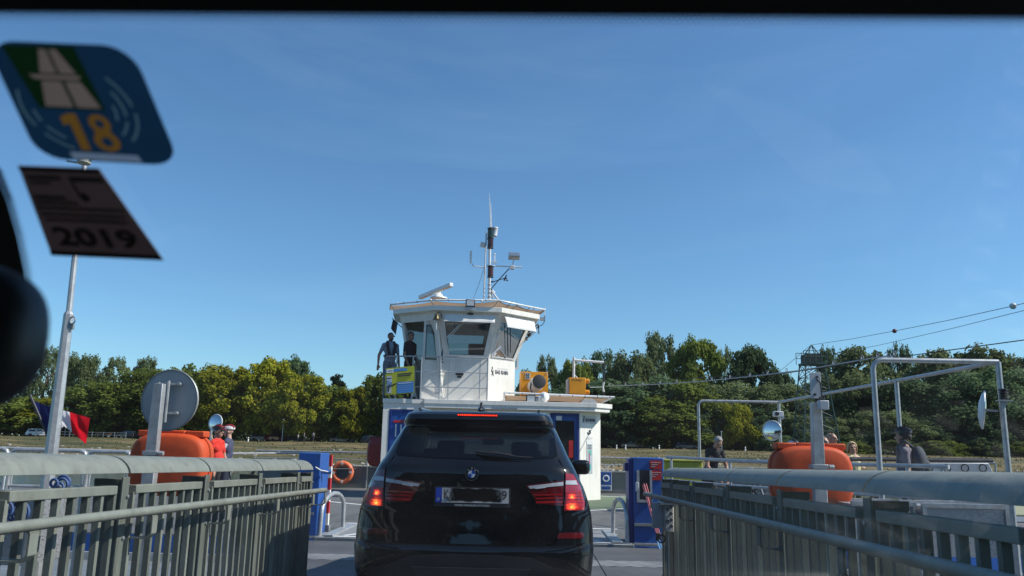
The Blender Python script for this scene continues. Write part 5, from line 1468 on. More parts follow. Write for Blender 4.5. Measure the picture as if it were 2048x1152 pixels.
# number plate with its holder
hold = patch('plate_holder', [(-.305, 1.105), (.285, 1.105), (.285, .958), (-.305, .958)], trim, .014, th=.02)
def plate_mat():
    m = bpy.data.materials.new('number_plate'); m.use_nodes = True
    t = m.node_tree; N = t.nodes; b = N['Principled BSDF']; b.inputs['Roughness'].default_value = .6; b.inputs['Specular IOR Level'].default_value = .05
    tcn = N.new('ShaderNodeTexCoord'); mpn = N.new('ShaderNodeMapping'); mpn.inputs['Location'].default_value = (-.03, 0, -1.047 * 14); mpn.inputs['Scale'].default_value = (3.45, 0, 14)
    av = N.new('ShaderNodeVectorMath'); av.operation = 'ABSOLUTE'; sx_ = N.new('ShaderNodeSeparateXYZ'); ln = N.new('ShaderNodeMath'); ln.operation = 'MAXIMUM'
    nz_ = N.new('ShaderNodeTexNoise'); nz_.inputs['Scale'].default_value = 14
    ad = N.new('ShaderNodeMath'); ad.operation = 'MULTIPLY_ADD'; ad.inputs[1].default_value = .4
    rp = N.new('ShaderNodeValToRGB'); rp.color_ramp.elements[0].position = .82; rp.color_ramp.elements[0].color = (.004, .004, .004, 1); rp.color_ramp.elements[1].position = 1.0; rp.color_ramp.elements[1].color = (.40, .41, .42, 1)
    t.links.new(tcn.outputs['Object'], mpn.inputs[0]); t.links.new(mpn.outputs[0], av.inputs[0]); t.links.new(av.outputs[0], sx_.inputs[0]); t.links.new(sx_.outputs[0], ln.inputs[0]); t.links.new(sx_.outputs[2], ln.inputs[1]); t.links.new(tcn.outputs['Object'], nz_.inputs[0])
    t.links.new(nz_.outputs[0], ad.inputs[0]); t.links.new(ln.outputs[0], ad.inputs[2]); t.links.new(ad.outputs[0], rp.inputs[0]); t.links.new(rp.outputs[0], b.inputs['Base Color'])
    return m
pl_ = patch('number_plate', [(-.245, 1.097), (.272, 1.097), (.272, .988), (-.245, .988)], plate_mat(), .020, hold, .004)
pl_['label'] = 'white plate with its number smeared over in black'
eu = patch('blue_band', [(-.293, 1.097), (-.2465, 1.097), (-.2465, .988), (-.293, .988)], mat('eu_blue', (.01, .04, .35), .4), .020, hold, .004)
def onrear(x, z, off): return V(x, rear_y(x, z) - off, z)
def rtext(s, x, z, size, m, parent, width, off=.0275, bold=0):
    return text(s, size, m, parent, frame(onrear(x, z, off), (1, 0, 0), (0, 0, 1)), width=width, bold=bold)
rtext('KA', -.19, 1.045, .095, MATS['ink'], pl_, .085, bold=.001)
rtext('99', .215, 1.045, .095, MATS['ink'], pl_, .085, bold=.001)
rtext('D', -.27, 1.012, .03, line_white, eu, .016)
rtext('EMILFREY UNGEHEUER AUTOMOBILE', -.01, .968, .02, line_white, hold, .27, .017)
# round badge
bc = onrear(-.02, 1.205, .004)
bdg = MB().lathe([(.049, 0), (.051, .004), (.049, .009), (.03, .011)], bc, (0, -1, 0), 32).build('round_badge', mat('badge_black', (.01, .01, .012), .15, coat=1), car)
MB().torus(bc + V(0, -.008, 0), .0495, .0024, (0, 1, 0), 32, 6).build('badge_ring', chrome, bdg)
MB().torus(bc + V(0, -.0115, 0), .030, .0018, (0, 1, 0), 28, 6).build('badge_ring', chrome, bdg)
bw_ = mat('badge_white', (.6, .62, .65), .25); bb_ = mat('badge_blue', (.02, .09, .40), .25)
for k in range(4):
    pts = [bc + V(0, -.0125, 0)] + [bc + V(.029 * math.cos(PI / 2 * (k + i / 6)), -.0125, .029 * math.sin(PI / 2 * (k + i / 6))) for i in range(7)]
    MB().add(pts, [tuple(range(8))]).build('badge_quarter', (bw_, bb_)[(k + 1) % 2], bdg, False)
for k, chh in enumerate('BMW'):
    th = PI / 2 + (1 - k) * .72
    text(chh, .016, bw_, bdg, frame(bc + V(.0398 * math.cos(th), -.0122, .0398 * math.sin(th)), (math.sin(th), 0, -math.cos(th)), (math.cos(th), 0, math.sin(th))))
# third brake light, wiper, aerial, mirrors, wheels
tl = MB().bar(V(-.165, tab(YR, 1.645) - .006, 1.664), V(.165, tab(YR, 1.645) - .006, 1.664), .016, .022).build('high_brake_light', lens_dk, car)
led = MB().lathe([(.0062, 0), (.0055, .003)], (0, 0, 0), (0, -1, 0), 10)
for k in range(19):
    m = MB(); m.v = [(x - .155 + .0172 * k, y + tab(YR, 1.645) - .0155, z + 1.664) for x, y, z in led.v]; m.f = led.f
    m.build('led', glow_r, tl)
wy = lambda x, z, o=.03: onrear(x, z, o)
wpp = [wy(.0, 1.372, .02), wy(.06, 1.370, .045), wy(.17, 1.366, .045), wy(.28, 1.352, .04), wy(.31, 1.344, .035), wy(.45, 1.338, .025)]
MB().tube(wpp, [.009, .011, .009, .008, .005, .004], 8).build('wiper', mat('wiper_grey', (.03, .03, .03), .4), car)
fin = MB().prism([V(-.012, .70, 1.722), V(-.012, .88, 1.726), V(-.012, .82, 1.760), V(-.012, .79, 1.795), V(-.012, .765, 1.795), V(-.012, .745, 1.755)], (.024, 0, 0)).build('aerial_fin', mat('fin_black', (.01, .01, .011), .35), car, bevel=.006)
MB().ell((0, .79, 1.728), (.035, .11, .03), 12, 8).build('aerial_base', MATS['fin_black'], car)
for s in (-1, 1):
    MB().obox((s * .985, 2.62, 1.215), (.20, .11, .155)).build('door_mirror', paint, car, bevel=.045)
    MB().obox((s * .89, 2.64, 1.15), (.12, .04, .05)).build('mirror_arm', trim, car)
    rr_ = [(s * .50, .48 + .15 * k, 1.704 + .012 * math.sin(PI * k / 12) + .012) for k in range(13)]
    MB().tube(rr_, .012, 8).build('roof_rail', mat('satin_rail', (.35, .36, .37), .3, .9), car)
    MB().obox((s * .935, 1.55, 1.02), (.02, .18, .03)).build('door_handle', paint, car, bevel=.008)
tyre = rubber; rimm = mat('alloy_rim', (.5, .51, .52), .3, .9, .05)
for wy_ in WHY:
    for s in (-1, 1):
        w_ = MB().lathe([(.22, -.11), (.345, -.11), (.365, -.08), (.368, 0), (.365, .08), (.345, .11), (.22, .11)], (s * .815, wy_, .368), (1, 0, 0), 36).build('wheel', tyre, car)
        MB().lathe([(.24, 0), (.235, .01), (.225, .01), (.22, -.03)], (s * .927, wy_, .368), (s, 0, 0), 32).build('rim', rimm, w_)
        for k in range(5):
            th = 2 * PI * k / 5
            MB().bar(V(s * .915, wy_, .368), V(s * .915, wy_ + .23 * math.cos(th), .368 + .23 * math.sin(th)), .02, .05, (1, 0, 0)).build('spoke', rimm, w_)
        MB().torus((s * .928, wy_, .37), .395, .022, (1, 0, 0), 30, 6, R(-185) + PI, R(5) + PI).build('wheel_arch', trim, car)
MB().tube([(-.5, .12, .36), (-.5, .3, .36)], .035, 10).build('exhaust_tip', chrome, car)

# ------------------------------------------------------------------ the car the picture is taken from
own = thing('viewing_car', 'dark car interior around the view: windscreen top band and rear-view mirror', 'car', (-.37, .2, .16))
d0 = ray(1024, 16); hz = CAM + d0 * (.42 / d0.y)
rake = R(30); wn_n = V(0, math.sin(rake), math.cos(rake)); wh0 = V(0, hz.y, hz.z)
def onws(px, py, off=0):                    # point of the windscreen plane seen at a pixel; off towards the cabin
    d = ray(px, py)
    return CAM + d * ((wh0 - wn_n * off - CAM).dot(wn_n) / d.dot(wn_n))
sl_d = V(0, math.cos(rake), -math.sin(rake))        # down the glass
frit = mat('frit_black', (.004, .004, .005), .7)
lin = mat('headliner_dark', (.035, .033, .031), .9)
def wsp(x, s, off=0): return V(x, wh0.y, wh0.z) + sl_d * s - wn_n * off
wg = glass('own_windscreen_glass', (.985, .99, .985), .012, .0)
_t = wg.node_tree; _o = [n for n in _t.nodes if n.type == 'OUTPUT_MATERIAL'][0]; _ms = [n for n in _t.nodes if n.type == 'MIX_SHADER'][0]
_d = _t.nodes.new('ShaderNodeBsdfTranslucent'); _d.inputs[0].default_value = (.9, .9, .9, 1); _m2 = _t.nodes.new('ShaderNodeMixShader'); _n = _t.nodes.new('ShaderNodeTexNoise'); _n.inputs['Scale'].default_value = 9; _n.inputs['Detail'].default_value = 8
_c = _t.nodes.new('ShaderNodeTexCoord'); _r = _t.nodes.new('ShaderNodeMapRange'); _r.inputs[1].default_value = .35; _r.inputs[2].default_value = .75; _r.inputs[3].default_value = .002; _r.inputs[4].default_value = .008
_t.links.new(_c.outputs['Object'], _n.inputs[0]); _t.links.new(_n.outputs[0], _r.inputs[0]); _t.links.new(_r.outputs[0], _m2.inputs[0]); _t.links.new(_ms.outputs[0], _m2.inputs[1]); _t.links.new(_d.outputs[0], _m2.inputs[2]); _t.links.new(_m2.outputs[0], _o.inputs[0])
MB().add([wsp(-1.08, -.10, -.004), wsp(.52, -.10, -.004), wsp(.56, .95, -.004), wsp(-1.14, .95, -.004)], [(0, 1, 2, 3)]).build('windscreen', wg, own, False)
fb_ = MB().prism([wsp(-1.1, -.12, .003), wsp(.54, -.12, .003), wsp(.54, .001, .003), wsp(-1.1, .004, .003)], wn_n * .002).build('windscreen_band', frit, own, False)
dm = MB()
for r_ in range(4):
    for k in range(490):
        x = -1.05 + k * .0032 + (.0016 if r_ % 2 else 0)
        rad = (.0016, .0012, .0008, .0005)[r_]
        c = wsp(x, .002 + .0023 * r_, .002)
        dm.add([c + V(1, 0, 0) * rad * math.cos(t * PI / 3) + sl_d * rad * math.sin(t * PI / 3) for t in range(6)], [(0, 1, 2, 3, 4, 5)])
tag(dm.build('band_dots', frit, own, False), kind='stuff')
# band patch round the mirror foot
pp = [(-420, 320), (-30, 318), (-8, 345), (14, 400), (34, 470), (50, 545), (58, 620), (60, 760), (-420, 760)]
MB().add([onws(*p, .003) for p in pp], [tuple(range(len(pp)))]).build('windscreen_band', frit, own, False)
dm = MB()
for i in range(1, 7):
    (ax, ay), (bx_, by) = pp[i], pp[i + 1]
    for k in range(14):
        for r_ in range(3):
            c = onws(ax + (bx_ - ax) * k / 14 + 4 + 5 * r_, ay + (by - ay) * k / 14, .002); rad = (.0013, .0010, .0006)[r_]
            dm.add([c + V(1, 0, 0) * rad * math.cos(t * PI / 3) + sl_d * rad * math.sin(t * PI / 3) for t in range(6)], [(0, 1, 2, 3, 4, 5)])
tag(dm.build('band_dots', frit, own, False), kind='stuff')
# reflection painted as a faint pale patch on the glass, upper right
refl_m = bpy.data.materials.new('smear'); refl_m.use_nodes = True; _t = refl_m.node_tree; _t.nodes.clear()  # 'smear' is the painted reflection
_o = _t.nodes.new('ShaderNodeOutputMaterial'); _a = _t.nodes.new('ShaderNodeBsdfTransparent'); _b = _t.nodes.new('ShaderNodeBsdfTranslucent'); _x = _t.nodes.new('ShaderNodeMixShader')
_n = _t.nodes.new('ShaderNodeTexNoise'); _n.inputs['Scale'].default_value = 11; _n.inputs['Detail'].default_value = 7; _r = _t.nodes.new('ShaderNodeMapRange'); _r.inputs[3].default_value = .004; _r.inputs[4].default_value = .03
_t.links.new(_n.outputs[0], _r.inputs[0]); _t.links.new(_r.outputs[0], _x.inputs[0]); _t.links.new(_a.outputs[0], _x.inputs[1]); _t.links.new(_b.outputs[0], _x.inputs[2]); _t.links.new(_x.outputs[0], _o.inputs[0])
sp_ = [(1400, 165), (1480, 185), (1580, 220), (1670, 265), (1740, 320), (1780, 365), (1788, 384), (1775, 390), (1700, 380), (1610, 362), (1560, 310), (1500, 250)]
MB().add([onws(*p, .0015) for p in sp_], [tuple(range(len(sp_)))]).build('smear', refl_m, own, False)  # pale patch of the painted reflection
# roof, back, doors, dashboard, bonnet
zr_ = wh0.z + .055
MB().prism([(-1.1, wh0.y - .06, zr_ - .05), (-1.1, wh0.y - .06, zr_), (-1.1, -.6, zr_ + .06), (-1.1, -1.9, zr_), (-1.1, -1.9, zr_ - .04), (-1.1, -.6, zr_ + .01)], (1.62, 0, 0)).build('roof', lin, own, False)
MB().prism([wsp(-1.1, -.12, .01), wsp(-1.1, -.03, .012), wsp(-1.1, -.04, .05), wsp(-1.1, -.12, .06)], (1.62, 0, 0)).build('roof_header', lin, own, False)
MB().box((-1.1, -2.0, .35), (.52, -1.9, zr_ - .05)).build('rear_panel', lin, own)
for x in (-1.14, .54):
    MB().box((x, -1.9, .35), (x + .04, 1.0, 1.12)).build('door', lin, own)
    MB().box((x, -1.9, 1.121), (x + .04, -1.2, zr_ - .06)).build('door_pillar', lin, own)
MB().prism([(-1.08, .55, .8), (-1.08, .45, 1.0), (-1.08, 1.15, 1.04), (-1.08, 1.35, .8)], (1.6, 0, 0)).build('dashboard', black, own, bevel=.02)
MB().prism([(-1.2, 1.3, .5), (-1.2, 1.3, 1.02), (-1.2, 1.9, .98), (-1.2, 2.45, .84), (-1.2, 2.55, .5)], (1.75, 0, 0)).build('bonnet', mat('own_paint', (.03, .032, .035), .3, .3, coat=1), own, bevel=.04)
MB().box((-1.2, 2.5, .3), (.55, 2.62, .82)).build('grille', black, own, bevel=.05)
# rear-view mirror: rounded housing, glass towards the driver
mc = P(-150, 678, .40)
ax_x = V(.97, -.12, .03).normalized(); ax_z = V(0, 0, 1); ax_y = ax_z.cross(ax_x).normalized(); ax_z = ax_x.cross(ax_y).normalized()
def sup(u, v):
    th = -PI + 2 * PI * u; ph = -PI / 2 + PI * v
    sg = lambda a, e: math.copysign(abs(a) ** e, a)
    x = sg(math.cos(ph), .75) * sg(math.cos(th), .75); y = sg(math.cos(ph), .75) * sg(math.sin(th), .75); z = sg(math.sin(ph), .75)
    return mc + ax_x * .0645 * x * 1.0 + ax_y * .024 * y + ax_z * .0405 * z
MB().grid(sup, 40, 24).build('mirror_housing', mat('mirror_housing_black', (.022, .022, .023), .42, 0, .15, 40), own, angle=80)
N = 36
pm = [mc - ax_y * .0265 + ax_x * (-.004 + .046 * math.copysign(abs(math.cos(2 * PI * k / N)) ** .7, math.cos(2 * PI * k / N))) + ax_z * .033 * math.copysign(abs(math.sin(2 * PI * k / N)) ** .8, math.sin(2 * PI * k / N)) for k in range(N)]
_q = Matrix.Rotation(R(-10), 3, ax_x)
pm = [mc - ax_y * .0235 + _q @ (p - mc + ax_y * .0265) - ax_y * .003 for p in pm]
MB().prism(pm, -ax_y * .001).build('mirror_glass', mat('mirror_grey', (.6, .6, .6), .2, 1, .02), own)
MB().tube([mc + ax_y * .02, mc + ax_y * .05 + ax_z * .02, onws(-170, 480, .002)], .012, 10).build('mirror_stalk', black, own)

# ------------------------------------------------------------------ toll sticker and year card on the glass
s_bl = film('sticker_blue', (.0042, .0165, .036), .8); s_gr = film('sticker_green', (.0025, .010, .0035), .8)
s_pk = film('sticker_pale', (.085, .068, .06), .8); s_or = film('sticker_orange', (.085, .045, .009), .8); s_lb = film('sticker_lightblue', (.035, .07, .09), .8)
stk = thing('toll_sticker', 'rounded blue motorway toll sticker on the windscreen, upper left', 'sticker', tuple(onws(170, 210, .004)))
c4 = [onws(-32, 80, .004), onws(262, 92, .004), onws(362, 332, .004), onws(78, 317, .004)]
def sq(u, v, o=0): return (c4[0].lerp(c4[1], u)).lerp(c4[3].lerp(c4[2], u), v) - wn_n * o      # u right, v down
def rpoly(u0, v0, u1, v1, r, k=7):
    pts = []
    for (cx, cy, a0) in ((u1 - r, v0 + r, -PI / 2), (u1 - r, v1 - r, 0), (u0 + r, v1 - r, PI / 2), (u0 + r, v0 + r, PI)):
        for i in range(k): pts.append((cx + r * math.cos(a0 + PI / 2 * i / (k - 1)), cy + r * math.sin(a0 + PI / 2 * i / (k - 1))))
    return pts
def flat(name, outer, holes, m, parent, f=None):
    """a printed area of the film: an outline with openings where other print shows"""
    f = f or sq
    bm = bmesh.new(); ed = []
    for lp in [outer] + list(holes):
        vv = [bm.verts.new(f(u, v) - orig(parent)) for u, v in lp]
        ed += [bm.edges.new((vv[i], vv[(i + 1) % len(vv)])) for i in range(len(vv))]
    bmesh.ops.triangle_fill(bm, edges=ed, use_beauty=True, normal=-wn_n)
    me = bpy.data.meshes.new(name); bm.to_mesh(me); bm.free(); me.materials.append(m)
    o = bpy.data.objects.new(name, me); col.objects.link(o); o.parent = parent
    return o
el_ = lambda cx, cy, rx, ry, n=18: [(cx + rx * math.cos(2 * PI * i / n), cy + ry * math.sin(2 * PI * i / n)) for i in range(n)]
grn = [(.10, .03), (.60, .02), (.63, .53), (.17, .53)]
road = [[(.345, .05), (.395, .05), (.40, .235), (.285, .235)], [(.415, .05), (.465, .05), (.535, .235), (.42, .235)],
        [(.27, .30), (.405, .30), (.415, .51), (.22, .51)], [(.43, .30), (.54, .30), (.605, .51), (.44, .51)], [(.20, .25), (.56, .25), (.53, .285), (.23, .285)]]
one = [(.285, .60), (.345, .565), (.405, .565), (.405, .895), (.335, .895), (.335, .655), (.285, .675)]
eight = [(.545 + .075 * math.sin(a), .645 - .082 * math.cos(a)) for a in np.linspace(-2.3, 2.3, 15)] + [(.545 + .09 * math.sin(a), .805 - .092 * math.cos(a)) for a in np.linspace(.75, 2 * PI - .75, 19)]
e_h = [el_(.545, .645, .030, .036), el_(.545, .808, .038, .042)]
lbl = [(.24, .92), (.72, .92), (.735, .985), (.25, .985)]
rcx, rcy = .44, .52
arcs = []
for (rr_, segs) in ((.40, ((2.7, 3.5), (1.95, 2.5), (-.75, -.1), (.05, .75))), (.33, ((2.75, 3.05), (2.15, 2.6), (-.5, .15), (.3, .75))), (.265, ((-.15, .35),))):
    for a0, a1 in segs:
        k = 10
        arcs.append([(rcx + rr_ * math.cos(a0 + (a1 - a0) * i / k), rcy + rr_ * math.sin(a0 + (a1 - a0) * i / k)) for i in range(k + 1)] + [(rcx + (rr_ - .017) * math.cos(a0 + (a1 - a0) * i / k), rcy + (rr_ - .017) * math.sin(a0 + (a1 - a0) * i / k)) for i in range(k, -1, -1)])
base = flat('film', rpoly(0, 0, 1, 1, .2), [grn, one, eight, lbl] + arcs, s_bl, stk)
gfd = flat('green_field', grn, road, s_gr, base)
for r_ in road: flat('road_picture', r_, [], s_pk, gfd)
flat('digit', one, [], s_or, base); flat('digit', eight, e_h, s_or, base)
for h_ in e_h: flat('digit_eye', h_, [], s_bl, base)
for a_ in arcs: flat('ring_arc', a_, [], s_lb, base)
prt = [[(u0, .938), (u1, .938), (u1, .965), (u0, .965)] for (u0, u1) in ((.32, .34), (.38, .46), (.47, .56), (.57, .65))]
lbp = flat('white_label', lbl, prt, film('label_white', (.09, .125, .17), .8), base)
for p_ in prt: flat('print', p_, [], film('label_ink', (.09, .12, .17), .8), lbp)
crd = thing('year_card', 'grey-brown card printed 2019 under the toll sticker', 'card', tuple(onws(170, 430, .004)))
c5 = [onws(36, 331, .004), onws(198, 337, .004), onws(327, 520, .004), onws(103, 510, .004)]
def sk(u, v, o=0): return (c5[0].lerp(c5[1], u)).lerp(c5[3].lerp(c5[2], u), v) - wn_n * o
cardm = film('card_brown', (.30, .25, .26), .35); cardd = film('card_dark', (.12, .09, .10)); cardi = film('card_ink', (.14, .12, .13), .3)
def cpc(name, pts, m, o, par): return MB().prism([sk(u, v, o) for u, v in pts], wn_n * .0003).build(name, m, par, False)
cb_ = cpc('paper', [(0, 0), (1, 0), (1, 1), (0, 1)], cardm, 0, crd)
cpc('bottom_strip', [(0, .945), (1, .945), (1, 1), (0, 1)], cardd, .0005, cb_)
cpc('top_strip', [(0, 0), (1, 0), (1, .045), (0, .045)], cardd, .0005, cb_)
for (u0, u1, v0, v1) in ((.06, .45, .09, .13), (.07, .3, .15, .18), (.55, .95, .09, .14), (.55, .585, .14, .30), (.05, .40, .30, .34), (.05, .95, .42, .45), (.06, .92, .49, .52), (.08, .90, .55, .58), (.05, .5, .36, .39)):
    cpc('print', [(u0, v0), (u1, v0), (u1, v1), (u0, v1)], film('card_mid', (.22, .18, .19), .3), .0005, cb_)
cpc('stamp', [(.62 + .05 * math.cos(t * PI / 6), .30 + .045 * math.sin(t * PI / 6)) for t in range(12)], cardi, .0009, cb_)
ux5 = (c5[2] - c5[3]).normalized(); vy5 = (sk(.5, .5) - sk(.5, .9)).normalized()
M5 = Matrix((ux5, vy5, -wn_n)).transposed().to_4x4()
text('2019', .026, cardi, cb_, Matrix.Translation(sk(.5, .765, .0010)) @ M5, width=.062, bold=.0006)
# ------------------------------------------------------------------ people
skin = mat('skin', (.42, .23, .155), .55, 0, .1, 18, sub=.1)
skin_t = mat('skin_tanned', (.30, .155, .10), .55, 0, .1, 18, sub=.1)
skin_l = mat('skin_light', (.50, .30, .22), .55, 0, .1, 18, sub=.1)
def cmat(n, c): return mat('cloth_' + n, c, .85, 0, .14, 14, .15, 50)
shoe = mat('shoe_dark', (.03, .03, .03), .6)
eye_m = mat('eye_dark', (.02, .015, .012), .3)
hair_dk = mat('hair_dark', (.015, .012, .010), .6, 0, .3, 60); hair_gr = mat('hair_grey', (.28, .27, .26), .7, 0, .3, 60); hair_bl = mat('hair_blonde', (.50, .37, .18), .6, 0, .35, 50)
def person(label, loc, face=0, H=1.75, shirt=None, trousers=None, skn=skin, sleeve='short', lean=0, head_yaw=0, head_pitch=0, armL=None, armR=None, legs=None, belly=0, female=False, vox=.011, beard=None, sit=False, tank=False, name='person', group=None, bulk=1.0, sleeves=None):
    """facing -Y in its own frame; arms are (elbow, wrist) offsets from the shoulder in metres for a 1.75 m body"""
    k = H / 1.75
    prims = []
    slot = [skn, shirt, trousers, shoe, eye_m, beard or skn, sleeves or shirt]
    hip = V(0, 0, .93)
    Rl = Matrix.Rotation(lean, 3, 'X')
    up = lambda p: hip + Rl @ (Vector(p) - hip)
    def cap(a, b, r0, r1, m): prims.append(('c', Vector(a), Vector(b), r0, r1, m))
    def el(c, r, m, M=None): prims.append(('e', Vector(c), Vector(r), M or Matrix.Identity(3), m))
    sw = .175 if not female else .155
    bk = bulk
    S = 1
    el(up((0, .0, 1.30)), (.165 * bk, .112 * bk, .19), S, Rl)
    el(up((0, -.01 - belly * .5, 1.10)), ((.15 + belly * .3) * bk, (.105 + belly) * bk, .17), S, Rl)
    cap(up((0, .0, 1.40)), up((0, 0, 1.15)), .115 * bk, .12 * bk, S)
    for s in (-1, 1):
        cap(up((s * .05, 0, 1.46)), up((s * sw, 0, 1.415)), .06, .062, 0 if tank and False else S)
        el(up((s * .085, -.05, 1.30)), (.085, .07 + (.03 if female else 0), .085), S, Rl)
    el((0, .01, .95), (.165 * bk, .118 * bk, .12), 2)
    # head
    nb = up((0, .01, 1.47)); hc = up((0, -.015, 1.635))
    HY = Rl @ Matrix.Rotation(head_yaw, 3, 'Z') @ Matrix.Rotation(head_pitch, 3, 'X')
    hp = lambda x, y, z: hc + HY @ Vector((x, y, z))
    cap(nb, hp(0, .012, -.05), .058, .052, 0)
    el(hp(0, .008, .028), (.075, .095, .092), 0, HY)
    el(hp(0, -.028, -.045), (.056, .066, .068), 5, HY)
    el(hp(0, -.035, -.012), (.058, .062, .07), 0, HY)
    cap(hp(0, -.088, .018), hp(0, -.112, -.018), .011, .015, 0)
    el(hp(0, -.083, -.052), (.026, .012, .009), 5, HY)
    for s in (-1, 1):
        el(hp(s * .078, .01, -.005), (.013, .022, .032), 0, HY)
        el(hp(s * .031, -.088, .020), (.013, .009, .008), 4, HY)
        cap(hp(s * .015, -.090, .036), hp(s * .048, -.080, .037), .008, .008, 0)
    # arms
    for s, arm in ((-1, armL), (1, armR)):
        sh = up((s * sw, 0, 1.41))
        e_, w_ = arm or ((s * .06, .02, -.29), (s * .07, -.06, -.54))
        e = sh + Vector(e_); wri = sh + Vector(w_)
        cap(sh, sh.lerp(e, .6), .058, .05, 0 if (tank or sleeve == 'none') else 6)
        cap(sh.lerp(e, .5), e, .044, .039, S if sleeve == 'long' else 0)
        cap(e, wri, .040, .027, S if sleeve == 'long' else 0)
        if tank or sleeve == 'none': cap(sh, e, .05, .039, 0)
        d = (wri - e).normalized()
        side = d.cross(V(0, 1, 0)); side = side.normalized() if side.length > .1 else V(1, 0, 0)
        nrm = side.cross(d).normalized()
        pc = wri + d * .05
        Mh = Matrix((side, nrm, d)).transposed()
        el(pc, (.040, .019, .052), 0, Mh)
        for j, ln in enumerate((.062, .075, .07, .055)):
            b0_ = pc + d * .035 + side * (-.028 + .0187 * j)
            m_ = b0_ + d * ln * .55 + nrm * .008; t_ = m_ + d * ln * .4 + nrm * .018
            cap(b0_, m_, .0105, .0095, 0); cap(m_, t_, .0095, .0082, 0)
        tb = wri + d * .025 + side * (.03 * -s)
        cap(tb, tb + d * .035 + side * (.028 * -s), .013, .011, 0); cap(tb + d * .035 + side * (.028 * -s), tb + d * .065 + side * (.032 * -s), .011, .009, 0)
    # legs
    for s, lg in ((-1, (legs or (None, None))[0]), (1, (legs or (None, None))[1])):
        h_ = V(s * .09, .0, .90)
        kn, an = lg or ((s * .10, -.015, .50), (s * .105, .01, .09))
        kn = Vector(kn); an = Vector(an)
        cap(h_, kn, .088 * bk, .062, 2); cap(kn, an, .060, .045, 2)
        el(an + V(s * .01, -.06, -.045), (.045, .125, .042), 3); cap(an, an + V(0, 0, -.03), .045, .045, 3)
    mb = MB()
    for p in prims:
        if p[0] == 'c':
            _, a, b, r0, r1, m = p
            d = (b - a); L_ = max(d.length, 1e-4); d = d / L_
            prof_ = [(r0 * math.sin(t), -r0 * math.cos(t)) for t in (0.05, .5, 1.0)] + [(r0, 0), (r1, L_)] + [(r1 * math.cos(t), L_ + r1 * math.sin(t)) for t in (.5, 1.0, 1.5)]
            mb.lathe(prof_, a, d, 10)
        else:
            mb.ell(p[1], tuple(p[2]), 14, 10, p[3])
    me = bpy.data.meshes.new('raw'); me.from_pydata(mb.v, [], mb.f)
    bm = bmesh.new(); bm.from_mesh(me); bmesh.ops.recalc_face_normals(bm, faces=bm.faces); bm.to_mesh(me); bm.free()
    tmp = bpy.data.objects.new('raw', me); col.objects.link(tmp)
    rm = tmp.modifiers.new('r', 'REMESH'); rm.mode = 'VOXEL'; rm.voxel_size = vox; rm.use_smooth_shade = True
    sm = tmp.modifiers.new('s', 'SMOOTH'); sm.iterations = 2; sm.factor = .45
    bpy.context.view_layer.update()
    m2_ = bpy.data.meshes.new_from_object(tmp.evaluated_get(bpy.context.evaluated_depsgraph_get()))
    bpy.data.objects.remove(tmp)
    nP = len(m2_.polygons)
    ce = np.empty(nP * 3); m2_.polygons.foreach_get('center', ce); ce = ce.reshape(-1, 3)
    best = np.full(nP, 9.0); mi = np.zeros(nP, int)
    for p in prims:
        if p[0] == 'c':
            a = np.array(p[1]); b = np.array(p[2]); ab = b - a; t = np.clip(((ce - a) @ ab) / max(ab @ ab, 1e-9), 0, 1)
            d = np.linalg.norm(ce - a - t[:, None] * ab, axis=1) - (p[3] + (p[4] - p[3]) * t); m = p[5]
        else:
            Mi = np.array(p[3].transposed()); q = (ce - np.array(p[1])) @ Mi.T; r = np.array(p[2])
            d = (np.linalg.norm(q / r, axis=1) - 1) * r.min(); m = p[4]
        # bare neck and face win a little over cloth
        if m == 4: d = d - .006
        u = d < best; best[u] = d[u]; mi[u] = m
    if tank:
        zz = ce[:, 2]; bare = (mi == 1) & (((np.abs(ce[:, 0]) > .10) & (zz > 1.36)) | (zz > 1.44) & (np.abs(ce[:, 0]) < .05))
        mi[bare] = 0
    m2_.materials.clear()
    for m in slot: m2_.materials.append(m)
    m2_.polygons.foreach_set('material_index', mi.astype(np.int32))
    m2_.shade_smooth(); m2_.name = 'body'
    t = thing(name, label, 'person', loc, face, group, world=False)
    t.scale = (k, k, k)
    ob = bpy.data.objects.new('body', m2_); col.objects.link(ob); ob.parent = t
    return t, hp, HY, up, Rl
def hair(t, hp, HY, m, r=(.080, .101, .098), c=(0, .014, .030), cut=-.02, long=0):
    rj = random.Random(len(t.name) * 7 + int(abs(t.location.x) * 13))
    mb = MB(); N, M_ = 34, 18
    jit = [[rj.uniform(-1, 1) for _ in range(N + 1)] for _ in range(M_ + 1)]
    for row_ in jit: row_[N] = row_[0]
    def f(u, v):
        th = 2 * PI * u; ph = PI * .02 + v * PI * .60
        x = math.sin(ph) * math.sin(th); y = math.sin(ph) * math.cos(th); z = math.cos(ph)
        fr = max(0, -math.cos(th))
        lim = -.25 + .95 * fr ** .8
        z = max(z, lim)
        if z == lim: k = math.sqrt(max(0, 1 - z * z)); x, y = k * math.sin(th), k * math.cos(th)
        j = 1 + (.02 + .03 * v + (.05 if long else 0) * v) * jit[int(round(v * M_))][int(round(u * N))]
        if z == lim: j -= .035
        q = Vector((c[0] + r[0] * x * j, c[1] + r[1] * y * j, c[2] + r[2] * z * j))
        if long and fr < .5 and v > .5: q.z -= long * (v - .5) / .5 * (.75 + .35 * jit[0][int(round(u * N))]); q.x *= 1.10; q.y += .01
        return hp(*q)
    mb.grid(f, N, M_).build('hair', m, t, angle=60)
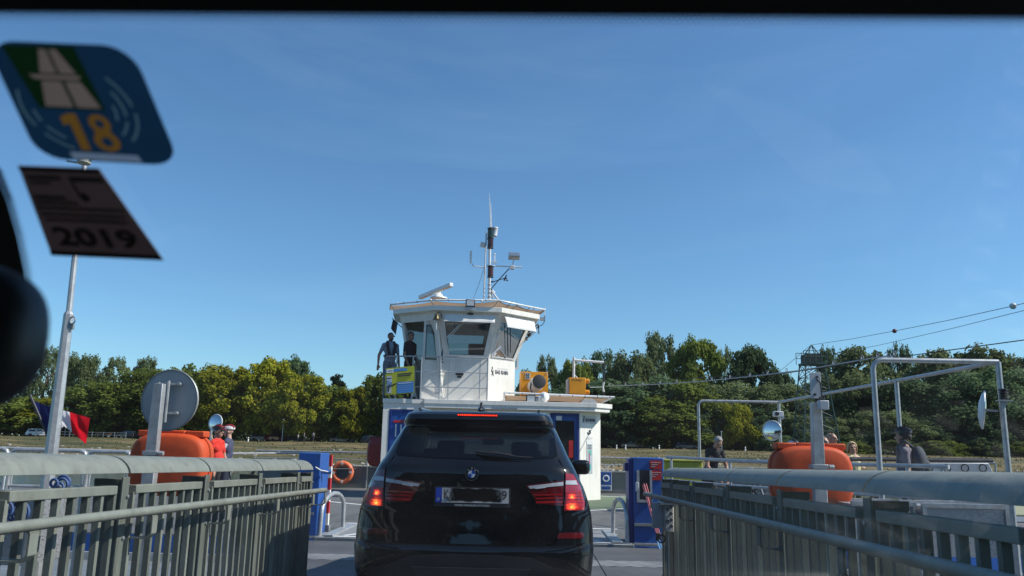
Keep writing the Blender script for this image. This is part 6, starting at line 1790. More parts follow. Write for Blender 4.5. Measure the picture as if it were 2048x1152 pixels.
def helmet(t, hp, HY, m, m2):
    mb = MB()
    def f(u, v):
        th = 2 * PI * u; ph = .02 + v * PI * .5
        x = math.sin(ph) * math.sin(th); y = math.sin(ph) * math.cos(th); z = math.cos(ph) ** .8 if math.cos(ph) > 0 else 0
        return hp(.093 * x, .012 + .125 * y, .055 + .092 * z + (.02 if y < -.5 else 0) * v)
    h = mb.grid(f, 24, 10).build('helmet', m, t)
    for k in range(-2, 3):
        pts = []
        for i in range(9):
            ph = -1.15 + 2.3 * i / 8
            xx = k * .030 * (1 - .15 * abs(ph))
            pts.append(hp(xx, .012 + .128 * math.sin(ph), .055 + .098 * math.cos(ph) * math.sqrt(max(.2, 1 - (xx / .1) ** 2))))
        MB().tube(pts, .011, 6).build('helmet_rib', m2, h)
    MB().prism([hp(-.075, -.10, .06), hp(.075, -.10, .06), hp(.055, -.155, .052), hp(-.055, -.155, .052)], HY @ V(0, 0, .008)).build('visor', m2, h)
    for s in (-1, 1):
        MB().tube([hp(s * .083, .0, .05), hp(s * .076, -.01, -.05), hp(s * .03, -.03, -.115)], .006, 5).build('strap', black, h)
RZ = P(790, 800, 22.9).z - .0
roof_z = z1 + .13
# two men on the deckhouse roof
c = P(773, 800, 22.75)
t, hp, HY, up, Rl = person('bearded man in a grey-blue shirt and black life vest standing on the roof', (c.x, 22.75, roof_z), R(18), 1.86, cmat('shirt_greyblue', (.20, .26, .34)), cmat('trousers_greyblue', (.14, .17, .22)), skin_t, head_yaw=R(14), armL=((-.11, .05, -.27), (-.13, .0, -.52)), belly=.02, beard=hair_dk, bulk=1.06)
hair(t, hp, HY, hair_dk, (.079, .100, .098))
for s in (-1, 1):
    MB().tube([up((s * .06, .10, 1.46)), up((s * .085, -.02, 1.50)), up((s * .11, -.125, 1.40)), up((s * .07, -.165, 1.2)), up((s * .045, -.16, 1.1))], .042, 8).build('life_vest', cmat('vest_black', (.012, .013, .016)), t)
MB().tube([up((.165 * math.cos(2 * PI * k / 16), -.015 + .15 * math.sin(2 * PI * k / 16), 1.13)) for k in range(17)], .022, 6).build('vest_belt', cmat('vest_black', (0, 0, 0)), t)
MB().obox(hp(0, -.098, .02), (.135, .02, .036), HY).build('sunglasses', mat('shades', (.008, .008, .01), .15), t, bevel=.008)
c = P(815, 800, 22.9)
t, hp, HY, up, Rl = person('man in a dark polo shirt and dark trousers leaning on the roof rail', (c.x - .02, 22.85, roof_z), R(52), 1.92, cmat('polo_black', (.012, .012, .018)), cmat('trousers_black', (.012, .012, .014)), skin_t, head_yaw=R(-20), armR=((.05, .03, -.28), (.0, -.13, -.50)), armL=((-.05, .0, -.29), (-.03, -.12, -.52)), belly=.015)
hair(t, hp, HY, hair_dk, (.080, .101, .104))
# helmsman inside the wheelhouse
t, hp, HY, up, Rl = person('helmsman in a pale shirt behind the right wheelhouse window', (P(1000, 720, 23.4).x - .1, 23.55, zb + .03), R(30), 1.78, cmat('shirt_pale', (.42, .45, .5)), cmat('trousers_black', (0, 0, 0)), skin, armR=((.05, -.1, -.25), (.0, -.32, -.3)), armL=((-.05, -.1, -.25), (.0, -.32, -.3)), vox=.016)
hair(t, hp, HY, hair_gr)
# cyclists at the left
c = P(437, 857, 16.5)
t, hp, HY, up, Rl = person('cyclist in a red jersey and black helmet at the left deck railing', (c.x, 16.5, 0), R(78), 1.70, cmat('jersey_red', (.62, .03, .015)), cmat('shorts_black', (.015, .015, .017)), skin, head_yaw=R(-5), head_pitch=R(-4), armR=((.04, -.06, -.28), (.02, -.22, -.47)), armL=((-.05, .02, -.29), (-.05, -.1, -.53)), belly=.03)
helmet(t, hp, HY, mat('helmet_black', (.012, .012, .013), .35), mat('helmet_red', (.3, .02, .02), .35)); hair(t, hp, HY, hair_gr, (.078, .1, .08))
c = P(459, 855, 17.0)
t, hp, HY, up, Rl = person('cyclist in a white jersey with dark sides raising a hand to the chin', (c.x, 17.0, 0), R(-82), 1.72, cmat('jersey_navy', (.05, .06, .11)), cmat('shorts_navy', (.02, .025, .05)), skin_l, armL=((-.04, -.14, -.22), (.08, -.26, .02)), armR=((.05, -.12, -.24), (-.06, -.28, .02)), sleeves=cmat('sleeve_white', (.66, .66, .68)))
helmet(t, hp, HY, mat('helmet_white', (.6, .6, .6), .35), mat('helmet_red', (.3, .02, .02), .35))
# people at the right
c = P(1416, 886, 17.2)
t, hp, HY, up, Rl = person('grey-haired man in a black T-shirt bending forward beyond the right railing', (c.x, 17.2, 0), R(25), 1.78, cmat('tshirt_black', (.013, .014, .018)), cmat('trousers_dark', (.03, .032, .04)), skin, lean=R(26), head_pitch=R(12), head_yaw=R(-10), armR=((.06, -.06, -.28), (.0, -.16, -.50)), armL=((-.06, -.06, -.28), (.05, -.22, -.47)))
hair(t, hp, HY, hair_gr, (.081, .102, .1))
c = P(1587, 880, 16.5)
t, hp, HY, up, Rl = person('cyclist in a white helmet almost hidden behind the right orange housing', (c.x, 16.5, 0), R(200), 1.64, cmat('jersey_pale', (.45, .45, .5)), cmat('shorts_black', (0, 0, 0)), skin_l, vox=.014)
helmet(t, hp, HY, mat('helmet_white', (.6, .6, .6), .35), mat('helmet_black', (0, 0, 0)))
c = P(1661, 867, 16.0)
t, hp, HY, up, Rl = person('bald man in an orange tank top stretching an arm to the right', (c.x, 16.0, 0), R(60), 1.80, cmat('tank_orange', (.58, .09, .03)), cmat('shorts_grey', (.1, .1, .11)), skin, tank=True, head_yaw=R(-15), armR=((.16, -.12, -.17), (.34, -.28, -.31)), armL=((-.02, -.2, -.2), (.05, -.45, -.25)))
c = P(1645, 874, 15.6)
t, hp, HY, up, Rl = person('shaven-headed person partly hidden by the right grey post', (c.x, 15.6, 0), R(35), 1.72, cmat('shirt_rose', (.42, .26, .22)), cmat('trousers_dark', (0, 0, 0)), skin_l, vox=.014)
hair(t, hp, HY, mat('hair_stubble', (.16, .12, .10), .8), (.076, .097, .094))
c = P(1705, 886, 15.5)
t, hp, HY, up, Rl = person('blonde woman in a yellow sleeveless top looking back over her shoulder', (c.x, 15.5, 0), R(205), 1.62, cmat('top_yellow', (.55, .50, .25)), cmat('shorts_olive', (.12, .13, .05)), skin, female=True, sleeve='none', tank=True, head_yaw=R(150), armL=((-.12, -.16, -.16), (-.30, -.34, -.19)), armR=((.06, -.05, -.27), (.05, -.25, -.4)))
hair(t, hp, HY, hair_bl, (.092, .115, .11), long=.13)
c = P(1806, 858, 12.7)
t, hp, HY, up, Rl = person('cyclist with a black helmet and grey backpack standing at the walkway frame', (c.x, 12.7, 0), R(-112), 1.80, cmat('jersey_pattern', (.16, .14, .17)), cmat('shorts_black', (0, 0, 0)), skin, head_yaw=R(-18), armL=((-.02, -.02, -.30), (.0, -.2, -.5)), armR=((.05, .02, -.29), (.04, -.12, -.52)))
helmet(t, hp, HY, mat('helmet_black', (0, 0, 0)), mat('helmet_grey', (.03, .03, .034), .4)); hair(t, hp, HY, hair_dk, (.080, .104, .09), long=.05)
bkp = thing('backpack', 'grey backpack worn by the cyclist at the walkway frame', 'backpack', (c.x, 12.7, 1.17), R(-112), world=False)
sgn = MB()
sgn.ell((0, .185, .13), (.165, .12, .25), 18, 14); bo = sgn.build('bag', cmat('pack_grey', (.055, .065, .08)), bkp)
MB().ell((0, .29, .05), (.11, .06, .13), 14, 10).build('front_pocket', cmat('pack_grey', (0, 0, 0)), bkp)
for s in (-1, 1):
    MB().tube([(s * .09, .12, .36), (s * .10, .0, .46), (s * .12, -.10, .36), (s * .13, -.10, .12), (s * .13, .08, -.02)], .022, 6).build('shoulder_strap', cmat('pack_grey', (0, 0, 0)), bkp)

# ------------------------------------------------------------------ bicycles
def bicycle(loc, rz, label, fm):
    t = thing('bicycle', label, 'bicycle', loc, rz, 'bicycles on the ferry deck', world=False)
    for y in (-.52, .52):
        w_ = MB().torus((0, y, .345), .33, .018, (1, 0, 0), 32, 6).build('wheel', rubber, t)
        sp_ = MB()
        for k in range(10):
            th = 2 * PI * k / 10
            sp_.tube([(0, y, .345), (0, y + .32 * math.cos(th), .345 + .32 * math.sin(th))], .0025, 4, False)
        sp_.build('spokes', galv, w_)
    bb = V(0, .05, .29); hd_ = V(0, -.38, .82); st_ = V(0, .2, .85); ra = V(0, .52, .345); fa = V(0, -.52, .345)
    f = MB()
    for a, b, r in ((hd_ + V(0, .02, .0), bb, .018), (hd_ + V(0, .01, .06), st_, .016), (bb, st_ + V(0, .02, .06), .016), (bb, ra, .011), (st_, ra, .009), (hd_ + V(0, -.02, .1), hd_ + V(0, .02, -.1), .018)):
        f.tube([a, b], r, 7)
    f.build('frame', fm, t)
    MB().tube([hd_ + V(0, 0, -.06), hd_ + V(0, -.05, -.2), fa], .014, 7).build('fork', fm, t)
    MB().tube([(-.30, -.30, 1.02), (-.2, -.40, 1.0), (0, -.42, .99), (.2, -.40, 1.0), (.30, -.30, 1.02)], .013, 7).build('handlebar', black, t)
    for s in (-1, 1): MB().tube([(s * .30, -.30, 1.02), (s * .33, -.18, 1.02)], .018, 8).build('grip', rubber, t)
    MB().tube([hd_ + V(0, -.02, .08), (0, -.42, .99)], .014, 7).build('stem', black, t)
    MB().add([(-.07, .36, .99), (.07, .36, .99), (.02, .08, .98), (-.02, .08, .98), (-.08, .36, .95), (.08, .36, .95), (.025, .07, .95), (-.025, .07, .95)], [(0, 1, 2, 3), (7, 6, 5, 4), (0, 4, 5, 1), (1, 5, 6, 2), (2, 6, 7, 3), (3, 7, 4, 0)]).build('saddle', black, t, bevel=.015)
    MB().tube([st_, (0, .23, .96)], .013, 7).build('seat_post', black, t)
    MB().lathe([(.09, -.004), (.09, .004)], bb + V(.04, 0, 0), (1, 0, 0), 20).build('chainring', dark_metal, t)
    for s in (-1, 1):
        MB().obox(bb + V(s * .1, s * .12, s * -.1), (.1, .06, .02)).build('pedal', black, t)
    return t
def gx(px, py, Y): p = P(px, py, Y); return (p.x, Y, 0)
bicycle(gx(478, 910, 16.9), R(80), 'dark bicycle leaning by the two cyclists on the left deck', black)
bicycle(gx(1535, 930, 17.5), R(75), 'grey bicycle on the deck left of the right orange housing', plg)
bicycle(gx(1480, 930, 18.0), R(95), 'dark bicycle next to the man in the black T-shirt', dark_metal)
bicycle(gx(1695, 930, 13.0), R(72), 'black bicycle with its saddle showing between the woman and the walkway frame', black)
bicycle(gx(1775, 930, 12.4), R(98), 'black bicycle held by the backpacked cyclist', dark_metal)
# ------------------------------------------------------------------ trees of the far bank
def leaf_mat(name, c, c2, tr=.45):
    m = bpy.data.materials.new(name); m.use_nodes = True
    t = m.node_tree; N = t.nodes; N.clear()
    o = N.new('ShaderNodeOutputMaterial'); d = N.new('ShaderNodeBsdfDiffuse'); tl_ = N.new('ShaderNodeBsdfTranslucent'); ms_ = N.new('ShaderNodeMixShader'); ms_.inputs[0].default_value = tr
    gi = N.new('ShaderNodeNewGeometry'); oi = N.new('ShaderNodeObjectInfo'); rp = N.new('ShaderNodeValToRGB')
    rp.color_ramp.elements[0].color = (*c, 1); rp.color_ramp.elements[1].color = (*c2, 1)
    hs = N.new('ShaderNodeHueSaturation'); ma = N.new('ShaderNodeMapRange'); ma.inputs[3].default_value = .75; ma.inputs[4].default_value = 1.25
    t.links.new(gi.outputs['Random Per Island'], rp.inputs[0]); t.links.new(oi.outputs['Random'], ma.inputs[0]); t.links.new(ma.outputs[0], hs.inputs['Value'])
    t.links.new(rp.outputs[0], hs.inputs['Color']); t.links.new(hs.outputs[0], d.inputs[0]); t.links.new(hs.outputs[0], tl_.inputs[0])
    t.links.new(d.outputs[0], ms_.inputs[1]); t.links.new(tl_.outputs[0], ms_.inputs[2]); t.links.new(ms_.outputs[0], o.inputs[0])
    return m
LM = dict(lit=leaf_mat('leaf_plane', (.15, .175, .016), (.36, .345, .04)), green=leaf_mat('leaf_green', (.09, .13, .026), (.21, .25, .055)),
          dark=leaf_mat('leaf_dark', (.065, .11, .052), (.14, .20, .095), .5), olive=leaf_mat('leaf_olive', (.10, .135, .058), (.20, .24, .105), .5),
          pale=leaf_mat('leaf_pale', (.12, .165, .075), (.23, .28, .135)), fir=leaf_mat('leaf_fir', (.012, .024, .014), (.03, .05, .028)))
def crown_mesh(kind, seed):
    r = np.random.RandomState(seed)
    def env(z):
        if kind == 'plane': return .5 * (np.clip(z / .30, 0, 1) ** .45) * np.sqrt(np.clip(1 - (np.clip(z - .30, 0, 1) / .72) ** 2.2, 0, 1))
        if kind == 'poplar': return .5 * (np.clip(z / .35, 0, 1) ** .6) * np.sqrt(np.clip(1 - (np.clip(z - .35, 0, 1) / .67) ** 1.8, 0, 1))
        if kind == 'willow': return .5 * (np.clip(z / .12, 0, 1) ** .4) * np.sqrt(np.clip(1 - (np.clip(z - .25, 0, 1) / .78) ** 2.6, 0, 1))
        if kind == 'dense': return .5 * (np.clip(z / .15, 0, 1) ** .4) * np.sqrt(np.clip(1 - (np.clip(z - .35, 0, 1) / .67) ** 2.4, 0, 1))
        if kind == 'fir': return .5 * np.clip(1 - z, 0, 1) ** .8
    nc, lv, cr_, ls, sq_ = dict(plane=(150, 165, .105, .024, .85), poplar=(120, 85, .085, .021, 1.1), willow=(150, 175, .102, .018, 1.0), dense=(155, 160, .105, .0225, .85), fir=(120, 70, .09, .022, .35))[kind]
    # a slow lumpy modulation of the outline
    ph = r.uniform(0, 6.28, 6)
    C = []
    while len(C) < nc:
        z = r.uniform(.02, .97); a = r.uniform(0, 2 * PI); e = float(env(np.array(z)))
        e *= 1 + .16 * math.sin(3 * a + ph[0] + 5 * z) + .12 * math.sin(5 * a + ph[1] - 7 * z)
        rr_ = e * (r.uniform(.15, 1) ** .42)
        if r.rand() < e / .5 + .25: C.append((rr_ * math.cos(a), rr_ * math.sin(a), z, e))
    V_ = []; 
    for (x, y, z, e) in C:
        rad = cr_ * r.uniform(.55, 1.35)
        n = int(lv * r.uniform(.6, 1.3) * (rad / cr_) ** 1.5)
        d = r.normal(size=(n, 3)); d /= np.linalg.norm(d, axis=1)[:, None]
        p = np.array((x, y, z)) + d * rad * (r.uniform(.35, 1.05, (n, 1))) * (1, 1, sq_)
        if kind == 'willow': p[:, 2] -= .05 * r.rand(n) * (np.hypot(p[:, 0], p[:, 1]) / .5)
        nr_ = d * .8 + r.normal(size=(n, 3)) * .55 + (0, 0, .35); nr_ /= np.linalg.norm(nr_, axis=1)[:, None]
        a = np.cross(nr_, r.normal(size=(n, 3))); a /= np.linalg.norm(a, axis=1)[:, None]; b = np.cross(nr_, a)
        s = ls * r.uniform(.55, 1.3, (n, 1))
        V_.append(np.stack([p - a * s - b * s * .2, p + b * s * .75 - a * s * .1, p + a * s + b * s * .15, p - b * s * .7 + a * s * .1], 1).reshape(-1, 3))
    co = np.concatenate(V_); nq = len(co) // 4
    co[:, 2] = np.maximum(co[:, 2], -.02)
    me = bpy.data.meshes.new('crown'); me.vertices.add(nq * 4); me.vertices.foreach_set('co', co.ravel())
    me.loops.add(nq * 4); me.loops.foreach_set('vertex_index', np.arange(nq * 4, dtype=np.int32))
    me.polygons.add(nq); me.polygons.foreach_set('loop_start', np.arange(0, nq * 4, 4, dtype=np.int32)); me.polygons.foreach_set('loop_total', np.full(nq, 4, np.int32))
    me.update(calc_edges=True); me.materials.append(LM['green'])
    return me
def trunk_mesh(kind, seed):
    r = random.Random(seed); mb = MB()
    hgt = .75 if kind in ('poplar', 'fir') else .5
    p = [V(0, 0, -.12), V(.004, 0, .05), V(r.uniform(-.02, .02), 0, hgt * .5), V(r.uniform(-.03, .03), r.uniform(-.03, .03), hgt)]
    mb.tube(p, [.028, .022, .016, .006], 7)
    for k in range(6):
        z = r.uniform(.1, hgt * .85); a = r.uniform(0, 6.28); L_ = r.uniform(.15, .3)
        mb.tube([V(0, 0, z), V(math.cos(a) * L_ * .6, math.sin(a) * L_ * .6, z + L_ * .35), V(math.cos(a) * L_, math.sin(a) * L_, z + L_ * .75)], [.011, .007, .002], 5)
    ob = mb.build('trunk', mat('bark', (.085, .07, .055), .9, 0, .3, 12))
    me = ob.data; bpy.data.objects.remove(ob)
    return me
CV = {}
for kind, n in (('plane', 4), ('poplar', 3), ('willow', 3), ('dense', 3), ('fir', 1)):
    CV[kind] = [(crown_mesh(kind, 11 * i + len(kind)), trunk_mesh(kind, i)) for i in range(n)]
tr_rnd = random.Random(4)
def tree(px, topy, wpx, Y, kind, lm, label, group, basey=None, clear=.10):
    top_ = P(px, topy, Y); gz = ground_z(top_.x, min(Y, 400))
    if basey: gz0 = P(px, basey, Y).z
    h = top_.z - gz; wd = wpx / F * Y * 1.02
    i = tr_rnd.randrange(len(CV[kind])); cm, tm = CV[kind][i]
    t = thing(kind + '_tree' if kind not in ('dense', 'plane') else ('plane_tree' if kind == 'plane' else 'broadleaf_tree'), label, 'tree', (top_.x, Y, gz), tr_rnd.uniform(0, 6.28), group, world=False)
    up_ = clear
    c = bpy.data.objects.new('crown', cm); col.objects.link(c); c.parent = t
    c.location = (0, 0, h * up_); c.scale = (wd, wd, h * (1 - up_) * 1.01)
    c.material_slots[0].link = 'OBJECT'; c.material_slots[0].material = LM[lm]
    k = bpy.data.objects.new('trunk', tm); col.objects.link(k); k.parent = t
    k.location = (0, 0, h * up_); k.scale = (h * .75, h * .75, h * (1 - up_) if up_ < .05 else h * max(1 - up_, .8))
    return t
ORD = ['first', 'second', 'third', 'fourth', 'fifth', 'sixth', 'seventh', 'eighth', 'ninth', 'tenth', 'eleventh', 'twelfth', 'thirteenth', 'fourteenth', 'fifteenth', 'sixteenth']
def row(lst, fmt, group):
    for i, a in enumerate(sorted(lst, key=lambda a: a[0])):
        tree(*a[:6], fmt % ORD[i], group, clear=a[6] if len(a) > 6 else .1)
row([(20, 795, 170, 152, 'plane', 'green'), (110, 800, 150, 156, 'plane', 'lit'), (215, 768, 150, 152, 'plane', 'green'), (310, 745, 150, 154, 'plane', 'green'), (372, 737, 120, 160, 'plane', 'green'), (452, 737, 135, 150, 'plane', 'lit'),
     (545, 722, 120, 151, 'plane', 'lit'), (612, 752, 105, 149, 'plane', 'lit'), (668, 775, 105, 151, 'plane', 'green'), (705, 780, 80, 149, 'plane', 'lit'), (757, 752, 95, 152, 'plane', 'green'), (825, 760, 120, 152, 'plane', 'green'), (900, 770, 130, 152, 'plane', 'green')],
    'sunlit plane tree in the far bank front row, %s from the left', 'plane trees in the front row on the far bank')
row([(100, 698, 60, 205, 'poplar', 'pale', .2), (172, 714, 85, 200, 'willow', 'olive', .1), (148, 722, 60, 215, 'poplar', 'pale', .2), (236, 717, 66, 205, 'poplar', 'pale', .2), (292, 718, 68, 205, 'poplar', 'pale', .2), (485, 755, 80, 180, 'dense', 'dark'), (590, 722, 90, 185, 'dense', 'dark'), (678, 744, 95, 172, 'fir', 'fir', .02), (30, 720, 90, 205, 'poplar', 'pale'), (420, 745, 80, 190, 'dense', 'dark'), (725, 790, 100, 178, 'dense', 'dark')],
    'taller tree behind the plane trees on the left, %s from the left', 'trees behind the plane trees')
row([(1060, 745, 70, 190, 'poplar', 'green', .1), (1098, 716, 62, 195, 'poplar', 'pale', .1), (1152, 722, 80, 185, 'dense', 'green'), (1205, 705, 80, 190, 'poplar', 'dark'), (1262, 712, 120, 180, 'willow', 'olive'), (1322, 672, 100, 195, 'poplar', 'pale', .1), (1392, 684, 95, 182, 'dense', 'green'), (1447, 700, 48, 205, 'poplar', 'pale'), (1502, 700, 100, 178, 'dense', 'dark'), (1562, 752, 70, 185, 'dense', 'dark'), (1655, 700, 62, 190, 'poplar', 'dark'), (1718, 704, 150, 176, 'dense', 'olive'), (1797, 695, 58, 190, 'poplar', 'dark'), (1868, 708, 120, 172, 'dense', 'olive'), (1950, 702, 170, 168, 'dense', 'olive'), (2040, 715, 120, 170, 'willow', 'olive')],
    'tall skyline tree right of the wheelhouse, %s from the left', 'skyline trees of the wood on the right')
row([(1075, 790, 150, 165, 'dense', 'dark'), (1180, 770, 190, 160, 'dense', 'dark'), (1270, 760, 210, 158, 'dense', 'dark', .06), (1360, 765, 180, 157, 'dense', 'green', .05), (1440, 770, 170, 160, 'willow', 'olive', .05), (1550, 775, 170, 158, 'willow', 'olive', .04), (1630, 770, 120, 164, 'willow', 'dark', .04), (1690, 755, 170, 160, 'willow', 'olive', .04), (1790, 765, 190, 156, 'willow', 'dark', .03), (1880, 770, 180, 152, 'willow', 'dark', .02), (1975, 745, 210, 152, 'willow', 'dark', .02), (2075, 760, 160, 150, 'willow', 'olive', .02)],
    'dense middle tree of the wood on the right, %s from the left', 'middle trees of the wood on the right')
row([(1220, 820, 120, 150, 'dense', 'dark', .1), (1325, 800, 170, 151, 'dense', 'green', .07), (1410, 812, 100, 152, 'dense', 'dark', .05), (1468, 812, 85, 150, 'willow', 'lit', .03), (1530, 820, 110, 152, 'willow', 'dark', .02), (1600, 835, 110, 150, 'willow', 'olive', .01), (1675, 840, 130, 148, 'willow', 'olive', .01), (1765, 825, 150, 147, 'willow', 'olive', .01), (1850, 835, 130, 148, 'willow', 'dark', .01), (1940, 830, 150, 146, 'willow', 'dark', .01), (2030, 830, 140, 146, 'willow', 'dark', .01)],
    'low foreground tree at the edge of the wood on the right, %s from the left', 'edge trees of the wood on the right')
# shrubs along the bank top at the right
row([(1700, 885, 70, 141, 'willow', 'green', .0), (1790, 880, 90, 141, 'willow', 'olive', .0), (1880, 882, 90, 140, 'willow', 'green', .0), (1965, 880, 80, 140, 'willow', 'olive', .0), (2040, 884, 80, 140, 'willow', 'green', .0), (1625, 876, 60, 142, 'willow', 'dark', .0), (1555, 872, 70, 143, 'willow', 'dark', .0)],
    'low shrub on the bank top at the right, %s from the left', 'shrubs on the right bank top')
# tufts of dry grass over the bank
gr_r = np.random.RandomState(8); mbg = MB(); gv = []; gf = []
for i in range(9000):
    x = gr_r.uniform(-130, 150); y = gr_r.uniform(110, 146); z = ground_z(x, y); h = gr_r.uniform(.08, .26) * (1.5 if x > 60 else 1); w_ = gr_r.uniform(.04, .13); a = gr_r.uniform(0, 3.14)
    yy = y + 1.2 * math.sin(x * .05)
    dx, dy = math.cos(a) * w_, math.sin(a) * w_
    o = len(gv); gv += [(x - dx, yy - dy, z - .05), (x + dx, yy + dy, z - .05), (x + dx * .5 + gr_r.uniform(-.1, .1), yy + dy * .5, z + h), (x - dx * .7, yy - dy * .7, z + h * .7)]; gf.append((o, o + 1, o + 2, o + 3))
mbg.v = gv; mbg.f = gf
tag(mbg.build('dry_grass', leaf_mat('leaf_dry', (.11, .10, .03), (.19, .15, .065), .4), smooth=False), 'dry grass tufts covering the far river bank', 'grass', kind='stuff')

# undergrowth closing the wood between the trunks
ug = np.random.RandomState(21); V_ = []
n = 80000
px_ = np.where(ug.rand(n) < .5, ug.uniform(-150, -22, n), ug.uniform(-22, 165, n)); py_ = 163 + np.abs(ug.normal(0, 4, n)); hh = 4.5 + 1.6 * np.sin(px_ * .21) + 1.2 * np.sin(px_ * .53 + 1)
pz_ = 1.3 + hh * ug.rand(n) ** .8
p = np.stack([px_, py_, pz_], 1); nr_ = ug.normal(size=(n, 3)) + (0, -.7, .4); nr_ /= np.linalg.norm(nr_, axis=1)[:, None]
a = np.cross(nr_, ug.normal(size=(n, 3))); a /= np.linalg.norm(a, axis=1)[:, None]; b = np.cross(nr_, a); s = ug.uniform(.2, .42, (n, 1))
co = np.stack([p - a * s, p + b * s * .7, p + a * s, p - b * s * .7], 1).reshape(-1, 3)
me = bpy.data.meshes.new('undergrowth'); me.from_pydata(co.tolist(), [], [(4 * i, 4 * i + 1, 4 * i + 2, 4 * i + 3) for i in range(n)]); me.materials.append(LM['dark'])
uo = bpy.data.objects.new('undergrowth', me); col.objects.link(uo)
tag(uo, 'dark undergrowth closing the wood between the trunks on the far bank', 'undergrowth', kind='stuff')

# ------------------------------------------------------------------ parked cars, people, posts on the far bank
glass_dk = mat('far_glass', (.015, .018, .02), .08)
def far_car(px, Y, m, label, rz=0, van=False):
    x = P(px, 880, Y).x; gz = ground_z(x, Y)
    t = thing('parked_car', label, 'car', (x, Y, gz), rz, 'cars parked under the trees on the far bank', world=False)
    H_ = 1.9 if van else 1.48
    low = [(-2.15, .3), (-2.2, .6), (-2.1, .85), (-1.9, .92), (1.0, .95), (2.0, .8), (2.2, .6), (2.15, .3)]
    MB().prism([(a, -.86, b) for a, b in low], (0, 1.72, 0)).build('body', m, t, bevel=.06)
    topp = [(-2.05, .93), (-1.75, H_ - .08), (-1.3, H_), (.1 if not van else .8, H_), (.45 if not van else 1.1, H_ - .1), (1.2 if not van else 1.5, .95)]
    vs = [(a, -.82 + .16 * (b - .93), b) for a, b in topp] + [(a, .82 - .16 * (b - .93), b) for a, b in topp]
    n = len(topp)
    MB().add(vs, [tuple(range(n - 1, -1, -1)), tuple(range(n, 2 * n))] + [(i, (i + 1) % n, n + (i + 1) % n, n + i) for i in range(n)]).build('cabin', m, t, bevel=.04)
    for s in (-1, 1):
        y = s * .80
        MB().add([(-1.8, s * .825, 1.0), (-.6, s * .825, 1.0), (-.6, s * .765, H_ - .12), (-1.55, s * .765, H_ - .12)], [(0, 1, 2, 3)]).build('side_window', glass_dk, t, False)
        MB().add([(-.5, s * .825, 1.0), (1.0, s * .825, 1.0), (.35, s * .765, H_ - .12), (-.5, s * .765, H_ - .12)], [(0, 1, 2, 3)]).build('side_window', glass_dk, t, False)
        for xx in (-1.35, 1.35):
            MB().lathe([(.2, -.1), (.31, -.09), (.32, 0), (.31, .09), (.2, .1)], (xx, s * .80, .32), (0, 1, 0), 16).build('wheel', rubber, t)
        MB().obox((2.12, s * .6, .68), (.12, .3, .14)).build('headlamp', lens_wh, t)
        MB().obox((-2.14, s * .68, .72), (.1, .22, .16)).build('rear_lamp', lens_dk, t)
    return t
cw = mat('far_white', (.62, .62, .62), .3, 0, .05, coat=.6); cbk = mat('far_black', (.02, .02, .023), .3, 0, .1, coat=.8); cbl = mat('far_blue', (.03, .05, .11), .3, 0, .1, coat=.8); cgy = mat('far_grey', (.20, .21, .22), .35, .3, .1, coat=.6); crd_ = mat('far_red', (.16, .014, .014), .3, 0, .1, coat=.8)
far_car(78, 146, cw, 'white car parked near the left edge of the far bank', R(20))
far_car(255, 147, cbk, 'dark car parked behind the flag on the far bank', R(160))
far_car(525, 152, cbl, 'dark blue car parked left of the red car on the far bank', R(0))
far_car(553, 150, crd_, 'small red car parked under the yellow-green tree on the far bank', R(50))
far_car(583, 153, cbk, 'black car parked right of the red car on the far bank', R(8))
far_car(684, 151, cgy, 'grey estate car parked just left of the deckhouse on the far bank', R(0), True)
far_car(745, 149, cbk, 'black car parked partly behind the deckhouse on the far bank', R(15))
far_car(1262, 148, cbk, 'black car parked right of the deckhouse on the far bank', R(12))
far_car(1300, 149, cgy, 'grey car in deep shade right of the deckhouse on the far bank', R(170))
far_car(1372, 149, cbl, 'dark car in deep shade left of the walkway frame on the far bank', R(5))
# far people
fp_ = [(108, 145, 'person in a white top at the far left of the opposite bank', (.65, .65, .65)), (116, 145.5, 'second person in a white top beside the first, far left of the opposite bank', (.6, .6, .62)),
       (596, 145, 'person in pale clothes standing near the parked red car on the opposite bank', (.5, .5, .52)), (608, 145, 'person in white standing among the parked cars on the opposite bank', (.66, .66, .66)), (626, 144.5, 'person in black and white in front of the grey estate car', (.4, .4, .42)),
       (1534, 143, 'person in dark clothes on the opposite bank left of the far mirror', (.03, .03, .035)), (1541, 143, 'person in a white top on the opposite bank below the far mirror', (.62, .62, .62))]
proto = None
for i, (px, Y, lab, c_) in enumerate(fp_):
    x = P(px, 880, Y).x
    t, hp, HY, up, Rl = person(lab, (x, Y, ground_z(x, Y) - .02), R(40 * i), 1.74, cmat('far_%d' % i, c_), cmat('far_trousers_%d' % (i % 2), (.05, .05, .07)), skin, vox=.03, group='people on the far bank')
    hair(t, hp, HY, hair_dk)
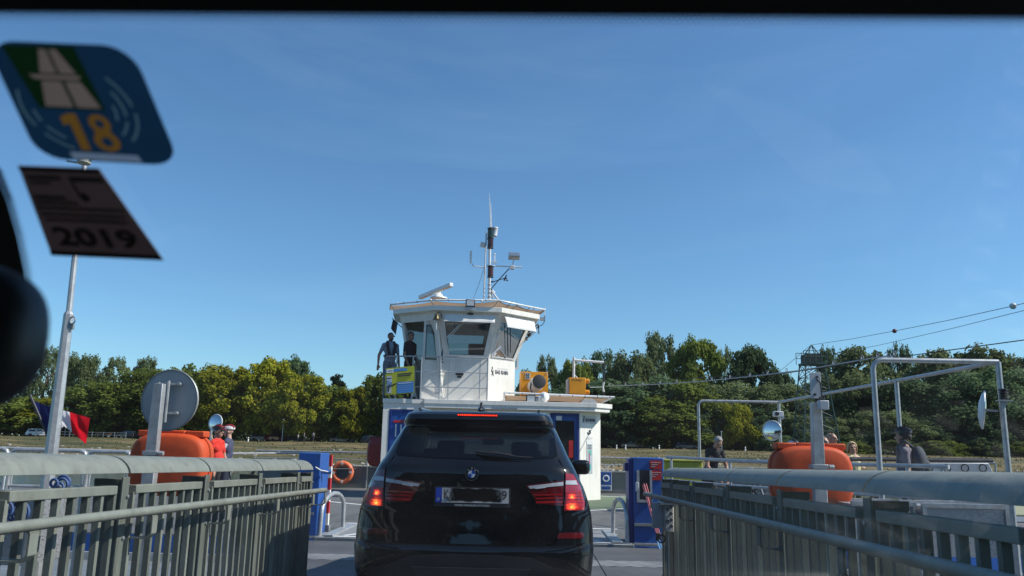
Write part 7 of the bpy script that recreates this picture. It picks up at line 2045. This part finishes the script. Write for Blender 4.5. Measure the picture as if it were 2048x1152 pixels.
# bollards, lamp posts, fence
def bollard(px, Y, label):
    x = P(px, 885, Y).x; gz = ground_z(x, Y)
    t = thing('bollard', label, 'bollard', (x, Y, gz), group='white bollards on the far bank')
    MB().lathe([(.12, 0), (.12, .75), (.08, .82)], (x, Y, gz), (0, 0, 1), 10).build('post', white, t)
    MB().lathe([(.125, .55), (.125, .65)], (x, Y, gz), (0, 0, 1), 10).build('band', dark_metal, t)
for k, px in enumerate((496, 1233, 1251, 1318, 1490, 1710, 1768, 1842, 1930)):
    bollard(px, 139, 'white bollard on the far bank, %s from the left' % ORD[k])
for k, (px, Y, h) in enumerate(((128, 147, 5.5), (167, 146, 4.2), (564, 146, 4.0), (1443, 140, 3.2))):
    x = P(px, 880, Y).x; gz = ground_z(x, Y)
    t = thing('lamp_post', 'thin grey lamp post on the far bank, %s from the left' % ORD[k], 'lamp post', (x, Y, gz), group='lamp posts on the far bank')
    MB().tube([(x, Y, gz), (x, Y, gz + h)], .07, 6).build('pole', galv, t)
    MB().obox((x, Y - .1, gz + h), (.3, .5, .15)).build('lantern', plg, t)
ft = thing('bank_fence', 'low grey rail fence on the far bank at the left', 'fence', (P(140, 885, 143).x, 143, 1.4))
xa, xb = P(70, 885, 143).x, P(250, 885, 143).x
for z in (.55, 1.0):
    MB().bar((xa, 143, 1.45 + z), (xb, 143, 1.45 + z), .06, .1).build('rail', galvd, ft)
for k in range(9):
    x = xa + (xb - xa) * k / 8
    MB().box((x - .06, 142.9, 1.2), (x + .06, 143.06, 2.55)).build('post', galvd, ft)
tb_ = thing('picnic_table', 'reddish picnic table on the far bank behind the flag', 'table', (P(205, 885, 144).x, 144, 1.5))
x = P(205, 885, 144).x
MB().box((x - 1.3, 143.6, 2.2), (x + 1.3, 144.4, 2.28)).build('tabletop', mat('wood_red', (.28, .10, .05), .7), tb_)
for s in (-1, 1): MB().box((x + s * .9 - .06, 143.7, 1.3), (x + s * .9 + .06, 144.3, 2.2)).build('leg', galvd, tb_)


# ------------------------------------------------------------------ the ferry lies a little askew to the ramp: turn its superstructure
SUPER = ('deckhouse', 'roof_awning', 'floodlight', 'spotlight', 'winch_cabinet', 'control_box', 'cable_gantry', 'wheelhouse', 'sun_blind', 'shade_sail', 'guard_rail', 'notice_board', 'ship_bell', 'pennant', 'side_antenna', 'navigation_lamp_rack', 'side_door', 'radar', 'signal_mast')
piv = V(-1.3, 23.35, 0); TA = R(7)
RT = Matrix.Translation(piv) @ Matrix.Rotation(TA, 4, 'Z') @ Matrix.Translation(-piv)
def turn(o):
    o.location = RT @ o.location; o.rotation_euler.z += TA
for o in list(col.objects):
    if o.parent is None and (o.name.split('.')[0] in SUPER or o.get('label', '').startswith(('dark red life ring', 'bearded man', 'man in a dark polo', 'helmsman'))):
        turn(o)
